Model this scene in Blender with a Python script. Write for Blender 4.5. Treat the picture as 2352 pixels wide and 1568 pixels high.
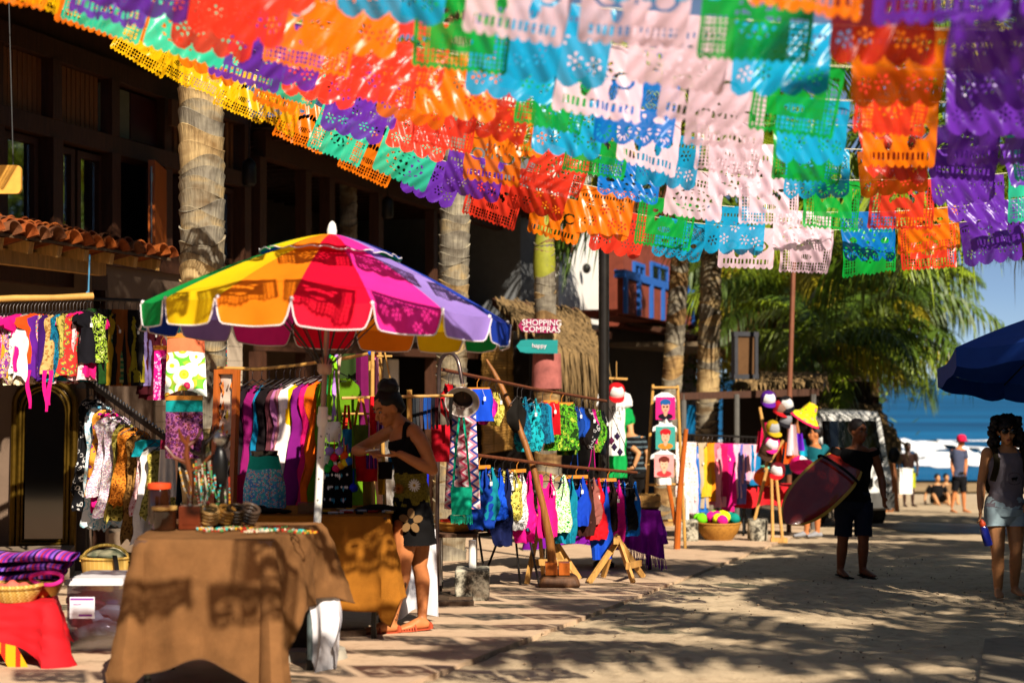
import bpy, bmesh, math, random
from mathutils import Vector, Matrix, noise
for o in list(bpy.data.objects): bpy.data.objects.remove(o)
sc = bpy.context.scene
COL = sc.collection
R = random.Random(11)
PI = math.pi
V = Vector

# ------------------------------------------------------------------ camera
CAMZ, SLOPE = 1.15, 0.06
cd = bpy.data.cameras.new('camera'); cam = bpy.data.objects.new('camera', cd); COL.objects.link(cam)
cam.location = (0, 0, CAMZ); cam.rotation_euler = (PI/2, 0, 0)
cd.lens = 50; cd.sensor_width = 36; cd.shift_y = 0.0361
cd.clip_start = 0.1; cd.clip_end = 60000
cd.dof.use_dof = True; cd.dof.focus_distance = 11.6; cd.dof.aperture_fstop = 1.6
sc.camera = cam
# ------------------------------------------------------------------ light
SUN_EL, SUN_AZ = math.radians(37), math.radians(24)      # sun behind the camera, a little to the right
sdir = V((math.sin(SUN_AZ)*math.cos(SUN_EL), -math.cos(SUN_AZ)*math.cos(SUN_EL), math.sin(SUN_EL)))
sd = bpy.data.lights.new('sun', 'SUN'); sun = bpy.data.objects.new('sun', sd); COL.objects.link(sun)
sd.energy = 5.0; sd.angle = math.radians(0.53); sd.color = (1.0, 0.9, 0.76)
sun.rotation_euler = sdir.to_track_quat('Z', 'Y').to_euler(); sun.location = sdir*60
w = bpy.data.worlds.new('World'); sc.world = w; w.use_nodes = True
nt = w.node_tree; nt.nodes.clear()
out = nt.nodes.new('ShaderNodeOutputWorld'); bg = nt.nodes.new('ShaderNodeBackground')
sky = nt.nodes.new('ShaderNodeTexSky'); sky.sky_type = 'NISHITA'; sky.sun_disc = False
sky.sun_elevation = SUN_EL; sky.sun_rotation = PI - SUN_AZ; sky.air_density = 0.4; sky.dust_density = 0.0; sky.ozone_density = 2.0
tc = nt.nodes.new('ShaderNodeTexCoord'); mp = nt.nodes.new('ShaderNodeMapping'); mp.inputs['Scale'].default_value = (3, 3, 9)
nz = nt.nodes.new('ShaderNodeTexNoise'); nz.inputs['Scale'].default_value = 1.6; nz.inputs['Detail'].default_value = 7
cr = nt.nodes.new('ShaderNodeValToRGB'); cr.color_ramp.elements[0].color = (.1, .1, .1, 1); cr.color_ramp.elements[0].position = 0.42; cr.color_ramp.elements[1].position = 0.75
cr.color_ramp.elements[1].color = (0.4, 0.4, 0.4, 1)
mx = nt.nodes.new('ShaderNodeMix'); mx.data_type = 'RGBA'; mx.inputs[7].default_value = (4.6, 5.9, 7.4, 1)
L = nt.links.new
L(tc.outputs['Generated'], mp.inputs[0]); L(mp.outputs[0], nz.inputs['Vector']); L(nz.outputs[0], cr.inputs[0])
L(cr.outputs[0], mx.inputs[0]); L(sky.outputs[0], mx.inputs[6]); L(mx.outputs[2], bg.inputs[0]); L(bg.outputs[0], out.inputs[0])
bg.inputs[1].default_value = 0.05
sc.render.engine = 'CYCLES'
sc.view_settings.view_transform = 'Standard'; sc.view_settings.look = 'None'
sc.view_settings.exposure = 0.8; sc.view_settings.gamma = 1; sc.view_settings.use_curve_mapping = False
cy = sc.cycles
cy.use_denoising = True
try: cy.denoiser = 'OPENIMAGEDENOISE'
except Exception: pass
cy.max_bounces = 7; cy.diffuse_bounces = 1; cy.glossy_bounces = 2; cy.transmission_bounces = 4; cy.transparent_max_bounces = 16
cy.sample_clamp_indirect = 6; cy.caustics_reflective = False; cy.caustics_refractive = False

# ------------------------------------------------------------------ coordinates (u, v: photograph at 2352 px wide)
def P(u, v, d): return V(((u-1176)/3267*d, d, CAMZ-(v-869)/3267*d))
def G(y): return -SLOPE*y
def gd(v): return 3757.0/(v-1065)
def GP(u, v): return P(u, v, gd(v))
def X(u, d): return (u-1176)/3267*d
def Z(v, d): return CAMZ-(v-869)/3267*d
def ordn(i): return ['first','second','third','fourth','fifth','sixth','seventh','eighth','ninth','tenth','eleventh','twelfth','thirteenth','fourteenth','fifteenth','sixteenth','seventeenth','eighteenth','nineteenth','twentieth','twenty-first','twenty-second','twenty-third','twenty-fourth','twenty-fifth','twenty-sixth','twenty-seventh','twenty-eighth','twenty-ninth','thirtieth'][i]

# ------------------------------------------------------------------ mesh builder
class MB:
    def __init__(s): s.v, s.f, s.m = [], [], []
    def add(s, vs, fs, mi=0):
        b = len(s.v); s.v += [V(p) for p in vs]
        for f in fs: s.f.append(tuple(i+b for i in f)); s.m.append(mi)
    def box(s, c, size, rot=None, mi=0):
        hx, hy, hz = size[0]/2, size[1]/2, size[2]/2
        c = V(c); vs = [V((x, y, z)) for z in (-hz, hz) for y in (-hy, hy) for x in (-hx, hx)]
        if rot is not None: vs = [rot @ p for p in vs]
        s.add([p+c for p in vs], [(0,2,3,1),(4,5,7,6),(0,1,5,4),(2,6,7,3),(0,4,6,2),(1,3,7,5)], mi)
    def hexa(s, lo, hi, mi=0):      # two quads (lists of 4 points)
        s.add(list(lo)+list(hi), [(3,2,1,0),(4,5,6,7),(0,1,5,4),(1,2,6,5),(2,3,7,6),(3,0,4,7)], mi)
    def bar(s, a, b, w, h, mi=0, up=(0,0,1)):     # rectangular bar from a to b
        a, b = V(a), V(b); d = (b-a); l = d.length; d.normalize()
        x = d.cross(V(up)); 
        if x.length < 1e-4: x = d.cross(V((1,0,0)))
        x.normalize(); y = x.cross(d)
        q = [x*w/2+y*h/2, x*-w/2+y*h/2, x*-w/2-y*h/2, x*w/2-y*h/2]
        s.hexa([a+p for p in q], [b+p for p in q], mi)
    def tube(s, pts, rad, n=8, mi=0, cap=True, ref=None):
        pts = [V(p) for p in pts]; k = len(pts)
        if not isinstance(rad, list): rad = [rad]*k
        if len(rad) < k: rad = rad+[rad[-1]]*(k-len(rad))
        b = len(s.v); prev = None
        for i, p in enumerate(pts):
            t = (pts[min(i+1, k-1)]-pts[max(i-1, 0)])
            if t.length < 1e-9: t = V((0,0,1))
            t.normalize()
            if ref is not None: a = V(ref)-t*V(ref).dot(t)
            elif prev is not None: a = prev-t*prev.dot(t)
            else: a = t.orthogonal()
            if a.length < 1e-6: a = t.orthogonal()
            a.normalize(); prev = a; c = t.cross(a)
            r = rad[i]; ra, rb = (r if isinstance(r, (tuple, list)) else (r, r))
            for j in range(n):
                th = 2*PI*j/n
                s.v.append(p+a*ra*math.cos(th)+c*rb*math.sin(th))
        for i in range(k-1):
            for j in range(n):
                j2 = (j+1) % n
                s.f.append((b+i*n+j, b+i*n+j2, b+(i+1)*n+j2, b+(i+1)*n+j)); s.m.append(mi)
        if cap:
            s.f.append(tuple(b+j for j in reversed(range(n)))); s.m.append(mi)
            s.f.append(tuple(b+(k-1)*n+j for j in range(n))); s.m.append(mi)
    def lathe(s, prof, n=16, org=(0,0,0), mi=0, cap=True, fn=None):
        b = len(s.v); org = V(org); k = len(prof)
        for r, z in prof:
            for j in range(n):
                th = 2*PI*j/n; rr = r*(fn(th, z) if fn else 1)
                s.v.append(org+V((rr*math.cos(th), rr*math.sin(th), z)))
        for i in range(k-1):
            for j in range(n):
                j2 = (j+1) % n
                s.f.append((b+i*n+j, b+i*n+j2, b+(i+1)*n+j2, b+(i+1)*n+j)); s.m.append(mi)
        if cap:
            s.f.append(tuple(b+j for j in reversed(range(n)))); s.m.append(mi)
            s.f.append(tuple(b+(k-1)*n+j for j in range(n))); s.m.append(mi)
    def ball(s, c, r, n=10, mi=0, rot=None):
        c = V(c); r = r if isinstance(r, (tuple, list)) else (r, r, r)
        k = max(4, n//2+1); vs = []; fs = []
        for i in range(k+1):
            ph = PI*i/k
            for j in range(n):
                th = 2*PI*j/n
                p = V((r[0]*math.sin(ph)*math.cos(th), r[1]*math.sin(ph)*math.sin(th), -r[2]*math.cos(ph)))
                vs.append(c+(rot @ p if rot else p))
        for i in range(k):
            for j in range(n):
                j2 = (j+1) % n
                if i == 0: fs.append((j, n+j2, n+j)) if False else fs.append((i*n+j, (i+1)*n+j2, (i+1)*n+j)[::-1])
                elif i == k-1: fs.append((i*n+j, i*n+j2, (i+1)*n+j))
                else: fs.append((i*n+j, i*n+j2, (i+1)*n+j2, (i+1)*n+j))
        s.add(vs, fs, mi)
    def grid(s, fn, nu, nv, mi=0, keep=None):
        b = len(s.v)
        for i in range(nv+1):
            for j in range(nu+1): s.v.append(V(fn(j/nu, i/nv)))
        for i in range(nv):
            for j in range(nu):
                if keep and not keep((j+.5)/nu, (i+.5)/nv): continue
                s.f.append((b+i*(nu+1)+j, b+(i+1)*(nu+1)+j, b+(i+1)*(nu+1)+j+1, b+i*(nu+1)+j+1))
                s.m.append(mi(( j+.5)/nu, (i+.5)/nv) if callable(mi) else mi)
    def slab(s, poly, thick, mi=0):   # planar polygon (3d points) with thickness vector
        t = V(thick); n = len(poly); a = [V(p) for p in poly]
        s.add(a+[p+t for p in a], [tuple(range(n)), tuple(range(2*n-1, n-1, -1))]+[(i, i+n, (i+1) % n+n, (i+1) % n) for i in range(n)], mi)
    def mesh(s, name, mats, org=None, smooth=True, ang=40):
        vs = s.v
        if org is not None: o = V(org); vs = [p-o for p in vs]
        me = bpy.data.meshes.new(name)
        me.from_pydata([tuple(p) for p in vs], [], s.f)
        mats = mats if isinstance(mats, (list, tuple)) else [mats]
        for m in mats: me.materials.append(m)
        me.polygons.foreach_set('material_index', s.m)
        me.validate(); me.update()
        if smooth:
            me.polygons.foreach_set('use_smooth', [True]*len(me.polygons))
            me.set_sharp_from_angle(angle=math.radians(ang))
        return me
    def build(s, name, mats, parent=None, org=None, smooth=True, ang=40):
        me = s.mesh(name, mats, org, smooth, ang)
        o = bpy.data.objects.new(name, me); COL.objects.link(o)
        if parent is not None:
            o.parent = parent
            if org is not None: o.location = V(org)-wloc(parent)
        elif org is not None: o.location = org
        return o
def wloc(o):
    l = V(o.location)
    while o.parent: o = o.parent; l = l+V(o.location)
    return l
def put(name, me, parent=None, loc=(0,0,0), rz=0, rot=None, scale=None):
    o = bpy.data.objects.new(name, me); COL.objects.link(o)
    if parent: o.parent = parent
    o.location = loc; o.rotation_euler = rot if rot is not None else (0, 0, rz)
    if scale is not None: o.scale = scale
    return o
def tag(o, label, cat, group=None):
    o['label'] = label; o['category'] = cat
    if group: o['group'] = group
    return o
def kind(o, k): o['kind'] = k; return o
def empty(name, loc, label=None, cat=None, group=None, rz=0):
    o = bpy.data.objects.new(name, None); COL.objects.link(o); o.location = loc; o.rotation_euler = (0, 0, rz)
    o.empty_display_size = .1
    if label: tag(o, label, cat, group)
    return o
def copy_tree(o, parent=None):
    kids = [c for c in bpy.data.objects if c.parent == o]
    c = o.copy(); COL.objects.link(c)
    if parent: c.parent = parent
    for k in kids: copy_tree(k, c)
    return c
def Rz(a): return Matrix.Rotation(a, 3, 'Z')
def Rx(a): return Matrix.Rotation(a, 3, 'X')
def Ry(a): return Matrix.Rotation(a, 3, 'Y')
def sm(a, b, x): t = min(1, max(0, (x-a)/(b-a))); return t*t*(3-2*t)

# ------------------------------------------------------------------ materials
def H(h):
    h = h.lstrip('#'); c = [int(h[i:i+2], 16)/255 for i in (0, 2, 4)]
    return tuple(x/12.92 if x <= .04045 else ((x+.055)/1.055)**2.4 for x in c)
def mulc(c, k): return tuple(min(1, x*k) for x in c)+(1,)
MATS = {}
def newmat(name):
    m = bpy.data.materials.new(name); m.use_nodes = True; nt = m.node_tree
    nt.nodes.clear(); out = nt.nodes.new('ShaderNodeOutputMaterial')
    return m, nt, out
def N(nt, t, **kw):
    n = nt.nodes.new(t)
    for k, v in kw.items(): setattr(n, k, v)
    return n
def M(name, col, rough=.65, var=.18, vs=7, bump=0, bs=60, spec=.3, metal=0, transl=0, stretch=None, coat=0):
    if name in MATS: return MATS[name]
    if isinstance(col, str): col = H(col)
    m, nt, out = newmat(name); L = nt.links.new
    b = N(nt, 'ShaderNodeBsdfPrincipled')
    b.inputs['Roughness'].default_value = rough; b.inputs['Metallic'].default_value = metal
    b.inputs['Specular IOR Level'].default_value = spec; b.inputs['Coat Weight'].default_value = coat
    tc = N(nt, 'ShaderNodeTexCoord'); src = tc.outputs['Object']
    if stretch:
        mp = N(nt, 'ShaderNodeMapping'); mp.inputs['Scale'].default_value = stretch; L(src, mp.inputs[0]); src = mp.outputs[0]
    nz = N(nt, 'ShaderNodeTexNoise'); nz.inputs['Scale'].default_value = vs; nz.inputs['Detail'].default_value = 6; nz.inputs['Roughness'].default_value = .65
    L(src, nz.inputs['Vector'])
    rp = N(nt, 'ShaderNodeValToRGB'); e = rp.color_ramp.elements
    e[0].position = .3; e[1].position = .72; e[0].color = mulc(col, 1-var); e[1].color = mulc(col, 1+var)
    L(nz.outputs[0], rp.inputs[0]); L(rp.outputs[0], b.inputs['Base Color'])
    if bump:
        n2 = N(nt, 'ShaderNodeTexNoise'); n2.inputs['Scale'].default_value = bs; n2.inputs['Detail'].default_value = 4; L(src, n2.inputs['Vector'])
        bp = N(nt, 'ShaderNodeBump'); bp.inputs['Strength'].default_value = bump; bp.inputs['Distance'].default_value = .01
        L(n2.outputs[0], bp.inputs['Height']); L(bp.outputs[0], b.inputs['Normal'])
    if transl:
        tr = N(nt, 'ShaderNodeBsdfTranslucent'); L(rp.outputs[0], tr.inputs[0])
        ms = N(nt, 'ShaderNodeMixShader'); ms.inputs[0].default_value = transl
        L(b.outputs[0], ms.inputs[1]); L(tr.outputs[0], ms.inputs[2]); L(ms.outputs[0], out.inputs[0])
    else: L(b.outputs[0], out.inputs[0])
    MATS[name] = m; return m
def C(col, name=None):            # plain cloth
    return M('cloth_'+(name or col.strip('#')), col, rough=.85, var=.12, vs=12, bump=.15, bs=180, spec=.15, transl=.12)
def PAT(name, knd, cols, scale=18, transl=.1, stretch=(1,1,1), thr=None):
    if name in MATS: return MATS[name]
    cols = [H(c) if isinstance(c, str) else c for c in cols]
    m, nt, out = newmat(name); L = nt.links.new
    if knd in ('paisley', 'floral') and name not in ('big_flower_print', 'neon_weave'): scale *= 1.55
    b = N(nt, 'ShaderNodeBsdfPrincipled'); b.inputs['Roughness'].default_value = .85; b.inputs['Specular IOR Level'].default_value = .15
    tc = N(nt, 'ShaderNodeTexCoord'); mp = N(nt, 'ShaderNodeMapping'); mp.inputs['Scale'].default_value = stretch
    L(tc.outputs['Object'], mp.inputs[0]); src = mp.outputs[0]
    rp = N(nt, 'ShaderNodeValToRGB'); rp.color_ramp.interpolation = 'CONSTANT'
    def ramp(pos):
        e = rp.color_ramp.elements
        while len(e) < len(cols): e.new(.5)
        for i, c in enumerate(cols):
            e[i].position = pos[i]; e[i].color = tuple(c)+(1,)
    if knd in ('floral', 'paisley', 'dots'):
        if knd == 'paisley':
            nz = N(nt, 'ShaderNodeTexNoise'); nz.inputs['Scale'].default_value = scale*.7; L(src, nz.inputs['Vector'])
            sb = N(nt, 'ShaderNodeVectorMath', operation='SUBTRACT'); sb.inputs[1].default_value = (.5,.5,.5); L(nz.outputs['Color'], sb.inputs[0])
            scn = N(nt, 'ShaderNodeVectorMath', operation='SCALE'); scn.inputs['Scale'].default_value = 1.6/scale; L(sb.outputs[0], scn.inputs[0])
            ad = N(nt, 'ShaderNodeVectorMath', operation='ADD'); L(src, ad.inputs[0]); L(scn.outputs[0], ad.inputs[1]); src = ad.outputs[0]
        vo = N(nt, 'ShaderNodeTexVoronoi'); vo.inputs['Scale'].default_value = scale; L(src, vo.inputs['Vector'])
        L(vo.outputs['Distance'], rp.inputs[0]); k = len(cols)
        ramp(thr or ([0,.16,.3,.42,.55,.65][:k] if knd != 'dots' else [0,.28,.4,.5][:k]))
        if knd == 'floral' and k > 3:
            hs = N(nt, 'ShaderNodeHueSaturation'); sx = N(nt, 'ShaderNodeSeparateColor'); L(vo.outputs['Color'], sx.inputs[0])
            mr = N(nt, 'ShaderNodeMapRange'); mr.inputs[3].default_value = .42; mr.inputs[4].default_value = .58; L(sx.outputs[0], mr.inputs[0])
            L(mr.outputs[0], hs.inputs['Hue']); L(rp.outputs[0], hs.inputs['Color']); L(hs.outputs[0], b.inputs['Base Color'])
        else: L(rp.outputs[0], b.inputs['Base Color'])
    elif knd == 'stripe':
        sx = N(nt, 'ShaderNodeSeparateXYZ'); L(src, sx.inputs[0])
        ml = N(nt, 'ShaderNodeMath', operation='MULTIPLY'); ml.inputs[1].default_value = scale; L(sx.outputs[0], ml.inputs[0])
        fr = N(nt, 'ShaderNodeMath', operation='FRACT'); L(ml.outputs[0], fr.inputs[0]); L(fr.outputs[0], rp.inputs[0])
        k = len(cols); ramp(thr or [i/k for i in range(k)]); L(rp.outputs[0], b.inputs['Base Color'])
    elif knd == 'hstripe':
        sx = N(nt, 'ShaderNodeSeparateXYZ'); L(src, sx.inputs[0])
        ml = N(nt, 'ShaderNodeMath', operation='MULTIPLY'); ml.inputs[1].default_value = scale; L(sx.outputs[2], ml.inputs[0])
        fr = N(nt, 'ShaderNodeMath', operation='FRACT'); L(ml.outputs[0], fr.inputs[0]); L(fr.outputs[0], rp.inputs[0])
        k = len(cols); ramp(thr or [i/k for i in range(k)]); L(rp.outputs[0], b.inputs['Base Color'])
    elif knd == 'zig':               # rows of zigzags running down the cloth
        sx = N(nt, 'ShaderNodeSeparateXYZ'); L(src, sx.inputs[0])
        def mth(op, a, bb):
            n = N(nt, 'ShaderNodeMath', operation=op)
            for i, q in enumerate((a, bb)):
                if q is None: continue
                if isinstance(q, (int, float)): n.inputs[i].default_value = q
                else: L(q, n.inputs[i])
            return n.outputs[0]
        tri = mth('ABSOLUTE', mth('SUBTRACT', mth('FRACT', mth('MULTIPLY', sx.outputs[2], scale), None), .5), None)
        t2 = mth('FRACT', mth('ADD', mth('MULTIPLY', sx.outputs[0], scale*.5), mth('MULTIPLY', tri, .7)), None)
        L(t2, rp.inputs[0]); k = len(cols); ramp(thr or [i/k for i in range(k)]); L(rp.outputs[0], b.inputs['Base Color'])
    else:                            # speck / batik
        nz = N(nt, 'ShaderNodeTexNoise'); nz.inputs['Scale'].default_value = scale; nz.inputs['Detail'].default_value = 3; L(src, nz.inputs['Vector'])
        L(nz.outputs[0], rp.inputs[0]); k = len(cols); ramp(thr or ([0,.45,.52,.6,.68][:k])); L(rp.outputs[0], b.inputs['Base Color'])
    tr = N(nt, 'ShaderNodeBsdfTranslucent'); L(b.inputs['Base Color'].links[0].from_socket, tr.inputs[0])
    ms = N(nt, 'ShaderNodeMixShader'); ms.inputs[0].default_value = transl
    L(b.outputs[0], ms.inputs[1]); L(tr.outputs[0], ms.inputs[2]); L(ms.outputs[0], out.inputs[0])
    MATS[name] = m; return m
def glassmat(name, tint=(.9,.95,.95), rough=.05, mixf=.25):
    if name in MATS: return MATS[name]
    m, nt, out = newmat(name); L = nt.links.new
    t = N(nt, 'ShaderNodeBsdfTransparent'); t.inputs[0].default_value = tuple(tint)+(1,)
    g = N(nt, 'ShaderNodeBsdfGlossy'); g.inputs['Roughness'].default_value = rough
    ms = N(nt, 'ShaderNodeMixShader'); ms.inputs[0].default_value = mixf
    L(t.outputs[0], ms.inputs[1]); L(g.outputs[0], ms.inputs[2]); L(ms.outputs[0], out.inputs[0]); MATS[name] = m; return m
WOODK = dict(rough=.6, var=.35, vs=5, bump=.4, bs=25, stretch=(6, 6, .6))
DARKWOOD = M('dark_wood', '#452818', **WOODK)
MIDWOOD = M('brown_wood', '#7a4a22', **WOODK)
REDWOOD = M('varnished_wood', '#a8551c', rough=.35, var=.3, vs=5, stretch=(6,6,.6))
PINE = M('pine_wood', '#c08f4c', **WOODK)
BAMBOO = M('bamboo', '#b98a45', rough=.45, var=.25, vs=6)
BLACK = M('black_plastic', '#0b0a0a', rough=.35, var=.1)
IRON = M('dark_iron', '#191513', rough=.45, var=.3, vs=14, bump=.2)
STEEL = M('steel', '#8f8f8f', rough=.3, metal=1, var=.1)
RUST = M('rusty_bar', '#6e3c24', rough=.6, var=.35, vs=30, metal=.3)
WHITEP = M('white_paint', '#e6e2da', rough=.4, var=.05)
CONCRETE = M('concrete', '#a39b8b', rough=.9, var=.2, vs=9, bump=.4, bs=50)
# ================================================================== SETTING: ground, pavement, beach, sea
def ground_mat(name, c1, c2, c3, sc1=1.2, sc2=9, bump=.5):
    m, nt, out = newmat(name); L = nt.links.new
    b = N(nt, 'ShaderNodeBsdfPrincipled'); b.inputs['Roughness'].default_value = .92; b.inputs['Specular IOR Level'].default_value = .15
    tc = N(nt, 'ShaderNodeTexCoord')
    a = N(nt, 'ShaderNodeTexNoise'); a.inputs['Scale'].default_value = sc1; a.inputs['Detail'].default_value = 8; a.inputs['Roughness'].default_value = .7; L(tc.outputs['Object'], a.inputs['Vector'])
    c = N(nt, 'ShaderNodeTexNoise'); c.inputs['Scale'].default_value = sc2; c.inputs['Detail'].default_value = 8; c.inputs['Roughness'].default_value = .75; L(tc.outputs['Object'], c.inputs['Vector'])
    r1 = N(nt, 'ShaderNodeValToRGB'); r1.color_ramp.elements[0].color = H(c1)+(1,); r1.color_ramp.elements[1].color = H(c2)+(1,); r1.color_ramp.elements[0].position = .35; r1.color_ramp.elements[1].position = .68; L(a.outputs[0], r1.inputs[0])
    r2 = N(nt, 'ShaderNodeValToRGB'); r2.color_ramp.elements[0].position = .5; r2.color_ramp.elements[1].position = .75; L(c.outputs[0], r2.inputs[0])
    mx = N(nt, 'ShaderNodeMix', data_type='RGBA'); mx.inputs[7].default_value = H(c3)+(1,); L(r2.outputs[0], mx.inputs[0]); L(r1.outputs[0], mx.inputs[6])
    L(mx.outputs[2], b.inputs['Base Color'])
    n2 = N(nt, 'ShaderNodeTexNoise'); n2.inputs['Scale'].default_value = 45; n2.inputs['Detail'].default_value = 6; L(tc.outputs['Object'], n2.inputs['Vector'])
    bp = N(nt, 'ShaderNodeBump'); bp.inputs['Strength'].default_value = bump; bp.inputs['Distance'].default_value = .012; L(n2.outputs[0], bp.inputs['Height']); L(bp.outputs[0], b.inputs['Normal'])
    L(b.outputs[0], out.inputs[0]); return m
STREETM = ground_mat('sandy_cobbles', '#b39d80', '#c9b392', '#8d775d', 1.3, 7)
PAVEM = ground_mat('pinkish_concrete', '#c0a184', '#cfb292', '#a0846a', .8, 5, .3)
SANDM = ground_mat('wet_sand', '#8f7450', '#b0956b', '#7a6346', .3, 3, .3)

def seq(a, b, st):
    n = max(1, int(round((b-a)/st))); return [a+(b-a)*i/n for i in range(n)]
xs = seq(-90, -16, 9)+seq(-16, -3.2, .8)+seq(-3.2, 5.2, .065)+seq(5.2, 12, .4)+seq(12, 120, 9)+[120]
ys = seq(-40, 3, 4)+seq(3, 6.4, .3)+seq(6.4, 14.5, .06)+seq(14.5, 26, .12)+seq(26, 84, 2)+[84]
mb = MB(); nx = len(xs); SWE0 = -2.95
for y in ys:
    for x in xs:
        z = G(y)
        if -3.3 < x < 5.3 and 6 < y < 26.2:
            f = min(1, (x+3.3)*4, (5.3-x)*4, (y-6)*2, (26.2-y)*.5)
            dd = noise.voronoi(V((x*5.2, y*5.2, 0)))[0]
            z += f*(.016*min(1, (dd[1]-dd[0])*3.0)-.014+.008*noise.noise(V((x*1.3, y*1.3, 3)))+.004*noise.noise(V((x*9, y*9, 1))))
        if x-.33*y < SWE0: z = G(y)-.08*min(1, (SWE0-x+.33*y)/.12)+(z-G(y))*max(0, 1-(SWE0-x+.33*y)/.12)
        mb.v.append(V((x, y, z)))
for i in range(len(ys)-1):
    for j in range(nx-1):
        mb.f.append((i*nx+j, i*nx+j+1, (i+1)*nx+j+1, (i+1)*nx+j)); mb.m.append(0)
kind(mb.build('street', STREETM, ang=180), 'structure')
# raised pavement along the shops, with an edge and cut joints between its slabs
SWE = -2.95
def SG(y): return G(y)+.02
pave = empty('pavement', (0, 0, 0)); kind(pave, 'structure')
mb = MB()
y = 4.0; k = 0
while y < 62:
    t0 = SWE
    for j in range(5):
        wdt = 2.2
        a0, a1 = t0-j*wdt-.004, t0-(j+1)*wdt+.004
        l = 3.0; b0, b1 = y+.004, y+l-.004
        dz = R.uniform(-.002, .002)
        lo = [V((a0+.33*b0, b0, SG(b0)-.2)), V((a1+.33*b0, b0, SG(b0)-.2)), V((a1+.33*b1, b1, SG(b1)-.2)), V((a0+.33*b1, b1, SG(b1)-.2))]
        one = MB(); one.hexa([lo[i] for i in (0, 3, 2, 1)], [lo[i]+V((0, 0, .2+dz)) for i in (0, 3, 2, 1)])
        if y < 26 and j < 4:
            one.build('paving_slab', PAVEM, pave, smooth=False)
        else: mb.add(one.v, one.f)
    y += 3.0
kind(mb.build('paving_slabs', PAVEM, pave, smooth=False), 'stuff')
# smooth concrete patch, bottom right
mb = MB(); q = [(2262, 1475), (2700, 1440), (2900, 1700), (2240, 1640)]
qp = [V((X(u, gd(v)), gd(v), G(gd(v))-.1)) for u, v in q]
mb.hexa(qp, [p+V((0, 0, .125)) for p in qp])
kind(mb.build('concrete_slab', ground_mat('grey_concrete', '#8a7c69', '#9c8d77', '#6f6252', .9, 6, .2), smooth=False), 'structure')
# beach and sea
SEAZ = -4.85
mb = MB()
mb.grid(lambda a, b: V((-60+a*260, 56+b*60, (G(56+b*60)+.05+.05*noise.noise(V((a*40, b*12, 0)))) if 56+b*60 < 90 else SEAZ-.3-(b*60-34)*.02)), 60, 30)
kind(mb.build('beach', SANDM), 'structure')
def seamat():
    m, nt, out = newmat('sea_water'); L = nt.links.new
    b = N(nt, 'ShaderNodeBsdfPrincipled'); b.inputs['Roughness'].default_value = .5; b.inputs['Specular IOR Level'].default_value = .12
    tc = N(nt, 'ShaderNodeTexCoord'); mp = N(nt, 'ShaderNodeMapping'); mp.inputs['Scale'].default_value = (.012, .035, 1)
    L(tc.outputs['Object'], mp.inputs[0])
    n = N(nt, 'ShaderNodeTexNoise'); n.inputs['Scale'].default_value = 1; n.inputs['Detail'].default_value = 8; L(mp.outputs[0], n.inputs['Vector'])
    r = N(nt, 'ShaderNodeValToRGB'); e = r.color_ramp.elements
    e[0].position = .35; e[0].color = H('#024066')+(1,); e[1].position = .68; e[1].color = H('#0a5f8c')+(1,); L(n.outputs[0], r.inputs[0])
    L(r.outputs[0], b.inputs['Base Color'])
    n2 = N(nt, 'ShaderNodeTexNoise'); n2.inputs['Scale'].default_value = 6; n2.inputs['Detail'].default_value = 5; L(mp.outputs[0], n2.inputs['Vector'])
    bp = N(nt, 'ShaderNodeBump'); bp.inputs['Strength'].default_value = .6; bp.inputs['Distance'].default_value = 1; L(n2.outputs[0], bp.inputs['Height']); L(bp.outputs[0], b.inputs['Normal'])
    L(b.outputs[0], out.inputs[0]); return m
mb = MB()
mb.grid(lambda a, b: V(((a-.5)*2*(600+24000*b**3), 84+28000*b**3+400*b, SEAZ)), 24, 60)
kind(mb.build('sea', seamat()), 'structure')
FOAM = M('sea_foam', '#f2f3f2', rough=.9, var=.06, vs=.8)
mb = MB()
def foam(a, b):
    x = -50+a*240; y = 94+b*27+3*noise.noise(V((x*.05, 0, 5)))
    h = -.12+1.1*math.exp(-((b-.55)/.25)**2)*(.55+.9*noise.noise(V((x*.11, b*2, 1))))+.7*abs(noise.noise(V((x*.35, y*.4, 2))))
    return V((x, y, SEAZ+.03+max(0, h)*sm(0, .12, b)*sm(0, .2, 1-b)))
mb.grid(foam, 260, 30, 0, lambda a, b: noise.noise(V((a*60, b*4, 4)))+.5*noise.noise(V((a*200, b*9, 1)))*1.2+.7*noise.noise(V((a*420, b*22, 3)))+1.3*min(b, 1-b)**.7 > .34)
kind(mb.build('surf_foam', FOAM), 'structure')
mb = MB()
mb.grid(lambda a, b: V((-50+a*240, 132+b*6+4*noise.noise(V((a*14, 0, 8))), SEAZ+.03+.7*math.sin(PI*b)*max(0, noise.noise(V((a*9, b, 3)))+.1))), 220, 8, 0, lambda a, b: noise.noise(V((a*40, b*2, 9)))+.4*noise.noise(V((a*150, b*5, 2))) > .12)
kind(mb.build('wave_crest', FOAM), 'structure')

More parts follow.
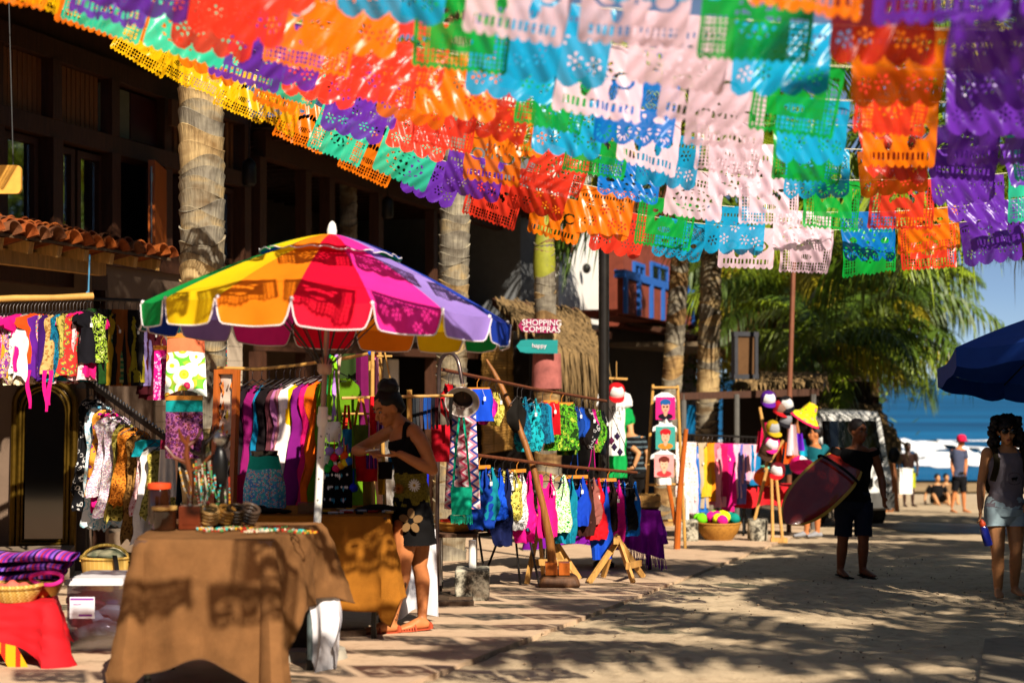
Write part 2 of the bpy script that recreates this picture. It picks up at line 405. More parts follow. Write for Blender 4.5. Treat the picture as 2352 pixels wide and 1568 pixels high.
# ================================================================== BUILDINGS along the left side
ES, EN = V((.3134, .9496, 0)), V((.9496, -.3134, 0))
class Fac:                     # a facade: s along the street, o out towards it, z up
    def __init__(f, t, d0): f.t = t; f.O = V((t+.33*d0, d0, 0)); f.d0 = d0
    def w(f, s, o, z): return f.O+ES*s+EN*o+V((0, 0, z))
    def su(f, u, o=0):
        t = f.t+1.053*o; d = -t*3267/(2254-u); return (d-f.d0+.3134*o)/.9496
    def z(f, v, u, o=0):
        t = f.t+1.053*o; d = -t*3267/(2254-u); return CAMZ-(v-869)/3267*d
    def box(f, mb, s0, s1, o0, o1, z0, z1, mi=0):
        lo = [f.w(s0,o0,z0), f.w(s0,o1,z0), f.w(s1,o1,z0), f.w(s1,o0,z0)]
        hi = [f.w(s0,o0,z1), f.w(s0,o1,z1), f.w(s1,o1,z1), f.w(s1,o0,z1)]
        mb.hexa(lo, hi, mi)
    def part(f, name, mat, parent, *boxes):
        mb = MB()
        for b in boxes: f.box(mb, *b)
        return mb.build(name, mat, parent, org=wloc(parent), smooth=False)
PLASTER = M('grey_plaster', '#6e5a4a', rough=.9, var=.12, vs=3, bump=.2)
WHITEW = M('white_plaster', '#e9e4dc', rough=.9, var=.06, vs=3, bump=.2)
SIDING = M('pale_siding', '#b5a48f', rough=.7, var=.1, vs=3)
TILE = M('terracotta_tile', '#8f4519', rough=.8, var=.4, vs=9, bump=.4)
TILE2 = M('weathered_tile', '#6f4226', rough=.85, var=.45, vs=11, bump=.4)
TILE3 = M('orange_tile', '#a8561f', rough=.8, var=.4, vs=8, bump=.4)
GLASS = glassmat('window_glass', (.75,.8,.8), .03, .3)
DARKIN = M('painted_interior_shade', '#1a120d', rough=.9, var=.3, vs=2)  # near-black colour carries the shade of unlit rooms

F1 = Fac(-10.5, 14.0)
house = empty('wooden_house', F1.w(0, 0, G(14)), 'two-storey dark timber house with slatted upper front behind the nearest palm', 'building')
s_end = F1.su(552)
F1.part('wall', PLASTER, house, (-6, s_end, -.35, 0, -1.6, 2.5))
F1.part('plinth', M('stone_step', '#7c6a58', rough=.95, var=.25, vs=5, bump=.4), house, (-6, 4.2, .0, .5, -1.6, -.62))
F1.part('floor_beam', DARKWOOD, house, (-6, s_end, -.3, .08, 2.5, 2.72))
# rooms behind the upper storey, their shade painted near-black
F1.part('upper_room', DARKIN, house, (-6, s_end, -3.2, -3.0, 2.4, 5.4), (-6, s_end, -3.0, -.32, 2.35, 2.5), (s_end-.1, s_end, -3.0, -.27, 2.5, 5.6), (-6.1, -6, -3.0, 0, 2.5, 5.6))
F1.part('head_beam', DARKWOOD, house, (-6, s_end+.1, -.2, .12, 3.84, 4.05))
F1.part('top_beam', DARKWOOD, house, (-6, s_end+.1, -.2, .12, 4.72, 4.95))
F1.part('upper_wall', DARKWOOD, house, (-6, s_end+.1, -.25, .05, 4.952, 5.72))
posts = [(-20, 0), (108, 1), (243, 1), (372, 0), (430, 0), (548, 1)]
for u, pr in posts:
    s = F1.su(u); F1.part('post', DARKWOOD, house, (s-.09, s+.09, -.18, .1+.05*pr, 2.72, 3.84) if True else 0, (s-.08, s+.08, -.17, .09+.05*pr, 4.05, 4.72))
def slats(u0, u1, n):
    s0, s1 = F1.su(u0), F1.su(u1)
    for i in range(n):
        s = s0+(s1-s0)*(i+.5)/n; F1.part('slat', MIDWOOD, house, (s-.035, s+.035, -.06, .02, 4.06, 4.71))
slats(-60, 92, 13); slats(138, 222, 8); slats(395, 425, 3); slats(445, 535, 8)
# panel with pale and maroon boards, right of the slats
F1.part('board_panel', M('grey_green_board', '#6e6b52', rough=.6, var=.15), house, (F1.su(232), F1.su(300), -.08, -.02, 4.1, 4.68))
F1.part('board_panel', M('maroon_board', '#3c1010', rough=.5, var=.2), house, (F1.su(303), F1.su(385), -.08, -.02, 4.1, 4.68))
def window(fr, root, s0, s1, z0, z1, o=-.05, fm=None, fw=.07, mull=1, gm=None, pane=True):
    mb = MB(); fm = fm or DARKWOOD
    fr.box(mb, s0, s1, o-.05, o+.05, z1-fw, z1); fr.box(mb, s0, s1, o-.05, o+.05, z0, z0+fw)
    fr.box(mb, s0, s0+fw, o-.048, o+.048, z0+fw, z1-fw); fr.box(mb, s1-fw, s1, o-.048, o+.048, z0+fw, z1-fw)
    for k in range(1, mull+1):
        s = s0+(s1-s0)*k/(mull+1); fr.box(mb, s-.025, s+.025, o-.04, o+.04, z0+fw, z1-fw)
    wn = mb.build('window', fm, root, org=wloc(root), smooth=False)
    if pane:
        for k in range(mull+1):
            a = s0+fw+(s1-s0-2*fw)*k/(mull+1); b = s0+fw+(s1-s0-2*fw)*(k+1)/(mull+1)
            p = MB(); fr.box(p, a+.03, b-.03, o-.012, o+.002, z0+fw+.003, z1-fw-.003)
            q = p.build('pane', gm or GLASS, wn, org=wloc(wn), smooth=False)
    return wn
window(F1, house, F1.su(-60), F1.su(88), 2.75, 3.82, mull=1)
window(F1, house, F1.su(114), F1.su(172), 2.75, 3.80, mull=0)
window(F1, house, F1.su(178), F1.su(236), 2.75, 3.80, mull=0)
window(F1, house, F1.su(450), F1.su(536), 2.75, 3.80, mull=1)
# curtains behind the panes
for u0, u1, c in ((150, 168, '#8a2f12'), (190, 215, '#6d7a73'), (66, 84, '#4a5048')):
    mb = MB(); s0, s1 = F1.su(u0), F1.su(u1)
    mb.grid(lambda a, b: F1.w(s0+(s1-s0)*a, -.35+.04*math.sin(a*18), 2.7+1.1*b), 24, 2); mb.build('curtain', C(c), house, org=wloc(house))
# open door leaf, seen edge on, with a brass bolt
dl = MB(); sD = F1.su(300)
a0 = F1.w(F1.su(366), .06, 2.74); a1 = a0+V((.07, -.88, 0))
dv = (a1-a0).normalized(); dn = V((dv.y, -dv.x, 0))*.04
dl.hexa([a0-dn, a1-dn, a1+dn, a0+dn], [p+V((0, 0, 1.06)) for p in (a0-dn, a1-dn, a1+dn, a0+dn)])
door = dl.build('door', REDWOOD, house, org=wloc(house), smooth=False)
rod = MB(); pm = a1+dv*.012; rod.tube([pm+V((0, 0, .05)), pm+V((0, 0, .98))], .012, 8); rod.tube([pm+V((0, 0, .8)), pm+V((0, 0, .9))], .02, 8); rod.build('bolt', STEEL, door, org=wloc(door))
# roof with a deep eave, rafters and a tile edge
mb = MB()
def roofp(s, o): return F1.w(s, o, 5.75-.42*o)
mb.hexa([roofp(-7, -3.4), roofp(-7, 1.9), roofp(s_end+.5, 1.9), roofp(s_end+.5, -3.4)], [p+V((0, 0, .09)) for p in (roofp(-7, -3.4), roofp(-7, 1.9), roofp(s_end+.5, 1.9), roofp(s_end+.5, -3.4))])
roof = mb.build('roof', M('dark_boards', '#2a1a10', **WOODK), house, org=wloc(house), smooth=False)
for i in range(22):
    s = -6.6+i*.62
    mb = MB(); a, b = F1.w(s, -.1, 5.69), F1.w(s, 1.85, 5.69-.82); mb.bar(a, b, .07, .12); mb.build('rafter', DARKWOOD, roof, org=wloc(roof), smooth=False)
def tile_mesh(L=.46, r=.105, th=.014):
    mb = MB(); pts = []
    for ring, rr in ((0, r), (1, r*.86)):
        pass
    n = 10
    for x, rr in ((0, r), (L, r*.84)):
        for q in (rr, rr-th):
            for j in range(n+1):
                a = PI*j/n; mb.v.append(V((x, -q*math.cos(a), q*math.sin(a))))
    k = n+1
    for j in range(n):
        mb.f += [(j, j+1, 2*k+j+1, 2*k+j), (k+j+1, k+j, 3*k+j, 3*k+j+1), (j+1, j, k+j, k+j+1), (2*k+j, 2*k+j+1, 3*k+j+1, 3*k+j)]; mb.m += [0]*4
    mb.f += [(0, 2*k, 3*k, k), (n, k+n, 3*k+n, 2*k+n)]; mb.m += [0]*2
    return mb
TILEMES = [tile_mesh().mesh('roof_tile', q) for q in (TILE, TILE2, TILE3)]
# tiled canopy over the shop front
can = empty('tiled_canopy', F1.w(0, 1.9, 2.43), 'timber canopy with curved terracotta roof tiles over the clothes racks on the left', 'canopy')
aE = math.atan2(EN.y, EN.x)
def cz(o): return 2.43+(1.9-o)*.2
i = 0; s = -3.6
while s < F1.su(402, 1.9):
    for r in range(5):
        o = 1.95-.38*r
        t = put('roof_tile', R.choice(TILEMES), can, F1.w(s+R.uniform(-.02, .02), o+R.uniform(-.03, .03), cz(o)+.02+R.uniform(-.012, .012))-wloc(can))
        t.rotation_euler = (R.uniform(-.03, .03), .2-math.radians(0)+R.uniform(-.04, .04), aE+PI+R.uniform(-.08, .08))
    s += .215; i += 1
sC = F1.su(402, 1.9)
mb = MB(); q = [F1.w(-3.7, 0, cz(0)-.05), F1.w(-3.7, 1.85, cz(1.85)-.05), F1.w(sC, 1.85, cz(1.85)-.05), F1.w(sC, 0, cz(0)-.05)]
mb.hexa(q, [p+V((0, 0, .03)) for p in q]); mb.build('deck', M('grey_boards', '#5b4630', **WOODK), can, org=wloc(can), smooth=False)
for k in range(13):
    s = -3.5+k*.42
    if s > sC: break
    mb = MB(); mb.bar(F1.w(s, .05, cz(.05)-.13), F1.w(s, 1.78, cz(1.78)-.12), .07, .11); mb.build('rafter', PINE, can, org=wloc(can), smooth=False)
mb = MB(); mb.bar(F1.w(-3.7, 1.5, 2.26), F1.w(F1.su(232, 1.5), 1.5, 2.26), .12, .14); mb.build('beam', PINE, can, org=wloc(can), smooth=False)
mb = MB(); mb.bar(F1.w(-3.7, .8, 2.2), F1.w(sC+.3, .8, 2.2), .14, .18); mb.build('beam', DARKWOOD, can, org=wloc(can), smooth=False)
for u in (232, 400):
    mb = MB(); s = F1.su(u, .8); mb.bar(F1.w(s, .8, -1.0), F1.w(s, .8, 2.11), .13, .13, up=(1,0,0)); mb.build('post', DARKWOOD, can, org=wloc(can), smooth=False)
# pale siding on the shop wall
for k in range(14):
    F1.part('siding_board', SIDING, house, (F1.su(352), s_end, .003, .03+.004*(k % 2), -.6+k*.2, -.405+k*.2))
# cross wall behind the mirror
mb = MB(); mb.box(V((-5.3, 15.12, .6)), (1.6, .2, 3.4)); mb.build('cross_wall', PLASTER, house, org=wloc(house), smooth=False)
# ARTESANIAS board under the eave
def text(txt, size, ext=.004):
    c = bpy.data.curves.new('t', 'FONT'); c.body = txt; c.size = size; c.extrude = ext; c.align_x = 'CENTER'; c.align_y = 'CENTER'; c.resolution_u = 3
    o = bpy.data.objects.new('t', c); COL.objects.link(o); bpy.context.view_layer.update()
    me = bpy.data.meshes.new_from_object(o.evaluated_get(bpy.context.evaluated_depsgraph_get())); bpy.data.objects.remove(o); bpy.data.curves.remove(c)
    return me
def lettering(name, txt, size, mat, parent, loc, rot, ext=.004, scale=None):
    me = text(txt, size, ext); me.materials.clear(); me.materials.append(mat)
    return put(name, me, parent, loc, rot=rot, scale=scale)
TEXTROT = (PI/2, 0, math.atan2(ES.y, ES.x))
sg = empty('shop_sign', F1.w((F1.su(345)+F1.su(418))/2, .3, 4.5), 'dark wooden board with ARTESA lettering under the timber house eave', 'sign')
mb = MB(); F1.box(mb, F1.su(345), F1.su(440), .26, .31, 4.33, 4.66); mb.build('board', M('sign_board', '#5e3a20', **WOODK), sg, org=wloc(sg), smooth=False)
lettering('lettering', 'ARTESA', .27, BLACK, sg, EN*.02+ES*.25, TEXTROT)
# small yellow board at the left edge
sg = empty('hanging_sign', P(8, 412, 9.5), 'small blank yellow wooden board hanging at upper left edge of the street', 'sign')
mb = MB(); o = P(8, 412, 9.5); wv = X(47, 9.5)-X(0, 9.5)
pts = []
for cx, cz_, a0 in ((1, 1, 0), (-1, 1, 90), (-1, -1, 180), (1, -1, 270)):
    for k in range(4):
        a = math.radians(a0+k*30); pts.append(V((cx*.085+.03*math.cos(a)-.0, 0, cz_*.065+.03*math.sin(a))))
mb.slab(pts, (0, .03, 0)); mb.build('board', M('yellow_board', '#d69b3f', rough=.6, var=.2, vs=9), sg, smooth=False)
mb = MB(); mb.tube([V((-.06, .015, .09)), V((-.1, .03, 1.4))], .004, 5); mb.tube([V((.06, .015, .09)), V((.02, .03, 1.4))], .004, 5); mb.build('cord', C('#444444'), sg)

# ------------------------------------------------------------------ dark open restaurant beyond
F2 = Fac(-10.5, 20.6)
e2 = 11.5
rest = empty('open_restaurant', F2.w(0, 0, G(20.6)), 'dark two-storey open-fronted restaurant with timber posts behind the rainbow parasol', 'building')
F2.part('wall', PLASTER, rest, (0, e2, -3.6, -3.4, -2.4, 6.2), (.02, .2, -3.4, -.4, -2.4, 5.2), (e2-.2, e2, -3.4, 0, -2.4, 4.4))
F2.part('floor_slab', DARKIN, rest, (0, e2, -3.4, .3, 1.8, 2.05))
F2.part('roof', M('brown_boards', '#2d1d12', **WOODK), rest, (-.1, e2+.1, -2.3, 1.5, 4.75, 4.9), (-.1, e2+.1, -3.7, -3.42, 4.75, 4.9), (3.4, e2+.1, -3.42, -2.3, 4.75, 4.9))  # roof left open at the back to let sun onto the white strip
F2.part('white_strip', WHITEW, rest, (.3, 4.2, -3.395, -3.36, 3.95, 4.62))  # wall whitened where the sun patch lands
F2.part('beam', DARKWOOD, rest, (0, e2, -.05, .15, 4.35, 4.74), (0, e2, -.05, .2, 1.55, 1.79))
for k in range(26): F2.part('rafter', DARKWOOD, rest, (.2+k*.44, .28+k*.44, -3.3, 1.45, 4.62, 4.745))
for u in (585, 690, 745, 858, 985):
    s = F2.su(u); F2.part('post', DARKWOOD, rest, (s-.1, s+.1, -.04, .14, -2.2, 1.54), (s-.1, s+.1, -.04, .14, 2.06, 4.34))
F2.part('lit_wall_strip', M('lit_wall_white', '#d8d3cb', rough=.8, var=.08), rest, (F2.su(555), F2.su(700), -3.38, -3.2, 4.05, 4.35))  # white band stands in for sunlit wall seen through the gap
for u, v in ((572, 400), (890, 480)):
    s = F2.su(u, .5); zz = F2.z(v, u, .5)
    l = MB(); c = F2.w(s, .5, zz); l.lathe([(.02, .22), (.09, .16), (.1, .1), (.1, -.12), (.07, -.16)], 10, c); l.tube([c+V((0, 0, .22)), F2.w(s, .5, 4.7)], .01, 6)
    lo = l.build('lantern', IRON, org=c); tag(lo, 'dark metal lantern hanging in front of the restaurant, %s' % ('beside the nearest palm trunk' if u < 600 else 'above the rainbow parasol'), 'lantern')
# pale door and bottle-shaped niche upstairs
F2.part('wall_panel', M('pale_panel', '#a39a86', rough=.9, var=.1), rest, (F2.su(1105), e2-.25, -3.37, -3.3, 2.1, 4.3))
F2.part('doorway', WHITEW, rest, (F2.su(930), F2.su(950), -.5, -.3, -2.2, 1.5))
# ground-floor shelves seen through the front
for zz in (-.9, -.4, .1, .6): F2.part('shelf', PINE, rest, (F2.su(1100), F2.su(1180), -1.2, -.8, zz, zz+.04))
# bamboo roll blind
sB0, sB1 = F2.su(1072), F2.su(1176)
bl = empty('roll_blind', F2.w((sB0+sB1)/2, .35, 1.5), 'yellow bamboo roll blind hanging behind the second palm trunk', 'blind')
zt, zb = F2.z(745, 1120, .35), F2.z(1040, 1100, .35)
n = 44
slme = None
for k in range(n):
    zz = zb+(zt-zb)*k/n
    mb = MB(); a, b = F2.w(sB0, .35+.01*math.sin(k*1.3), zz), F2.w(sB1-(.25 if k < 8 else 0), .35+.01*math.sin(k*1.1), zz); mb.tube([a, b], (zt-zb)/n*.47, 6); mb.build('slat', BAMBOO, bl, org=wloc(bl))
for f in (.2, .5, .8):
    mb = MB(); s = sB0+(sB1-sB0)*f; mb.tube([F2.w(s, .38, zb), F2.w(s, .38, zt)], .008, 5); mb.build('cord', C('#5d4522'), bl, org=wloc(bl))

# ------------------------------------------------------------------ thatch canopy (palapa) by the third palm
def thatch(name, label, ridge0, ridge1, eave0, eave1, n, L, seed, drop=.35, group=None):
    rr = random.Random(seed); root = empty(name, (ridge0+ridge1+eave0+eave1)/4, label, 'thatch roof', group)
    mb = MB(); mb.hexa([ridge0, ridge1, eave1, eave0], [p+V((0, 0, .12)) for p in (ridge0, ridge1, eave1, eave0)]); mb.build('roof_frame', DARKWOOD, root, org=wloc(root), smooth=False)
    mb = MB()
    for i in range(n):
        a = rr.random(); b = rr.random()**.7
        p = (ridge0*(1-a)+ridge1*a)*(1-b)+(eave0*(1-a)+eave1*a)*b+V((0, 0, .13+rr.uniform(0, .06)))
        dn = ((eave0+eave1)/2-(ridge0+ridge1)/2).normalized(); sd_ = (ridge1-ridge0).normalized()
        l = L*rr.uniform(.6, 1.2); wd = rr.uniform(.015, .035)
        d2 = dn+sd_*rr.uniform(-.25, .25)
        q1 = p+d2*l*.6; q2 = q1+(d2*.4+V((0, 0, -drop*rr.uniform(.6, 1.6))))*l*(.9 if b > .75 else .3)
        sw = sd_*wd; up = V((0, 0, .02))
        mb.add([p-sw, p+sw, q1+sw+up, q1-sw+up, q2], [(0,1,2,3), (3,2,4)])
    o = mb.build('thatch', M('dry_thatch', '#7d6440', rough=.95, var=.55, vs=4, stretch=(1,1,1)), root, org=wloc(root), smooth=False); kind(o, 'stuff')
    return root
d = 23.5
thatch('thatched_canopy', 'grey dry palm-thatch canopy edge behind the arrow signs', P(1130, 700, 25), P(1330, 722, 27), P(1240, 800, 22.5), P(1375, 830, 25), 1500, .7, 3, 1.0)
mb = MB(); mb.bar(P(1120, 745, 23.5), P(1400, 770, 27), .12, .14)
tag(mb.build('timber_beam', DARKWOOD, org=P(1120, 745, 23.5), smooth=False), 'dark timber beam carrying the grey thatch canopy', 'beam')

# ------------------------------------------------------------------ white house, brick house
F3 = Fac(-9.4, 32.0)
wh = empty('white_house', F3.w(0, 0, G(32)), 'white rendered house with sunlit upper wall beyond the arrow signs', 'building')
a3, b3 = F3.su(1283), F3.su(1392)
F3.part('wall', WHITEW, wh, (a3, b3, -6, 0, 2.0, 7.5))
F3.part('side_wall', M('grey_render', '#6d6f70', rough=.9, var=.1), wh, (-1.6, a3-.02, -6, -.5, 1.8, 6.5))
F3.part('ground_floor', DARKIN, wh, (-1.6, b3, -6, -.3, -3.5, 1.99))  # shaded ground floor painted as a near-black block
window(F3, wh, a3+.25, a3+.95, 4.0, 5.0, o=.03, mull=1)
l = MB(); c = F3.w(F3.su(1330), .18, F3.z(617, 1330)); l.ball(c, (.1, .1, .12)); l.build('wall_lamp', IRON, wh, org=wloc(wh))
F4 = Fac(-9.2, 36.5)
bh = empty('brick_house', F4.w(0, 0, G(36)), 'red brick house with blue-railed balcony and dark windows', 'building')
BRICK = M('red_brick', '#7a3826', rough=.9, var=.3, vs=3, bump=.3)
BLUEP = M('blue_paint', '#2a5fae', rough=.5, var=.1)
a4, b4 = F4.su(1432), F4.su(1640)
F4.part('wall', BRICK, bh, (a4, b4, -5, 0, 2.5, 8.0))
F4.part('ground_floor', DARKIN, bh, (a4, b4, -5, -.6, -4, 2.49))  # near-black block paints the shade under the canopy
for u0, u1 in ((1452, 1476), (1492, 1530), (1560, 1600)):
    wn = window(F4, bh, F4.su(u0), F4.su(u1), F4.z(682, u0), F4.z(600, u0), o=.03, fm=BLUEP, fw=.1, mull=1, gm=M('dark_glass', '#0a0d12', rough=.1, var=.05))
zb, zt = 2.6, 3.5
a5, b5 = F4.su(1428, 1.1), F4.su(1625, 1.1)
bal = F4.part('balcony', BRICK, bh, (a5, b5, 1.0, 1.15, zb, zt-.1), (a5, b5, 0.02, 1.0, zb-.05, zb+.1))
F4.part('rail', BLUEP, bal, (a5-.1, b5+.1, .95, 1.2, zt-.1, zt+.08))
for k in range(9):
    s = a5+(b5-a5)*k/8; F4.part('post', BLUEP, bal, (s-.08, s+.08, 1.152, 1.23, zb, zt-.102))
F4.part('canopy', M('weathered_boards', '#6b5a44', **WOODK), bh, (a4-3, b4+4, .2, 3.0, 1.9, 2.0))
thatch('palapa_roof', 'weathered brown thatch roof over the stalls below the brick house', F4.w(a4-1, .3, 2.5), F4.w(b4+5, .3, 2.5), F4.w(a4-1, 3.4, 1.75), F4.w(b4+5, 3.4, 1.75), 1400, .8, 8, .5)

# the other side of the street, outside the view: unseen houses added to cut the sky light
F5 = Fac(7.4, 0.0)
for i, (s0, s1, hh, lb) in enumerate([(-14, 2, 5.0, 'unseen ochre house added right of the street to block sky light, nearest the camera'), (3, 16, 5.4, 'unseen brown house added to block sky light, right of the street beyond the ochre one'), (17, 36, 4.6, 'unseen dark timber house added to block sky light, right of the street nearest the beach')]):
    oh = empty('sky_block_house', F5.w((s0+s1)/2, 0, G((s0+s1)*.475)), lb, 'building')
    z0 = G(s1)-.6; z1 = G((s0+s1)*.475)+hh
    F5.part('wall', M('house_wall_%d' % i, ('#8a6238', '#5d4028', '#3a281a')[i], rough=.9, var=.15), oh, (s0, s1, .3, 7, z0, z1))
    F5.part('roof', TILE, oh, (s0-.2, s1+.2, 0, 7.4, z1+.002, z1+.25))
    for k in range(4):
        a = s0+(s1-s0)*(k+.25)/4; F5.part('door' if k % 2 else 'window', DARKWOOD, oh, (a, a+1.1, .22, .298, G(a)+(.03 if k % 2 else 1.0), G(a)+2.2))
bh2 = empty('sky_block_house', V((-6, -15, G(-15))), 'unseen house added behind the camera to block sky light', 'building')  # out of view, added to cut sky light from behind
mb = MB(); mb.box((0, 0, 2.6), (16, 5, 5.2)); mb.build('wall', PLASTER, bh2, smooth=False)
mb = MB(); mb.box((0, 0, 5.35), (17, 6, .28)); mb.build('roof', TILE, bh2, smooth=False)
mb = MB(); mb.box((2, 2.53, 1.1), (1.2, .05, 2.2)); mb.build('door', DARKWOOD, bh2, smooth=False)

rr = random.Random(77); mb = MB()
for k in range(900):
    x, y = rr.uniform(-1.5, 5), rr.uniform(7, 20); r = rr.uniform(.004, .013)
    if x-.33*y < SWE and rr.random() < .7: continue
    c = V((x, y, G(y)+.012)); q = [V((rr.uniform(.6, 1.2)*r*dx, rr.uniform(.6, 1.2)*r*dy, rr.uniform(.4, .9)*r*dz)) for dx, dy, dz in ((1,0,0),(-1,0,0),(0,1,0),(0,-1,0),(0,0,1),(0,0,-1))]
    mb.add([c+p for p in q], [(0,2,4),(2,1,4),(1,3,4),(3,0,4),(2,0,5),(1,2,5),(3,1,5),(0,3,5)])
kind(mb.build('gravel', M('grit_stone', '#8a7660', rough=.95, var=.4), smooth=False), 'stuff')
# ================================================================== PALMS
FRONDM = M('palm_leaf', '#7d9016', rough=.45, var=.35, vs=3, spec=.4, transl=.22)
FRONDM2 = M('palm_leaf_dark', '#4c6416', rough=.45, var=.35, vs=3, spec=.4, transl=.2)
FRONDY = M('palm_leaf_yellow', '#a3941c', rough=.5, var=.3, vs=3, transl=.25)
DRYF = M('palm_leaf_dry', '#8d6a3c', rough=.8, var=.3, vs=3, transl=.2)
TRUNKM = None
def trunkmat(name, c1, c2, c3):
    m, nt, out = newmat(name); L = nt.links.new
    b = N(nt, 'ShaderNodeBsdfPrincipled'); b.inputs['Roughness'].default_value = .9; b.inputs['Specular IOR Level'].default_value = .15
    tc = N(nt, 'ShaderNodeTexCoord'); mp = N(nt, 'ShaderNodeMapping'); mp.inputs['Scale'].default_value = (3.2, 3.2, 5.5); L(tc.outputs['Object'], mp.inputs[0])
    a = N(nt, 'ShaderNodeTexNoise'); a.inputs['Scale'].default_value = 1.1; a.inputs['Detail'].default_value = 6; L(mp.outputs[0], a.inputs['Vector'])
    r = N(nt, 'ShaderNodeValToRGB'); e = r.color_ramp.elements; e.new(.5)
    for i, (p, c) in enumerate(((.36, c1), (.52, c2), (.66, c3))): e[i].position = p; e[i].color = H(c)+(1,)
    L(a.outputs[0], r.inputs[0])
    mp2 = N(nt, 'ShaderNodeMapping'); mp2.inputs['Scale'].default_value = (60, 60, 3); L(tc.outputs['Object'], mp2.inputs[0])
    f = N(nt, 'ShaderNodeTexNoise'); f.inputs['Scale'].default_value = 1; f.inputs['Detail'].default_value = 5; L(mp2.outputs[0], f.inputs['Vector'])
    mx = N(nt, 'ShaderNodeMix', data_type='RGBA', blend_type='MULTIPLY'); mx.inputs[0].default_value = .55
    r2 = N(nt, 'ShaderNodeValToRGB'); r2.color_ramp.elements[0].position = .35; r2.color_ramp.elements[0].color = (.35,.33,.3,1); r2.color_ramp.elements[1].position = .6
    L(f.outputs[0], r2.inputs[0]); L(r.outputs[0], mx.inputs[6]); L(r2.outputs[0], mx.inputs[7]); L(mx.outputs[2], b.inputs['Base Color'])
    bp = N(nt, 'ShaderNodeBump'); bp.inputs['Strength'].default_value = .7; bp.inputs['Distance'].default_value = .012; L(f.outputs[0], bp.inputs['Height']); L(bp.outputs[0], b.inputs['Normal'])
    L(b.outputs[0], out.inputs[0]); return m
TRUNKM = trunkmat('palm_bark', '#6f5a40', '#94876f', '#b79a68')
TRUNKB = trunkmat('palm_bark_brown', '#5f432a', '#94744b', '#b8935c')
TRUNKT = trunkmat('palm_bark_tan', '#80623c', '#b09468', '#c9ac78')
TRUNKG = trunkmat('palm_bark_grey', '#5a5044', '#857c6c', '#a39880')
def trunk_mesh(base, top, r0, r1, seed, ring=.12, n=28, flare=.25, depth=.075):
    rr = random.Random(seed); base, top = V(base), V(top); ax = top-base; Ln = ax.length
    rings = []; z = 0
    while z < Ln: rings.append(z); z += ring*rr.uniform(.55, 1.45)
    rings.append(Ln+.2)
    mb = MB(); zs = []
    for i in range(len(rings)-1):
        a, b = rings[i], min(Ln, rings[i+1])
        for f in (0.0, .35, .75, .96): zs.append((a+(b-a)*f, i, f))
    zs.append((Ln, len(rings)-2, 1))
    px_ = [rr.uniform(0, 6.28) for _ in range(len(rings)+1)]; am = [rr.uniform(.25, 1.0) for _ in range(len(rings)+1)]
    bow = V((ax.y, -ax.x, 0)).normalized() if abs(ax.x)+abs(ax.y) > 1e-3 else V((1, 0, 0))
    for z, i, f in zs:
        t = z/Ln; r = r0+(r1-r0)*t; r *= 1+flare*math.exp(-z/.35)
        for j in range(n):
            th = 2*PI*j/n
            w0 = .5*ring*math.sin(th*1+px_[i])*am[i]+.28*ring*math.sin(th*2+px_[i]*1.7)
            w1 = .5*ring*math.sin(th*1+px_[i+1])*am[i+1]+.28*ring*math.sin(th*2+px_[i+1]*1.7)
            zz = z+w0*(1-f)+w1*f
            bulge = -depth*.5+depth*(f**1.5)+ (.02 if f > .9 else 0)
            q = r*(1+bulge+.02*noise.noise(V((th*2, z*4, seed))))
            c = base+ax*(zz/Ln)
            mb.v.append(c+V((q*math.cos(th), q*math.sin(th), 0)))
    k = len(zs)
    tone = [rr.choice((0, 0, 1, 1, 2)) for _ in range(len(rings)+1)]
    for i in range(k-1):
        for j in range(n):
            j2 = (j+1) % n; mb.f.append((i*n+j, i*n+j2, (i+1)*n+j2, (i+1)*n+j)); mb.m.append(tone[zs[i][1]])
    return mb
def frond_mesh(Lf, el, droop, seed, nl=42, lw=.062, ll=.75, mats=None, hang=.5):
    rr = random.Random(seed); mb = MB(); pts = []; p = V((0, 0, 0)); ns = 14; ds = Lf/ns; e = el
    tang = []
    for i in range(ns+1):
        pts.append(p.copy()); t = V((math.cos(e), 0, math.sin(e))); tang.append(t); p = p+t*ds; e -= droop/ns*(.6+.8*i/ns)
    mb.tube(pts, [.028*(1-.85*i/ns) for i in range(ns+1)], 5, 0, False)
    for k in range(nl):
        f = .1+.9*(k+.5)/nl; i = min(ns-1, int(f*ns)); q = pts[i].lerp(pts[i+1], f*ns-i); t = tang[i]
        up = V((-t.z, 0, t.x)) if t.x >= 0 else V((t.z, 0, -t.x))
        l = ll*(math.sin(PI*min(1, f*.92+.08))**.6)*rr.uniform(.85, 1.1)*(1.0 if f < .8 else 1-.5*(f-.8)/.2)
        for sg in (-1, 1):
            dr = (V((0, sg, 0))*rr.uniform(.75, .95)+t*rr.uniform(.45, .75)+up*rr.uniform(-.05, .3)).normalized()
            h = hang*rr.uniform(.5, 1.4)
            m1 = q+dr*l*.5+V((0, 0, -h*.08*l)); m2 = q+dr*l*.9+V((0, 0, -h*.55*l)); m3 = q+dr*l*1.03+V((0, 0, -h*.85*l))
            w = lw*rr.uniform(.7, 1.1); sd_ = t*w/2
            mb.add([q-sd_*.5, q+sd_*.5, m1+sd_, m1-sd_, m2+sd_*.6, m2-sd_*.6, m3], [(0,1,2,3), (3,2,4,5), (5,4,6)], 0)
    return mb
FRN = []; FRS = []
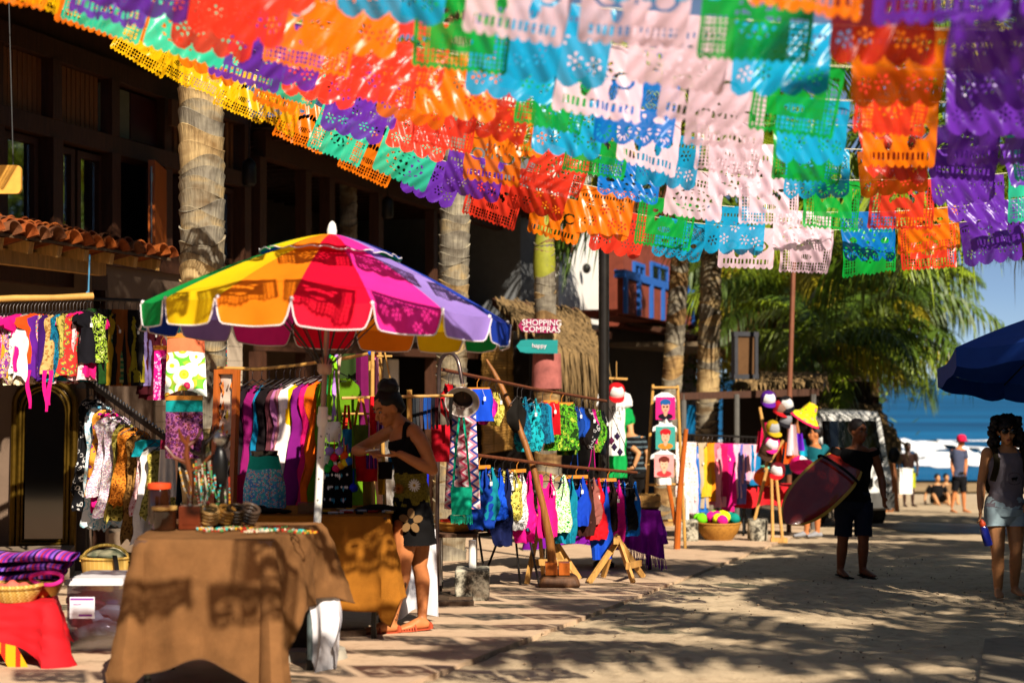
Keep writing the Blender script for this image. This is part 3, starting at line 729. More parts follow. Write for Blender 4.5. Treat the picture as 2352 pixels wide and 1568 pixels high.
for i, (Lf, el, dr, hg) in enumerate([(3.0, 1.1, 1.5, .6), (3.2, .75, 1.5, .8), (3.3, .35, 1.3, 1.2), (3.1, .05, 1.2, 1.5), (2.8, -.45, .9, 1.5), (3.2, .55, 1.9, 1.3)]):
    mb = frond_mesh(Lf, el, dr, 20+i, hang=hg)
    FRN.append([mb.mesh('palm_frond', m, smooth=False) for m in (FRONDM, FRONDM2, FRONDY, DRYF)])
    mb = frond_mesh(Lf, el, dr, 40+i, hang=hg, lw=.13, nl=36)
    FRS.append([mb.mesh('palm_frond', m, smooth=False) for m in (FRONDM, FRONDM2, FRONDY, DRYF)])
def palm(base, top, r0, r1, seed, label, nf=18, scale=1.0, ring=.12, bark=None, group='coconut palms along the street', shaft=False, dry=0, trunk_n=20, mix=(.55, .9), lift=0.0, up=1.0, FR=None):
    FR = FR or FRN
    rr = random.Random(seed); root = empty('palm_tree', base, label, 'palm tree', group)
    trunk_mesh(base, top, r0, r1, seed, ring, trunk_n).build('trunk', [bark or TRUNKM, TRUNKG, TRUNKT], root, org=base, ang=25)
    top = V(top)
    if shaft:
        mb = MB(); mb.lathe([(r1*1.05, -.5), (r1*1.15, -.3), (r1*1.0, 0), (r1*.6, .3), (.02, .6)], 12, top); mb.build('crownshaft', M('green_sheath', '#8a8a28', rough=.6, var=.25), root, org=base)
    top = top+V((0, 0, lift))
    for k in range(nf):
        az = k*2.39996+rr.uniform(-.25, .25); lv = up*k/nf
        i = [0, 1, 5, 2, 3, 4][min(5, int(lv*6))]
        x = rr.random(); mi = 0 if x < mix[0] else (1 if x < mix[1] else 2)
        if dry and lv > 1-dry: mi = 3
        s = scale*rr.uniform(.85, 1.15)
        put('frond', FR[i][mi], root, top+V((0, 0, .1))-V(base), rot=(rr.uniform(-.25, .25), rr.uniform(-.12, .12), az), scale=(s, s, s))
    if nf > 8:
        for k in range(5):
            a = k*1.3; mb = MB(); mb.ball(top+V((.2*math.cos(a), .2*math.sin(a), -.15-.06*(k % 2))), (.11, .11, .14), 10); mb.build('coconut', M('coconut', '#6b5a1f', var=.2), root, org=base)
    return root
def gp(u, d, dz=0): return V((X(u, d), d, G(d)+dz))
palm(gp(474, 11.2), V((X(452, 11.2), 11.2, 6.6)), .178, .168, 1, 'nearest coconut palm with grey ringed trunk in front of the timber house', nf=16, ring=.105, trunk_n=40, group=None)
palm(gp(1028, 16.8), V((X(1064, 16.8), 16.8, 7.5)), .185, .17, 2, 'ringed palm trunk rising right behind the rainbow parasol', nf=16, ring=.115, trunk_n=36, bark=TRUNKM, group=None)
p3 = palm(gp(1262, 20), V((X(1250, 20), 20, 3.05)), .21, .14, 3, 'slim palm carrying the magenta and turquoise arrow signs', nf=7, ring=.09, trunk_n=28, bark=TRUNKB, shaft=True, scale=.7, group=None, lift=.9, up=.33)
# pink painted band round that trunk
mb = MB(); b0 = V((X(1254, 20), 20, 0))
for k, (v0, v1, c) in enumerate(((815, 870, 'pink_band'),)):
    pass
mb.lathe([(.205, Z(893, 20)), (.212, Z(892, 20)), (.205, Z(850, 20)), (.195, Z(812, 20)), (.188, Z(811, 20))], 24, V((X(1256, 20), 20, 0))); mb.build('painted_band', M('faded_pink_paint', '#9a5750', rough=.9, var=.35, vs=6), p3, org=p3.location)
palm(gp(1522, 26), V((X(1578, 26), 26, 5.3)), .2, .16, 4, 'leaning palm behind the easel of printed t-shirts', nf=20, ring=.11, bark=TRUNKB, shaft=True, group=None, scale=1.15)
palm(gp(1618, 27), V((X(1640, 27), 27, 5.5)), .23, .19, 5, 'pale ringed palm behind the rack of pastel scarves', nf=20, ring=.13, shaft=True, group=None, scale=1.15, up=.8)
palm(gp(800, 24), V((X(800, 24), 24, 6.2)), .16, .14, 6, 'thin grey palm trunk against the dark restaurant', nf=12, ring=.14, scale=.8, group=None)
# right-hand side
palm(gp(2620, 25), V((X(2325, 24.5), 24.5, 4.1)), .22, .16, 7, 'palm at the right edge whose long fronds hang over the sea view', nf=24, scale=1.3, group=None, mix=(.4, .7), up=.8)
palm(gp(2700, 29), V((X(2330, 28), 28, 7.4)), .2, .15, 8, 'taller palm behind the purple banners at upper right', nf=15, scale=1.1, group=None, up=.8)
palm(gp(2010, 44), V((X(2010, 40), 40, 1.9)), .14, .1, 15, 'short palm in front of the surf with a yellowing frond', nf=14, scale=.95, group=None, mix=(.3, .5))
bgp = [(1800, 34, 690, .7), (1862, 37, 730, .9), (1905, 40, 640, 1.1), (1712, 44, 640, .8), (1960, 36, 700, .95), (1820, 46, 600, 1.1), (1985, 48, 620, 1.1), (1735, 50, 690, 1.0), (1900, 30, 800, .6), (1945, 55, 580, 1.2)]
for i, (u, d, v, s) in enumerate(bgp):
    palm(gp(u+R.uniform(-14, 14), d), V((X(u, d), d, Z(v, d))), .14, .1, 30+i, 'background palm by the beach, %s from the left in its cluster' % ordn(sorted([b[0] for b in bgp]).index(u)), nf=26, scale=s*1.25, group='palms clustered before the beach', dry=.1, trunk_n=10, mix=(.4, .92))
# shade palms standing beyond the right side of the frame; their shadows cross the street
SHT = [(2.7, 7.9, 1.0, 9), (5.1, 9.6, 1.0, 8), (3.6, 14.3, 1.0, 16), (4.9, 16.9, 1.0, 12), (6.6, 12.6, .85, 9), (7.4, 19, 1.1, 13), (9.2, 23.5, 1.2, 16), (11, 28, 1.2, 16)]
for i, (tx, ty, s_, n_) in enumerate(SHT):
    h = 6.2 if ty < 10 else 7.4; cx, cy = tx+math.sin(SUN_AZ)*h*1.28, ty-math.cos(SUN_AZ)*h*1.28; cz_ = G(ty)+h-.3
    bx = max(cx+.8, .36*cy+1.2, .33*cy+4.2); by = cy+.3
    palm(V((bx, by, G(by))), V((cx, cy, cz_)), .2, .15, 60+i, 'tall coconut palm shading the right side of the street, %s from the camera' % ordn(sorted([q[1] for q in SHT]).index(ty)), nf=n_, scale=s_, group='shade palms right of the street', trunk_n=12, up=.7 if ty < 10 else 1.0, FR=FRS)
# low green bushes behind the stalls
GREENL = M('bush_leaf', '#44601f', rough=.5, var=.4, vs=4, transl=.3)
def bush(c, r, n, label, seed, mat=GREENL, ls=.16):
    rr = random.Random(seed); root = empty('bush', V((c[0], c[1], G(c[1]))), label, 'bush'); mb = MB()
    for k in range(n):
        q = V((rr.gauss(0, .5), rr.gauss(0, .5), rr.gauss(0, .45))); q = V((q.x*r[0], q.y*r[1], q.z*r[2]))+V(c)
        a = rr.uniform(0, 6.28); t = rr.uniform(-.6, .9); d1 = V((math.cos(a)*math.cos(t), math.sin(a)*math.cos(t), math.sin(t)))*ls*rr.uniform(.6, 1.4)
        d2 = d1.cross(V((rr.uniform(-1,1), rr.uniform(-1,1), 1))).normalized()*ls*.28
        mb.add([q-d1, q+d2, q+d1, q-d2], [(0,1,2,3)])
    mb.build('leaves', mat, root, org=root.location, smooth=False)
    mb = MB(); mb.tube([V((c[0], c[1], G(c[1]))), V(c)], [.06, .03], 6); mb.build('stem', DARKWOOD, root, org=root.location)
    return root
bush((X(1745, 45), 45, Z(840, 45)), (2.4, 1.5, 1.6), 2200, 'dense green bush behind the sign board beneath the far palms', 1)
bush((X(1880, 48), 48, Z(860, 48)), (2.6, 1.5, 1.5), 2200, 'dark green bush behind the van beneath the far palms', 2)
bush((X(1960, 50), 50, Z(800, 50)), (1.8, 1.5, 1.8), 1800, 'olive green bush at the sea end of the palm cluster', 3, FRONDM)
bush((X(1662, 50), 50, Z(720, 50)), (2.0, 1.5, 2.6), 2000, 'tall dark bush between the two leaning palms', 4)
# ================================================================== PAPEL PICADO
def flagmat(name, col):
    m, nt, out = newmat(name); L = nt.links.new
    c = H(col)+(1,)
    tc = N(nt, 'ShaderNodeTexCoord'); nz = N(nt, 'ShaderNodeTexNoise'); nz.inputs['Scale'].default_value = 7; nz.inputs['Detail'].default_value = 4; nz.inputs['Distortion'].default_value = 1.2
    oi = N(nt, 'ShaderNodeObjectInfo'); ad = N(nt, 'ShaderNodeVectorMath', operation='ADD'); cx = N(nt, 'ShaderNodeCombineXYZ'); ml = N(nt, 'ShaderNodeMath', operation='MULTIPLY'); ml.inputs[1].default_value = 37; L(oi.outputs['Random'], ml.inputs[0]); L(ml.outputs[0], cx.inputs[0]); L(ml.outputs[0], cx.inputs[2]); L(tc.outputs['Object'], ad.inputs[0]); L(cx.outputs[0], ad.inputs[1]); L(ad.outputs[0], nz.inputs['Vector'])
    bp = N(nt, 'ShaderNodeBump'); bp.inputs['Strength'].default_value = .5; bp.inputs['Distance'].default_value = .008; L(nz.outputs[0], bp.inputs['Height'])
    df = N(nt, 'ShaderNodeBsdfDiffuse'); df.inputs[0].default_value = c; L(bp.outputs[0], df.inputs['Normal'])
    tr = N(nt, 'ShaderNodeBsdfTranslucent'); tr.inputs[0].default_value = c
    m1 = N(nt, 'ShaderNodeMixShader'); m1.inputs[0].default_value = .32; L(df.outputs[0], m1.inputs[1]); L(tr.outputs[0], m1.inputs[2])
    tp = N(nt, 'ShaderNodeBsdfTransparent'); tp.inputs[0].default_value = tuple(.3+.45*x for x in c[:3])+(1,)
    m2 = N(nt, 'ShaderNodeMixShader'); m2.inputs[0].default_value = .15; L(m1.outputs[0], m2.inputs[1]); L(tp.outputs[0], m2.inputs[2])
    gl = N(nt, 'ShaderNodeBsdfGlossy'); gl.inputs['Roughness'].default_value = .28; L(bp.outputs[0], gl.inputs['Normal'])
    fr = N(nt, 'ShaderNodeFresnel'); fr.inputs['IOR'].default_value = 1.45; L(bp.outputs[0], fr.inputs['Normal'])
    m3 = N(nt, 'ShaderNodeMixShader'); hf_ = N(nt, 'ShaderNodeMath', operation='MULTIPLY'); hf_.inputs[1].default_value = .55; L(fr.outputs[0], hf_.inputs[0]); L(hf_.outputs[0], m3.inputs[0]); L(m2.outputs[0], m3.inputs[1]); L(gl.outputs[0], m3.inputs[2])
    L(m3.outputs[0], out.inputs[0]); return m
FC = {k: flagmat('flag_'+k, c) for k, c in dict(yellow='#f5bd08', orange='#f77a0c', red='#ee3b25', purple='#6a2fae', teal='#35d3a8', blue='#16a6d8', deepblue='#0a6fc4', green='#12a83c', pink='#f0cdda').items()}
FW, FH, NU, NV = .385, .30, 84, 60
def el(a, b, ca, cb, ra, rb): return ((a-ca)/ra)**2+((b-cb)/rb)**2
def design(k):
    def keep(a, b):
        x = a-.5; y = b
        # bottom edge
        if k in (0, 3): e = 1-.05*(1-abs(math.sin(PI*a*14)))            # pointed teeth
        elif k in (1, 4): e = 1-.11*(1-abs(math.sin(PI*a*4))**.7)        # wide scallops
        else: e = 1-.06*(1-abs(math.sin(PI*a*9))**.7)
        if y > e: return False
        if y < .13 or abs(x) > .465: return True
        if y > e-.045: return True
        ax = abs(x)
        def lat(p, th): return ((a*p) % 1 > th and (b*p*.75) % 1 > th)
        def dia(p, th):
            q = (a+b*.75)*p; r = (a-b*.75)*p; return (q % 1 > th and r % 1 > th)
        if k == 0:      # lattice corners, ring medallion
            if ax > .27 and y > .5: return not lat(22, .34)
            r = el(x, y, 0, .48, .2, .27); th = math.atan2((y-.48)/.27, x/.2)
            if r < .1: return True
            if .12 < r < .55: return not (math.sin(th*8) > .35)
            if .75 < r < 1.0: return not (math.sin(th*14) > .2)
            if y < .32 and ax > .22: return not ((a*16) % 1 > .55 and (b*14) % 1 > .45)
            return True
        if k == 1:      # diamond net top, fan scallops below
            if y < .42 and ax > .1: return not dia(19, .32)
            if y > .72:
                c = (math.floor(a*4)+.5)/4; r = el(a, y, c, .78, .1, .17); th = math.atan2(y-.78, (a-c)*1.6)
                return not (.25 < r < .95 and math.sin(th*11) > .25)
            r = el(x, y, 0, .5, .15, .17); return not (.3 < r < .8 and math.sin(math.atan2(y-.5, x)*6) > .2) and not (el(ax, y, .3, .58, .07, .06) < 1)
        if k == 2:      # two birds and a sun
            r = el(ax, y, .26, .45, .13, .12)
            if r < 1 and r > .45: return False
            if el(ax, y, .16, .62, .05, .12) < 1: return False
            th = math.atan2((y-.32), x*1.3); r = el(x, y, 0, .32, .1, .14)
            if .4 < r < 1.6 and math.sin(th*9) > .3: return False
            if y > .76 and ax < .4: return not ((a*15) % 1 > .45 and y < .88)
            return True
        if k == 3:      # grid border all round, flower basket
            if ax > .33 or y > .74: return not lat(20, .36)
            for i in range(7):
                t = -.9+i*.3; 
                if el(x, y, .22*math.sin(t), .58-.28*math.cos(t), .028, .06) < 1: return False
            if el(x, y, 0, .62, .12, .06) < 1 and (a*30) % 1 > .4: return False
            return not (el(ax, y, .2, .26, .05, .035) < 1)
        if k == 4:      # flower dots
            for cx, cy in ((-.28, .36), (.28, .36), (0, .42), (-.17, .68), (.17, .68), (-.36, .72), (.36, .72)):
                r = el(x, y, cx, cy, .085, .115); th = math.atan2((y-cy)/.115, (x-cx)/.085)
                if r < .06: return False
                if .25 < r < .9 and math.sin(th*6+cx*9) > .35: return False
            return not (y < .22 and (a*18) % 1 > .5 and y > .15)
        # 5: letters-like slits and arcs
        if .2 < y < .34 and ax < .4: return not ((a*17) % 1 > .55 and (b*9+a*2) % 1 > .25)
        r = el(x, y, 0, .62, .36, .24)
        if .7 < r < .9: return not (math.sin(math.atan2(y-.62, x)*16) > .0)
        if r < .45: return not (math.sin(x*60)+math.sin(y*45) > .95)
        return True
    return keep
FLAGS = []
for k in range(6):
    for q in range(3):
        rr = random.Random(k*7+q); mb = MB(); ph = rr.uniform(0, 6); a1 = rr.uniform(.008, .02); fq = rr.uniform(2, 3.4); cu = (-.02, .05, .14)[q]; tw = rr.uniform(-.05, .05)
        def shape(a, b, ph=ph, a1=a1, fq=fq, cu=cu, tw=tw):
            return V(((a-.5)*FW*(1-.02*b), cu*b*b*.6+a1*b*math.sin(fq*2*PI*a+ph+b)+tw*(a-.5)*b*2+.004*math.sin(a*31+b*17+ph), -b*FH*(1-.12*abs(cu)*b*4)))
        mb.grid(shape, NU, NV, 0, design(k)); FLAGS.append(mb.mesh('flag', FC['red'], ang=180))
NAMES = ['ring and lattice', 'net and fan', 'bird and sun', 'gridded basket', 'flower', 'slotted arch']
# strings across the street: depth, type
SY = [4.3, 4.95, 5.6, 6.25, 6.95, 7.65, 8.3, 8.9, 9.4, 9.9]
SY = [3.3, 3.95]+SY
# colour bands counted from the right (t = 0 band is purple)
BAND = {0: ('purple', 'purple'), 1: ('orange', 'red'), 2: ('blue', 'green'), 3: ('pink', 'pink'), 4: ('blue', 'pink'), 5: ('green', 'blue'), 6: ('orange', 'red'),
        7: ('red', 'orange'), 8: ('purple', 'red'), 9: ('teal', 'purple'), 10: ('teal', 'orange'), 11: ('yellow', 'orange'), 12: ('yellow', 'yellow'), 13: ('yellow', 'yellow'), -1: ('purple', 'teal'), -2: ('purple', 'teal'), -3: ('orange', 'yellow')}
def cat(t, y):
    x = t+.33*y; q = (y-4.3)/5.45; k = .022+.044*max(0, q)**1.5; base = 1.38-.06*q-.29*sm(8.3, 9.9, y)
    return CAMZ+base+k*(x-2.2)**2+.015*noise.noise(V((t, y*3, 0)))
CORDM = M('white_cord', '#d8cdb0', rough=.7)
for k, y0 in enumerate(SY):
    typ = k % 2; rr = random.Random(100+k); off = rr.uniform(-.12, .12)
    yaw = .02*math.sin(k*2.1)
    pts = []
    for i in range(41):
        t = -6.2+i*.23; y = y0-yaw*(t+1.5); x = t+.33*y0
        pts.append(V((x, y, cat(t, y0))))
    o = MB(); o.tube(pts, .0028, 5); ob = o.build('banner_string', CORDM, org=pts[20])
    tag(ob, 'thin white string of paper banners, %s string away from the camera' % ordn(k), 'string', 'strings of cut banners across the street')
    vis = []
    for b in range(13, -4, -1):
        t = -.425*b-.02+off+rr.uniform(-.02, .02); x = t+.33*y0; u0 = 1176+(x-.25)*3267/y0; u1 = 1176+(x+.25)*3267/y0
        zt = cat(t, y0); vb = 869-(zt-CAMZ-.32)*3267/y0
        if y0 < 4:
            if not -1.1 < x < .6: continue
        elif u1 < -60 or u0 > 2420 or vb < -40: continue
        vis.append((b, t, x, zt))
    for n, (b, t, x, zt) in enumerate(vis):
        c = BAND[b][typ]
        if c == 'blue' and rr.random() < .25: c = 'deepblue'
        dsg = rr.choice({'yellow': [3, 0], 'teal': [0, 5], 'purple': [4, 2], 'pink': [2, 5, 3], 'blue': [1, 4], 'deepblue': [1], 'green': [3, 0], 'red': [3, 0, 4], 'orange': [4, 2, 3]}[c])
        me = FLAGS[dsg*3+rr.choice((0, 0, 1, 1, 2))]
        f = put('paper_banner', me, None, (x+rr.uniform(-.015, .015), y0-yaw*(t+1.5)-.004, zt+.004))
        dz = (cat(t+.2, y0)-cat(t-.2, y0))/.4
        f.rotation_euler = (rr.gauss(-.03, .19), -math.atan(dz)+rr.uniform(-.05, .05), rr.gauss(0, .2)); f.scale = (rr.choice((-1, 1))*rr.uniform(.97, 1.05), 1, rr.uniform(.95, 1.12))
        f.material_slots[0].link = 'OBJECT'; f.material_slots[0].material = FC[c]
        tag(f, '%s paper banner with %s cut-outs, %s from left on the %s string' % (c.replace('deepblue', 'deep blue'), NAMES[dsg], ordn(n), ordn(k)), 'banner', 'cut paper banners strung over the street')
# ================================================================== CLOTH AND GARMENTS
def lerp_tab(tab, x):
    for (a, p), (b, q) in zip(tab, tab[1:]):
        if x <= b: return p+(q-p)*(x-a)/(b-a)
    return tab[-1][1]
KINDS = {      # half width along the length (fractions of width), neck drop, strap cut
 'dress': ([(0, .34), (.08, .36), (.16, .44), (.36, .38), (1, .62)], .16, .5),
 'top':   ([(0, .42), (.15, .46), (.5, .44), (1, .5)], .2, .45),
 'tee':   ([(0, .3), (.02, .62), (.2, .78), (.28, .8), (.285, .46), (1, .46)], .05, .3),
 'skirt': ([(0, .40), (.18, .42), (1, .56)], 0, 0),
 'scarf': ([(0, .5), (1, .46)], 0, 0),
 'swim':  ([(0, .22), (.1, .26), (.28, .38), (.45, .36), (.7, .44), (.9, .42), (1, .36)], .5, .75),
 'bikini':([(0, .1), (.2, .2), (.45, .5), (.7, .46), (1, .1)], .1, .5),
 'pants': ([(0, .3), (.5, .34), (1, .5)], 0, 0),
}
def garment_mb(knd, L, w, seed, fold=.018, th=.05, nu=14, nv=16, ruf=0, jag=0):
    rr = random.Random(seed); tab, neck, nw = KINDS[knd]; mb = MB(); ph = rr.uniform(0, 6); f1 = rr.uniform(5, 9); sw = rr.uniform(-.04, .04)
    jg = [rr.uniform(-jag, jag) for _ in range(nu+1)]
    for sgn in (-1, 1):
        def fn(a, b, sgn=sgn):
            x = (a-.5)*2
            zt = -.10*L**.5*abs(x)**1.3 if knd in ('dress', 'top', 'tee') else 0
            if neck and abs(x) < nw: zt -= neck*(1-(abs(x)/nw)**2)*(1.0 if sgn < 0 else .55)*min(L, .5)
            bot = -L*(1+jg[int(round(a*nu))])
            z = zt+(bot-zt)*b
            hw = lerp_tab(tab, min(1, -z/L))*w
            thk = th*math.sqrt(max(0, 1-x*x))*(.5+.7*b)
            rp = fold*(.2+b)*math.sin(f1*x+ph+1.5*b)+fold*1.1*noise.noise(V((x*2.2+seed, z*7, sgn*.3)))+ (ruf*math.sin(z*90+ph+3*math.sin(x*5))*.6 if ruf else 0)
            hw *= 1+(.3 if knd == 'swim' else .16)*noise.noise(V((seed*3.1, z*6, x))); return V((x*hw+sw*b*L, sgn*thk+rp, z+ (ruf*.4*math.sin(z*70+x*8) if ruf else 0)))
        mb.grid(fn, nu, nv, 0)
    return mb
HANG = M('hanger_wire', '#3a3433', rough=.4, metal=.6)
WHANG = M('hanger_wood', '#c57a28', rough=.45, var=.2)
def hanger_mb(w=.36, hook=.1, wood=False):
    mb = MB(); t = .012 if wood else .005
    if wood: mb.bar(V((-w/2, 0, 0)), V((w/2, 0, 0)), .02, .03)
    else: mb.tube([V((-w/2, 0, -.07)), V((0, 0, 0)), V((w/2, 0, -.07)), V((-w/2, 0, -.07))], t, 5)
    mb.tube([V((0, 0, 0)), V((0, 0, hook*.6)), V((.02, 0, hook*.9)), V((0, 0, hook)), V((-.02, 0, hook*.85))], .003, 5)
    return mb
HME = {}
def garment(p, knd, L, w, mat, label, rz, seed=0, cat=None, group=None, wood=False, hook=.1, name=None, **kw):
    p = V(p); top = p-V((0, 0, hook)); th_ = kw.get('th', .05)
    o = garment_mb(knd, L, w, seed, **kw).build(name or {'tee': 't_shirt', 'swim': 'swimsuit'}.get(knd, knd), mat)
    o.location = top; o.rotation_euler = (0, 0, rz)
    nice = {'tee': 't-shirt', 'swim': 'swimsuit'}.get(knd, knd)
    tag(o, label, cat or nice, group)
    if seed % 3 == 1:
        tg = MB(); tg.box((w*.12, -th_-.03, -L*.3), (.022, .002, .035)); tg.tube([V((w*.12, -th_-.03, -L*.3+.018)), V((w*.1, -.03, -L*.3+.08))], .0012, 4); tg.build('price_tag', M('tag_paper', '#e4dfd6', rough=.8, var=.03), o, smooth=False)
    key = (round(w*.8, 2), wood, hook)
    if key not in HME: HME[key] = hanger_mb(w*.7, hook, wood).mesh('hanger', WHANG if wood else HANG)
    put('hanger', HME[key], o)
    return o
P_ = dict(
 swirl=PAT('black_swirl', 'paisley', ['#0d0d0f', '#f0ece4', '#15131a', '#d9d2c8'], 14),
 pinkpais=PAT('pink_paisley', 'paisley', ['#c02a6a', '#f3e9e6', '#a4265c', '#f0dfe2', '#d86a9b'], 15),
 damask=PAT('pink_damask', 'paisley', ['#f7d9ea', '#e0168a', '#f2b9da', '#d8127f'], 22),
 cream=PAT('cream_geometric', 'paisley', ['#1b1510', '#d9c49a', '#6a4a22', '#e6d6b0'], 18),
 multi=PAT('multi_print', 'floral', ['#f2e6d8', '#d3334f', '#3b6fb0', '#e8b93a', '#7a2f86'], 22),
 tanp=PAT('tan_paisley', 'paisley', ['#5a3414', '#b58544', '#7d5122', '#c9a062'], 22),
 maroon=PAT('maroon_paisley', 'paisley', ['#5a0f22', '#a8324e', '#6d1630', '#e2b7b4'], 16),
 teal=PAT('teal_print', 'speck', ['#0a3e58', '#0d6f8e', '#0a4a6a', '#1590a8'], 26),
 olive=PAT('olive_print', 'paisley', ['#2e2a12', '#8f8233', '#4b4218', '#b9a950'], 20),
 redw=PAT('red_white_print', 'paisley', ['#d5152c', '#f3e3e2', '#c01028', '#f0c8c8'], 26),
 greeny=PAT('green_yellow_print', 'paisley', ['#0d8a5e', '#e3a51f', '#0f6d4a', '#c9302a'], 15),
 limeblack=PAT('lime_black_print', 'speck', ['#10130a', '#a9c83a', '#1a1d0c', '#d3e27a', '#2a3010'], 30),
 leopard=PAT('leopard_print', 'paisley', ['#1c0f06', '#c2641a', '#2a1408', '#d98127'], 32),
 brownp=PAT('brown_print', 'paisley', ['#1d120a', '#7c5424', '#3a230f', '#946a33'], 26),
 whitefl=PAT('white_floral', 'floral', ['#e8c33a', '#3a62b0', '#efe6e4', '#b7588c', '#f2ecec'], 34),
 blackw=PAT('black_white_print', 'paisley', ['#0b0b0d', '#2a2a30', '#cfcac6', '#101014'], 13),
 purplem=PAT('purple_magenta_print', 'paisley', ['#3a1a66', '#e01a8a', '#4a2280', '#f0a03a'], 12),
 lightblue=PAT('light_blue_print', 'speck', ['#e9f1f4', '#9fd0e0', '#f1f5f6', '#5aa8c8'], 14),
 bigflower=PAT('big_flower_print', 'floral', ['#e8601a', '#f0d24a', '#e8882a', '#f4efe4', '#f6f2ea', '#9cc03a'], 10, thr=[0,.14,.22,.36,.5,.66]),
 aquafl=PAT('aqua_floral', 'floral', ['#f0d640', '#d04080', '#eaf4f4', '#6cc0d8', '#58b4d4'], 36),
 darkfl=PAT('dark_plum_floral', 'floral', ['#c0608c', '#3c1230', '#6a2852', '#2a0c24', '#8a4a70'], 30),
 stripeg=PAT('green_stripe', 'hstripe', ['#1d5c3a', '#a89a5a', '#2a6a44', '#6a7a44'], 9),
 bluered=PAT('blue_red_print', 'speck', ['#0c5a86', '#1aa0b4', '#d8243a', '#2ac07a', '#0e3f7a'], 18),
 zebray=PAT('yellow_black_print', 'paisley', ['#12100a', '#cbb740', '#1a160c', '#d8c860'], 22),
 zebraw=PAT('white_black_print', 'paisley', ['#0c0c0e', '#d8d4d0', '#121216', '#f0ece8'], 24),
 limew=PAT('lime_white_print', 'speck', ['#e8f0d8', '#62d420', '#eef4e4', '#2a9a18'], 30),
 greenp=PAT('leafy_green_print', 'speck', ['#1c3a10', '#5fae22', '#2a5416', '#b8d040', '#16300c'], 20),
 tealp=PAT('teal_black_print', 'paisley', ['#06181c', '#0d8492', '#08282c', '#18a8b4'], 16),
 sarape=PAT('striped_blanket', 'stripe', ['#6a2a9a', '#c23aa0', '#4a2a86', '#8a5ac8', '#2a1a4a', '#d05ab0', '#7a4ac0', '#b02a4a'], 9),
 zig=PAT('pink_zigzag_scarf', 'zig', ['#e9a8b4', '#d04868', '#f2e4e6', '#e08a9c', '#3a4a96', '#f0dfe0'], 11),
 woven=PAT('woven_palm', 'zig', ['#c9a252', '#a87e34', '#d6b468', '#b88c40'], 50, transl=0),
 pastel=PAT('pastel_print', 'paisley', ['#c9a49a', '#e8d6cc', '#b88a86', '#efe2da'], 16),
 neon=PAT('neon_weave', 'floral', ['#f2e21a', '#f02a6a', '#8ae01a', '#f0a01a', '#d8e81a'], 13, thr=[0,.22,.34,.46,.58]),
 mint=C('#6fcfb0'), )
# ---- rack 1: bamboo rail at the left edge
RA, RB = P(-60, 690, 12.25), P(213, 680, 12.85)
o = MB(); o.tube([RA, RA.lerp(RB, .33)+V((0,0,.005)), RA.lerp(RB, .66)-V((0,0,.004)), RB], [.03, .032, .03, .034], 10)
rl = o.build('bamboo_rail', BAMBOO, org=RB); tag(rl, 'thick bamboo rail roped under the tiled canopy, holding colourful tops', 'rail')
o = MB(); o.tube([P(203, 668, 12.82), P(205, 600, 12.9)], .009, 6); 
for k in range(4): o.lathe([(.038, -.008), (.042, 0), (.038, .008)], 12, P(201+k*3, 680, 12.83)-V((0,0,0)))
rp_ = MB(); rp_.tube([RB+V((-.04, -.0, .0)), P(204, 640, 12.85), P(206, 585, 12.95)], .008, 6); rp_.tube([RB+V((-.05+.012*math.sin(t), .04*math.cos(t*5), .04*math.sin(t*5))) for t in [i*.06 for i in range(60)]], .006, 5)
rp_.build('rope', C('#4d86a8'), rl, org=wloc(rl))
row1 = [('swirl','black and white swirl'),('pinkpais','white and pink paisley'),('damask','pink damask'),('#b98a1e','mustard'),('multi','multicoloured'),('cream','cream and black geometric'),('swirl','black and cream scroll'),('#e0147e','magenta'),('#efe2e2','white'),('#8d8780','grey'),('#efdcd8','pale pink'),('#e84a12','orange-red'),('#5a1a86','purple'),('multi','many-coloured floral'),('#3d1466','dark violet'),('tanp','tan paisley fringed'),('tanp','brown and tan paisley'),('maroon','maroon paisley'),('teal','deep teal print'),('#0c7f8e','plain teal'),('olive','olive print'),('#c3101e','red'),('greeny','green and yellow print'),('redw','red and white print'),('#d8136e','hot pink'),('limeblack','lime and black front-facing'),('#141218','black')]
for i, (m_, nm) in enumerate(row1):
    f = .2+.78*i/(len(row1)-1); p = RA.lerp(RB, f)-V((0,0,.03))
    front = 'lime' in nm
    garment(p, R.choice(['top', 'tee', 'dress', 'top']) if not front else 'top', R.uniform(.46, .66), R.uniform(.3, .42), P_[m_] if m_ in P_ else C(m_), '%s top on the left bamboo rail, %s from its left end' % (nm, ordn(i)), math.radians(12 if front else R.uniform(52, 74)), seed=i, cat='top', group='tops on the left bamboo rail', hook=.09, jag=.06 if 'fring' in nm or i % 4 == 0 else .02)
for u, v0, v1, c in ((66, 850, 938, 'first'), (104, 850, 945, 'second'), (114, 850, 930, 'third')):
    q = P(u, v0, 12.4); mb = MB()
    hh = (v1-v0)/3267*12.4; mb.grid(lambda a, b: V(((a-.5)*.04*(1-.3*b)+.012*math.sin(b*5+u), .01*math.sin(b*9+a*2), -b*hh)), 3, 10)
    tag(mb.build('tie_ribbon', C('#e0147e'), org=None), 'hot pink tie ribbon dangling below the left bamboo rail, %s from left' % c, 'ribbon', 'ribbons below the bamboo rail').location = q
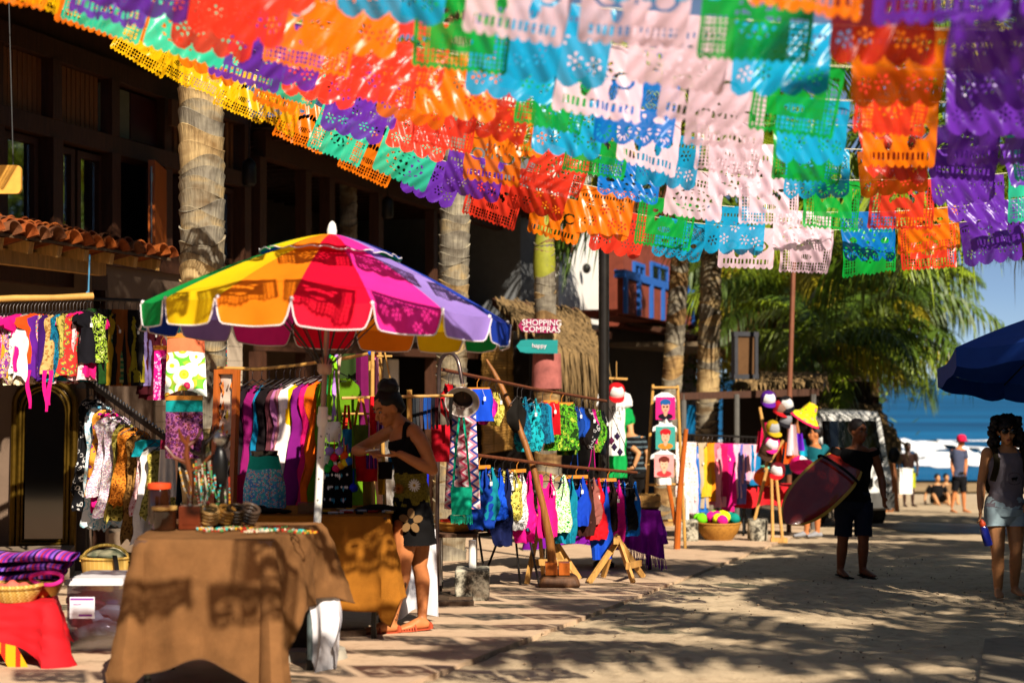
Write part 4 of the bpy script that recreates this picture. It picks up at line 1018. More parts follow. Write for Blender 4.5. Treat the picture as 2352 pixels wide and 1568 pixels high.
# ---- rack 2: shaded rail behind
RA, RB = P(205, 686, 14.4), P(400, 693, 15.2)
o = MB(); o.tube([RA, RB], .018, 8); tag(o.build('clothes_rail', IRON, org=RA), 'dark clothes rail in the shade right of the bamboo rail', 'rail')
row2 = [('#14100f','black'),('#2a5a26','green'),('#b8931e','mustard yellow'),('stripeg','green striped'),('#17110f','charcoal'),('#8a4a16','rust orange'),('#141010','jet black'),('#9a8a1e','yellow-olive'),('#8a78ae','lavender'),('#3e0a14','dark maroon'),('#4a0c1a','wine red'),('#5a1020','burgundy'),('#7a6656','taupe'),('#0c4a4a','dark teal')]
for i, (m_, nm) in enumerate(row2):
    p = RA.lerp(RB, .05+.92*i/(len(row2)-1))
    garment(p, R.choice(['scarf', 'dress', 'pants']), R.uniform(.75, .95), R.uniform(.2, .36), P_[m_] if m_ in P_ else C(m_), '%s garment on the shaded rail, %s from its left end' % (nm, ordn(i)), math.radians(R.uniform(35, 65)), seed=40+i, cat='garment', group='clothes on the shaded rail', hook=.1, name='garment')
# ---- rack 3: sloping rail of long patterned dresses
RA, RB = P(196, 872, 13.7), P(390, 1012, 12.3)
rk = empty('sloping_clothes_rack', RA, 'black sloping arm rack holding long patterned dresses by the gilt mirror', 'clothes rack')
o = MB(); o.bar(RA, RB, .03, .05); o.build('rail', IRON, rk, org=wloc(rk), smooth=False)
o = MB()
for i in range(28): q = RA.lerp(RB, i/27); o.ball(q+V((0, 0, .035)), (.012, .012, .02), 6)
kind(o.build('stop_knobs', STEEL, rk, org=wloc(rk)), 'stuff')
for q in (RA.lerp(RB, .03), RA.lerp(RB, .97)):
    o = MB(); o.tube([q, V((q.x, q.y, SG(q.y)))], .016, 8); o.tube([V((q.x-.25, q.y, SG(q.y)+.01)), V((q.x+.25, q.y, SG(q.y)+.01))], .014, 6); o.build('leg', IRON, rk, org=wloc(rk))
row3 = [('blackw','black dress with white print'),('blackw','charcoal patterned dress'),('lightblue','pale blue dress'),('purplem','purple and magenta dress'),('#e0147e','plain magenta dress'),('whitefl','white floral dress'),('whitefl','white dress with small flowers'),('olive','olive print dress'),('leopard','orange leopard dress'),('leopard','dark orange spotted dress'),('brownp','brown print dress'),('brownp','dark brown dress'),('redw','red and white dress with aqua top'),('#e9e4de','white dress'),('olive','khaki print dress')]
for i, (m_, nm) in enumerate(row3):
    p = RA.lerp(RB, .08+.82*i/(len(row3)-1))
    L_ = (1.62-.42*i/(len(row3)-1))*R.uniform(.5, .76)
    L_ = min(L_, p.z-.1-SG(p.y)-.12)
    g_ = garment(p, 'dress', L_, R.uniform(.34, .4), P_[m_] if m_ in P_ else C(m_), '%s on the sloping rack, %s from its upper end' % (nm, ordn(i)), math.radians(R.uniform(38, 62)), seed=70+i, cat='dress', group='dresses on the sloping rack', hook=.1, jag=.05)
    if 'aqua' in nm:
        mb = garment_mb('top', .16, .36, 70+i); q = mb.build('bodice', C('#109aa8'), g_); q.scale = (1.04, 1.25, 1)
# ---- gilt mirror
d = 14.8; mx0, mx1 = X(28, d), X(166, d); mzt, mzb = Z(872, d), Z(1268, d); cx = (mx0+mx1)/2; hw = (mx1-mx0)/2
mir = empty('mirror', V((cx, d, mzb)), 'tall arched mirror in a gilt frame leaning in the shade on the left', 'mirror')
GILT = M('gilt_frame', '#5c450f', rough=.35, metal=.7, var=.25, vs=20)
path = [V((-hw, 0, 0)), V((-hw, .02, mzt-mzb-hw*.8))]+[V((-hw*math.cos(a), .02, mzt-mzb-hw*.8+hw*.8*math.sin(a))) for a in [PI*i/12 for i in range(1, 12)]]+[V((hw, .02, mzt-mzb-hw*.8)), V((hw, 0, 0))]
for k, (off, r) in enumerate(((0, .035), (-.06, .022), (-.095, .012))):
    pp = [V((p.x*(1+off/hw), p.y+.0, p.z+(off if p.z > .3 else 0)*(1 if p.z > mzt-mzb-hw else 0))) for p in path]
    mb = MB(); mb.tube(pp, r, 8); mb.tube([V((-hw-off, 0, .03-off)), V((hw+off, 0, .03-off))], r, 8); mb.build('frame_moulding', GILT, mir)
mb = MB(); mb.slab([V((p.x*.9, .03, max(.05, p.z*.985))) for p in path], (0, .02, 0)); mb.build('glass', M('mirror_glass', '#55504c', rough=.06, metal=1, var=.02), mir)
mir.rotation_euler = (-.05, 0, .03)
# step stone, woven basket, storage box, red table with blankets (lower left)
mb = MB(); q = P(115, 1330, 14.2); mb.box(V((q.x-.3, q.y, SG(q.y)+.14)), (1.0, .5, .28), Rz(.2)); st = mb.build('stone_step', M('stone_step'if 'stone_step' in MATS else 'stone_step2', '#9a8a74', rough=.95, var=.25, vs=5, bump=.4), org=V((q.x-.3, q.y, SG(q.y))), smooth=False); tag(st, 'rough stone step below the gilt mirror', 'step')
def basket(c, r0, r1, h, label, mat, handle=None, weave=True, cat='basket'):
    root = empty('basket', c, label, cat); mb = MB()
    n = 40
    prof = [(r0*.9, .0)]+[(r0+(r1-r0)*math.sin(f*PI/2), h*f) for f in [i/9 for i in range(10)]]+[(r1*1.03, h*1.01), (r1*.94, h*.98), (r0*.85, .03)]
    mb.lathe(prof, n, mi=0, cap=True, fn=lambda th, z: 1+.018*math.sin(th*20+round(z/h*9)*PI)); mb.build('bowl', mat, root)
    mb = MB(); mb.tube([V((r1*1.0*math.cos(a), r1*math.sin(a), h+.006*math.sin(a*24))) for a in [2*PI*i/48 for i in range(49)]], .014, 6, cap=False); mb.build('rim', mat, root)
    if handle:
        mb = MB(); mb.tube([V((r1*math.cos(a)*.9, -r1*.5+.05*math.sin(a), h*.9+handle*math.sin(a))) for a in [PI*i/10 for i in range(11)]], .014, 6); mb.build('handle', mat, root)
    return root
STRAW = P_['woven']
q = GP(250, 1366)
bk = basket(V((q.x, q.y, SG(q.y))), .17, .235, .32, 'woven straw basket bag with a dark strap beside the burlap table', STRAW, .14)
mb = MB(); mb.grid(lambda a, b: V((.1+.03*math.sin(b*3), -.25-.02*math.sin(b*PI), .36-.36*b))+V((a*.04, 0, 0)), 1, 10); mb.build('strap', C('#1a1614'), bk)
mb = MB()
for k in range(6): mb.ball(V((R.uniform(-.12, .12), R.uniform(-.12, .12), .3+R.uniform(0, .05))), (.1, .09, .05), 10)
o = mb.build('cloth_bundle', C('#d8c9a4'), org=V((0,0,0))); o.location = bk.location; tag(o, 'pale cloth bundle lying in the straw basket bag', 'cloth')
# clear storage box
PLASTIC = glassmat('clear_plastic', (.82, .84, .9), .25, .28)
d0 = 8.55; bx0, bx1 = X(150, d0), X(284, d0); bz0 = SG(8.6)
sb = empty('storage_box', V(((bx0+bx1)/2, 8.8, bz0)), 'clear plastic storage box with white lid and printed label behind the burlap table', 'storage box')
wd, hh = bx1-bx0, .40
mb = MB()
for (cx_, cy_, sx, sy) in ((0, -.21, wd, .008), (0, .21, wd, .008), (-wd/2, 0, .008, .41), (wd/2, 0, .008, .41)): mb.box((cx_, cy_, hh/2), (sx, sy, hh))
mb.box((0, 0, .006), (wd-.01, .41, .008)); mb.build('body', PLASTIC, sb, smooth=False)
mb = MB(); mb.box((0, 0, hh+.012), (wd+.03, .46, .025)); mb.box((0, 0, hh+.03), (wd-.05, .38, .012)); mb.build('lid', M('white_plastic', '#d9d6d8', rough=.35, var=.05), sb, smooth=False)
mb = MB(); mb.box((-wd*.24, -.2165, hh*.66), (.15, .003, .13)); lb = mb.build('label', M('label_paper', '#e9e4ea', var=.03), sb, smooth=False)
mb = MB(); mb.box((-wd*.24, -.219, hh*.66+.052), (.14, .002, .012)); mb.box((-wd*.24+.02, -.219, hh*.66-.045), (.08, .002, .012)); mb.box((-wd*.24-.03, -.219, hh*.66+.02), (.05, .002, .004)); mb.build('print', M('purple_ink', '#8a3a9a', var=.05), lb, smooth=False)
rr = random.Random(4); mb = MB()
for k in range(5): mb.ball(V((rr.uniform(-.1, .2), rr.uniform(-.1, .1), .1+.03*k)), (.15, .12, .06), 12)
for p in mb.v: p += V((.03*noise.noise(p*14), .03*noise.noise(p*14+V((5,0,0))), .03*noise.noise(p*14+V((0,9,0)))))
o = mb.build('plastic_bag', M('crinkled_bag', '#b9bcc6', rough=.15, var=.15, spec=.7)); o.location = sb.location; tag(o, 'crinkled plastic bags stuffed inside the clear storage box', 'bag')
for c, dx, dz, nm in (('#8a3040', -.1, .27, 'dark red'), ('#3a4a80', .12, .28, 'blue')):
    mb = MB(); mb.ball((0, 0, 0), (.16, .14, .05), 12)
    for p in mb.v: p += V((0, 0, .03*noise.noise(p*12)))
    o = mb.build('folded_cloth', C(c)); o.location = sb.location+V((dx, .02, dz)); tag(o, '%s cloth folded inside the clear storage box' % nm, 'cloth')
# draped cloths
def perim(cs, n, rad=.05):
    """points and outward normals round a convex polygon (counter-clockwise) with rounded corners"""
    out = []; k = len(cs)
    for i in range(k):
        a, b, c = V(cs[i-1]), V(cs[i]), V(cs[(i+1) % k]); e0 = (b-a); e1 = (c-b); L0 = e0.length; e0.normalize(); e1.normalize()
        n0 = V((e0.y, -e0.x, 0)); n1 = V((e1.y, -e1.x, 0))
        m = max(2, int(n*L0))
        for j in range(1, m): 
            f = rad/L0+(1-2*rad/L0)*j/m; out.append((a.lerp(b, f), n0, 0))
        cc = b-(n0+n1)*rad*1.0
        for j in range(0, 7):
            t = j/6; nn = (n0*(1-t)+n1*t).normalized(); out.append((cc+nn*rad, nn, math.sin(PI*t)))
    return out
def drape(cs, zt, hem, seed, n=30, rip=.022, flare=.05, cone=.09, K=16, floor=None, freq=16):
    mb = MB(); pr = perim(cs, n); c = sum((V(x) for x in cs), V((0,0,0)))/len(cs); N_ = len(pr); rr = random.Random(seed); ph = rr.uniform(0, 6)
    acc = 0; ss = []
    for i in range(N_): ss.append(acc); acc += (pr[i][0]-pr[i-1][0]).length if i else 0
    rows = []
    for f in (.0, .35, .7, 1.0):
        rows.append([V((c.x+(p.x-c.x)*f, c.y+(p.y-c.y)*f, zt+.004*noise.noise(V((p.x*f*9, p.y*f*9, seed))))) for p, nn, q in pr])
    for k in range(1, K+1):
        f = k/K; row = []
        for i, (p, nn, q) in enumerate(pr):
            h = hem(p, nn, q); s = ss[i]
            w_ = rip*(f**.8)*(math.sin(freq*s+ph+.8*math.sin(3*s))+.5*math.sin(freq*2.3*s+ph*2))*(1+.3*noise.noise(V((s*3, f*2, seed))))
            off = .012+flare*f+cone*q*f**.8+w_
            z = zt-h*f
            if floor is not None: z = max(z, floor(p.y)+.006)
            row.append(V((p.x, p.y, z))+nn*off+V((0, 0, .01*noise.noise(V((s*6, f*4, 2))))) + nn*(.012*noise.noise(V((s*9, f*6, seed)))+.006*noise.noise(V((s*22, f*14, seed)))))
        rows.append(row)
    drape.hem = [rows[-1][i%N_]+V((0, 0, .003)) for i in range(N_+1)]
    for row in rows: mb.v += row
    for k in range(len(rows)-1):
        for i in range(N_):
            j = (i+1) % N_; mb.f.append((k*N_+i, k*N_+j, (k+1)*N_+j, (k+1)*N_+i)[::-1]); mb.m.append(0)
    return mb
def table(cs, zt, label, legm, legr=.016, name='folding_table', th=.03):
    c = sum((V(x) for x in cs), V((0,0,0)))/len(cs); root = empty(name, V((c.x, c.y, G(c.y)+.03)), label, 'table')
    mb = MB(); lo = [V((x[0], x[1], zt-th-.006)) for x in cs]; mb.hexa(lo, [p+V((0, 0, th)) for p in lo]); mb.build('tabletop', M('table_board', '#5a4030', **WOODK), root, org=wloc(root), smooth=False)
    for x in cs:
        q = V((x[0], x[1], 0)); q = q.lerp(V((c.x, c.y, 0)), .14); fl = SG(q.y) if (q.x-.33*q.y) < SWE else G(q.y)
        mb = MB(); mb.tube([V((q.x, q.y, fl)), V((q.x, q.y, zt-th-.006))], legr, 8); lg = mb.build('leg', legm, root, org=wloc(root))
        mb = MB(); mb.tube([V((q.x, q.y, fl)), V((q.x, q.y, fl+.06))], legr*1.25, 8); mb.build('foot_cap', BLACK, lg, org=wloc(lg))
    return root
BURLAP = M('burlap', '#7a5432', rough=.95, var=.34, vs=4, bump=.5, bs=260, spec=.08, transl=.05)
TANC = M('tan_canvas', '#9c621f', rough=.95, var=.28, vs=4, bump=.4, bs=220, spec=.08, transl=.06)
LEGM = M('grey_legs', '#5f6b6c', rough=.45, metal=.3, var=.1)
ft = [V((X(308, 7.05), 7.05, 0)), V((X(622, 7.0), 7.0, 0)), V((X(742, 7.85), 7.85, 0)), V((X(375, 7.9), 7.9, 0))]
ZT1 = .355
table(ft, ZT1, 'folding table under the burlap cloth in the front of the stall', LEGM)
def hem1(p, nn, q):
    if nn.y < -.5:                                   # front
        f = (p.x-ft[0].x)/(ft[1].x-ft[0].x)
        return .61+.14*(abs(f-.45)/.55)**3+ .03*math.sin(f*9)+.06*q
    if nn.x > .5: return .40+.36*max(0, 1-(p-ft[1]).length/.33)**.8+.05*q
    if nn.x < -.5: return .66
    return .45
TC = drape(ft, ZT1, hem1, 3, floor=G, cone=.13, flare=.035, freq=11).build('tablecloth', BURLAP); hmb = MB(); hmb.tube(drape.hem, .0045, 5, cap=False); hmb.build('hem', M('burlap_hem', '#5f4024', rough=.95), TC)
tag(TC, 'brown burlap cloth with drooping corners draped over the front stall table', 'tablecloth')
# white lining cloth hanging at the right rear leg
mb = MB(); a0 = P(702, 1362, 7.75); a1 = P(778, 1372, 7.8)
def wl(a, b):
    L_ = .30+.16*math.sin(a*2.6+.3)-.1*(a > .8)
    return a0.lerp(a1, a)+V((.03*math.sin(b*3)+.02*b*math.sin(a*11), .05*math.sin(a*9+b*2)*(.3+b), -b*L_))
mb.grid(wl, 18, 14); tag(mb.build('cloth', C('#e4e0e4', 'white'), org=a0), 'white lining cloth hanging below the burlap table at its rear leg', 'cloth')
mb = MB(); mb.box(V((X(665, 8.2), 8.25, G(8.25)+.17)), (.5, .1, .3)); tag(mb.build('crate', M('black_case', '#15100f', rough=.6), org=V((X(665, 8.2), 8.25, G(8.25))), smooth=False), 'black case standing under the burlap table', 'case')
# rear table
rt = [V((X(470, 9.2), 9.2, 0)), V((X(888, 9.15), 9.15, 0)), V((X(905, 9.95), 9.95, 0)), V((X(480, 10), 10, 0))]
ZT2 = Z(1184, 9.2)
table(rt, ZT2, 'folding table under the tan canvas cloth behind the front table', M('dark_legs', '#2a2d30', rough=.4, metal=.3))
def hem2(p, nn, q): return .56+.05*math.sin(p.x*5)+(.10*q if nn.y < 0 else 0)-(.18 if nn.x > .5 else 0)
TC = drape(rt, ZT2, hem2, 5, floor=SG, rip=.014, flare=.03, cone=.10, freq=9).build('tablecloth', TANC); hmb = MB(); hmb.tube(drape.hem, .0045, 5, cap=False); hmb.build('hem', M('tan_hem', '#7d4c16', rough=.95), TC)
tag(TC, 'orange-tan canvas cloth draped over the rear stall table', 'tablecloth')
# white cloth behind the woman's legs
mb = MB(); a0 = P(884, 1215, 10.0); a1 = P(1000, 1215, 10.15)
mb.grid(lambda a, b: a0.lerp(a1, a)+V((.02*b, .05*math.sin(a*14+b)*(.25+b), -b*(.60+.03*math.sin(a*8)))), 30, 14)
tag(mb.build('cloth', C('#e4e0e4', 'white'), org=a0), 'white cloth hanging to the ground behind the stall keeper', 'cloth')
# red table with blankets and baskets at the left edge
lt = [V((X(-60, 8.0), 8.0, 0)), V((X(118, 8.0), 8.0, 0)), V((X(128, 8.5), 8.5, 0)), V((X(-60, 8.5), 8.5, 0))]
ZT3 = Z(1378, 8.1)
table(lt, ZT3, 'low table under the red cloth at the left edge', LEGM)
def hem3(p, nn, q): return .22+.13*math.sin((p.x-lt[0].x)*4.4+2.4)**2+.08*q
REDC = M('red_cloth', '#c8101c', rough=.8, var=.12, vs=5, bump=.15, bs=160, transl=.1)
tag(drape(lt, ZT3, hem3, 9, floor=SG, rip=.02, freq=12, cone=.1).build('tablecloth', REDC), 'bright red cloth with scalloped hem draped over the low left table', 'tablecloth')
mb = MB(); mb.grid(lambda a, b: V((X(-5, 8)+a*.13+.15*b*.6, 7.93, ZT3-.2-b*.16-.03*a)), 6, 8); tag(mb.build('trim_cloth', PAT('gold_trim', 'stripe', ['#e8a81a', '#d8301a', '#e8a81a'], 12), org=V((X(0, 8), 7.93, ZT3-.25))), 'red and gold striped border hanging from the low left table', 'cloth')
bs = basket(V((X(36, 8.1), 8.1, ZT3+.002)), .11, .145, .085, 'pale woven basket on the red cloth, left of the darker one', P_['woven'])
bs2 = basket(V((X(95, 8.28), 8.28, ZT3+.002)), .09, .12, .08, 'darker woven basket on the red cloth, right of the pale one', M('brown_wicker', '#a8752e', rough=.7, var=.3, vs=30))
bnames = ['folded purple striped blanket under two others', 'folded violet striped blanket in the middle of the stack', 'folded lavender striped blanket topmost of the stack']
for k in range(3):
    mb = MB(); mb.grid(lambda a, b: V(((a-.5)*.52, .17*math.cos(b*2*PI)*(1+.1*math.sin(a*5)), .026*math.sin(b*2*PI)+.012*math.sin(a*9+k)*(1 if math.sin(b*2*PI) > 0 else 0))), 24, 16)
    o = mb.build('blanket', P_['sarape']); o.location = V((X(35, 8.35)+.04*k, 8.36, ZT3+.115+k*.052)); o.rotation_euler = (0, .0, .05*k); tag(o, bnames[k]+' in the left baskets', 'blanket', 'striped blankets on the low table')
mb = MB(); mb.grid(lambda a, b: V(((a-.5)*.2, (b-.5)*.1, .03*math.sin(a*PI)*math.sin(b*PI)+.01*math.sin(a*17))), 12, 8); o = mb.build('cloth', C('#e06a5a')); o.location = V((X(36, 8.1), 8.06, ZT3+.085)); tag(o, 'salmon pink cloth folded in the pale basket', 'cloth')
mb = MB(); mb.tube([V((.09*math.cos(t), .02*math.sin(t*2), .035*math.sin(t)+.02)) for t in [i*.26 for i in range(25)]], .012, 7); o = mb.build('scarf', C('#d82a8a')); o.location = V((X(104, 8.1), 8.12, ZT3+.1)); tag(o, 'magenta scarf coiled on the darker basket', 'scarf')

# ================================================================== PARASOL
base = V((X(713, 8.3), 8.3, G(8.3))); apex = V((X(757, 8.3), 8.3, Z(545, 8.3))); ax = (apex-base); PL = ax.length; ax.normalize()
um = empty('parasol', base, 'large open rainbow parasol with white-edged panels shading the front table', 'parasol')
um.rotation_euler = V((0, 0, 1)).rotation_difference((ax+V((0, .035, 0))).normalized()).to_euler()
def umat(n, c): 
    return M('parasol_'+n, c, rough=.75, var=.14, vs=3, bump=.12, bs=120, spec=.2, transl=.3)
UC = [umat(*x) for x in (('red', '#e8002e'), ('pink', '#f02a96'), ('lavender', '#9b7fd0'), ('blue', '#1c3ca8'), ('sea_green', '#0a6a62'), ('green', '#0a9a44'), ('yellow', '#f6c80a'), ('orange', '#f7820c'))]
PIPE = M('white_piping', '#d8cfd2', rough=.6, var=.04)
UR, NP = 1.06, 16
def uz(r): return PL-.45*(r/UR)**1.35
for j in range(NP):
    a0 = -PI/2+.15+(j-.5)*2*PI/NP; a1 = a0+2*PI/NP; mb = MB()
    def cp(a, r, sag=0):
        q0 = V((r*math.cos(a0), r*math.sin(a0), 0)); q1 = V((r*math.cos(a1), r*math.sin(a1), 0)); return q0.lerp(q1, a)+V((0, 0, uz(r)-sag*math.sin(PI*a)))
    mb.grid(lambda a, b: cp(a, .12+(UR-.12)*b, .015*b), 8, 14)
    VH = .135
    def vl(a, b):
        e = min(a, 1-a); h = VH*(1-(1-min(1, e/.13))**2.5*.92) if e < .13 else VH
        p = cp(a, UR, .015); o_ = V((p.x, p.y, 0)).normalized(); return p+V((0, 0, -h*b))+o_*(.012*b+.012*b*math.sin(a*PI*3+j*1.7))
    mb.grid(vl, 20, 4)
    pn = mb.build('canopy_panel', UC[j % 8], um, smooth=True, ang=50)
    mb = MB(); mb.tube([vl(i/24, 1.0) for i in range(25)], .0042, 5); mb.build('piping', PIPE, pn)
    mb = MB(); mb.tube([V((r*math.cos(a0), r*math.sin(a0), uz(r)-.012)) for r in (.05, .3, .6, .9, UR)], .005, 5); mb.build('rib', IRON, um)
    mb = MB(); mb.tube([V((.03*math.cos(a0), .03*math.sin(a0), PL-.75)), V((.55*math.cos(a0), .55*math.sin(a0), uz(.55)-.02))], .004, 5); mb.build('strut', IRON, um)
    mb = MB(); mb.ball(V((UR*math.cos(a0), UR*math.sin(a0), uz(UR))), .012, 6); mb.build('rib_tip', PIPE, um)
mb = MB()
for j in range(NP):
    a0 = -PI/2+.15+(j-.5)*2*PI/NP; a1 = a0+2*PI/NP
    def vc(a, b):
        r = .02+.40*b; p = V((r*math.cos(a0), r*math.sin(a0), 0)).lerp(V((r*math.cos(a1), r*math.sin(a1), 0)), a); return p+V((0, 0, uz(r)+.03+.007*b*math.sin(a*2*PI+j*2.3)))
    mb.grid(vc, 10, 8, j % 8)
    mb.tube([vc(i/16, 1) for i in range(17)], .0035, 5, 8)
mb.build('vent_cap', UC+[PIPE], um)
mb = MB(); mb.lathe([(.028, 0), (.03, .03), (.02, .07), (.006, .085)], 12, V((0, 0, PL+.02))); mb.build('finial', WHITEP, um)
zj = PL*.62
mb = MB(); mb.tube([V((0, 0, .05)), V((0, 0, PL*.585))], .0225, 14); mb.lathe([(.025, -.02), (.032, 0), (.032, .05), (.028, .06), (.028, .09), (.024, .1)], 14, V((0, 0, PL*.56))); mb.ball(V((.04, 0, PL*.575)), (.016, .014, .014), 8)
for k in range(4): mb.tube([V((0, -.024, PL*(.53-.05*k))), V((0, -.0275, PL*(.53-.05*k)))], .005, 8, 1)
lp = mb.build('lower_pole', [WHITEP, BLACK], um)
mb = MB(); mb.tube([V((0, 0, PL*.58)), V((0, 0, PL))], .0155, 12); mb.lathe([(.03, -.05), (.045, -.03), (.045, .03), (.03, .05)], 12, V((0, 0, PL-.75))); mb.build('upper_pole', M('brown_steel', '#a58676', rough=.35, metal=.2), um)
mb = MB(); mb.lathe([(.2, 0), (.22, .02), (.2, .08), (.06, .1), (.04, .2)], 20); mb.build('base', CONCRETE, um)
# ================================================================== SKIRTS ON THE NEAR PALM, FRAMED DISPLAY
def box_garment(u, v0, v1, w0, w1, d, mat, name, label, cat, band=None, bandf=.18, rz=0, wood=True, seed=0, hem=None, fold=.012):
    L_ = (v1-v0)/3267*d; p = P(u, v0, d); mb = MB(); W0, W1 = w0/3267*d/2, w1/3267*d/2; rr = random.Random(seed); ph = rr.uniform(0, 6)
    for sg in (-1, 1):
        mb.grid(lambda a, b, sg=sg: V(((a-.5)*2*(W0+(W1-W0)*b), sg*.035*math.sqrt(max(0, 1-(2*a-1)**2))*(.4+b)+fold*b*math.sin(a*15+ph), -L_*b+(hem(a)*b if hem else 0))), 18, 18, (lambda a, b: 1 if b < bandf else 0) if band else 0)
    o = mb.build(name, [mat, band] if band else mat); o.location = p; o.rotation_euler = (0, 0, rz); tag(o, label, cat)
    mb = MB(); w_ = W0*2.02
    if wood: mb.bar(V((-W0*1.02, 0, .005)), V((W0*1.02, 0, .005)), .03, .035)
    mb.tube([V((0, 0, 0)), V((0, 0, .06)), V((.02, 0, .09)), V((0, 0, .11)), V((-.02, 0, .09))], .003, 5); mb.build('hanger', WHANG, o)
    return o
CORAL = C('#f07a50', 'coral')
o = box_garment(427, 772, 905, 84, 96, 10.75, P_['bigflower'], 'skirt', 'white skirt with big orange and lime flowers and coral waistband on the nearest palm', 'skirt', CORAL, .26, hem=lambda a: .05*math.sin(a*PI)-.02)
box_garment(370, 800, 918, 34, 40, 11.0, P_['damask'], 'skirt', 'narrow pink damask skirt beside the big-flowered skirt', 'skirt', C('#d8127f'), .1, rz=.7, seed=2)
box_garment(423, 915, 1052, 84, 90, 10.75, P_['darkfl'], 'skirt', 'dark plum floral skirt with teal waistband below the big-flowered skirt', 'skirt', C('#109a9a'), .24, seed=3, wood=True)
box_garment(509, 760, 850, 24, 26, 11.3, P_['bluered'], 'scarf', 'blue and red print scarf hanging right of the nearest palm trunk', 'scarf', seed=4, wood=False)
box_garment(384, 1010, 1140, 30, 46, 11.9, C('#d8cfc6'), 'skirt', 'plain off-white skirt hanging below the dark plum skirt', 'skirt', C('#7a1030'), .15, seed=5, wood=False)
box_garment(440, 1040, 1190, 60, 76, 11.6, C('#06141c'), 'skirt', 'near-black navy skirt hanging lowest on the nearest palm', 'skirt', C('#0c5a60'), .2, seed=6, wood=False)
# framed earring display
fd = empty('framed_display', P(512, 1170, 10.0), 'wooden framed display of feather earrings on pale cloth, dark wood left edge', 'display frame')
W_, H_ = 50/3267*10, 322/3267*10
mb = MB(); 
for sx in (-1, 1): mb.box((sx*W_/2, 0, H_/2), (.035, .05, H_))
mb.box((0, 0, H_-.015), (W_-.036, .05, .035)); mb.box((0, 0, .015), (W_-.036, .05, .03)); mb.build('frame', REDWOOD, fd, smooth=False)
mb = MB(); mb.grid(lambda a, b: V(((a-.5)*(W_-.04), .012+.006*math.sin(b*30+a*3), .03+b*(H_-.06))), 6, 30); mb.build('backing_cloth', C('#c8b4a4'), fd)
rr = random.Random(5); mb = MB()
for k in range(46):
    x, z = rr.uniform(-.4, .4)*W_, rr.uniform(.06, .94)*H_; l = rr.uniform(.03, .09); w = rr.uniform(.006, .014)
    mb.add([V((x, -.004, z)), V((x+w, -.012, z-l*.6)), V((x, -.008, z-l)), V((x-w, -.012, z-l*.6))], [(0,1,2,3)], rr.choice([0, 0, 1, 2, 3]))
kind(mb.build('earrings', [C('#1c1412'), C('#d8742a'), C('#7a5a48'), C('#b8a83a')], fd, smooth=False), 'stuff')
fd.rotation_euler = (-.06, 0, -.35)

# ================================================================== BAMBOO POLE WITH PLAIN DRESSES
RA, RB = P(500, 845, 10.9), P(868, 808, 10.4)
mid = P(690, 838, 10.7)
o = MB(); o.tube([RA, RA.lerp(mid, .5)-V((0,0,.02)), mid, mid.lerp(RB, .6)+V((0, 0, -.005)), RB], [.013, .014, .013, .014, .011], 8); rl = o.build('bamboo_pole', BAMBOO, org=RA); tag(rl, 'thin bamboo pole holding plain bright dresses under the parasol', 'pole')
for q in (RA, RB):
    o = MB(); o.tube([q-V((.06 if q is RB else -.1, -.03, 0)), V((q.x-.03, q.y+.15, SG(q.y)))], .016, 7); o.build('upright', BAMBOO, rl, org=wloc(rl))
o = MB()
for k in range(7): o.ball(RB+V((R.uniform(-.05,.05), R.uniform(-.03,.03), R.uniform(-.02,.05))), (.028,.02,.02), 7, k % 3)
tag(o.build('flower_bunch', [C('#e8401a'), C('#1a50c8'), C('#f06a20')], org=RB), 'small bunch of red and blue cloth flowers on the bamboo pole tip', 'flowers')
row4 = [(545,'#120c10','black',.9,0),(562,'#3a0c1e','dark wine',.9,0),(580,'#1c1016','charcoal',1.0,0),(601,'#8a1460','magenta and black tie-dye',1.05,1),(618,'#0f7aa6','sky blue',1.05,0),(634,'#1a1214','black long',1.0,0),(652,'#5e2e36','brown-plum',.95,0),(666,'#b06a9a','mauve pink',.95,0),(678,'#a86a72','dusty rose',.95,0),(688,'#efe0d8','cream and red',.9,0),(700,'#f2b70a','yellow',1.05,0),(722,'#7c1474','purple',1.08,0),(740,'#e0146c','hot magenta',1.06,0),(754,'#f2680a','orange',1.05,0),(776,'#5f8a10','leaf green',1.0,0)]
for i, (u, c, nm, L_, q) in enumerate(row4):
    f = (u-500)/(868-500); pt = RA.lerp(mid, f/.52) if f < .52 else mid.lerp(RB, (f-.52)/.48); pt = V((X(u, pt.y), pt.y, pt.z-.012))
    ang = R.uniform(35, 60) if u < 690 else (R.uniform(18, 40))
    g_ = garment(pt, 'dress', L_, .42 if u < 690 else .44, C(c), '%s dress hanging from the thin bamboo pole, %s from its left end' % (nm, ordn(i)), math.radians(ang), seed=120+i, cat='dress', group='plain dresses on the bamboo pole', hook=.085, wood=False, fold=.022)
    if u >= 700:
        mb = MB()
        for s_ in (-1, 1): mb.tube([V((s_*.02, -.066, -.32*L_)), V((-s_*.05, -.07, -.40*L_)), V((s_*.03, -.075, -.62*L_))], .006, 5)
        mb.build('tie', C('#1a1014'), g_)
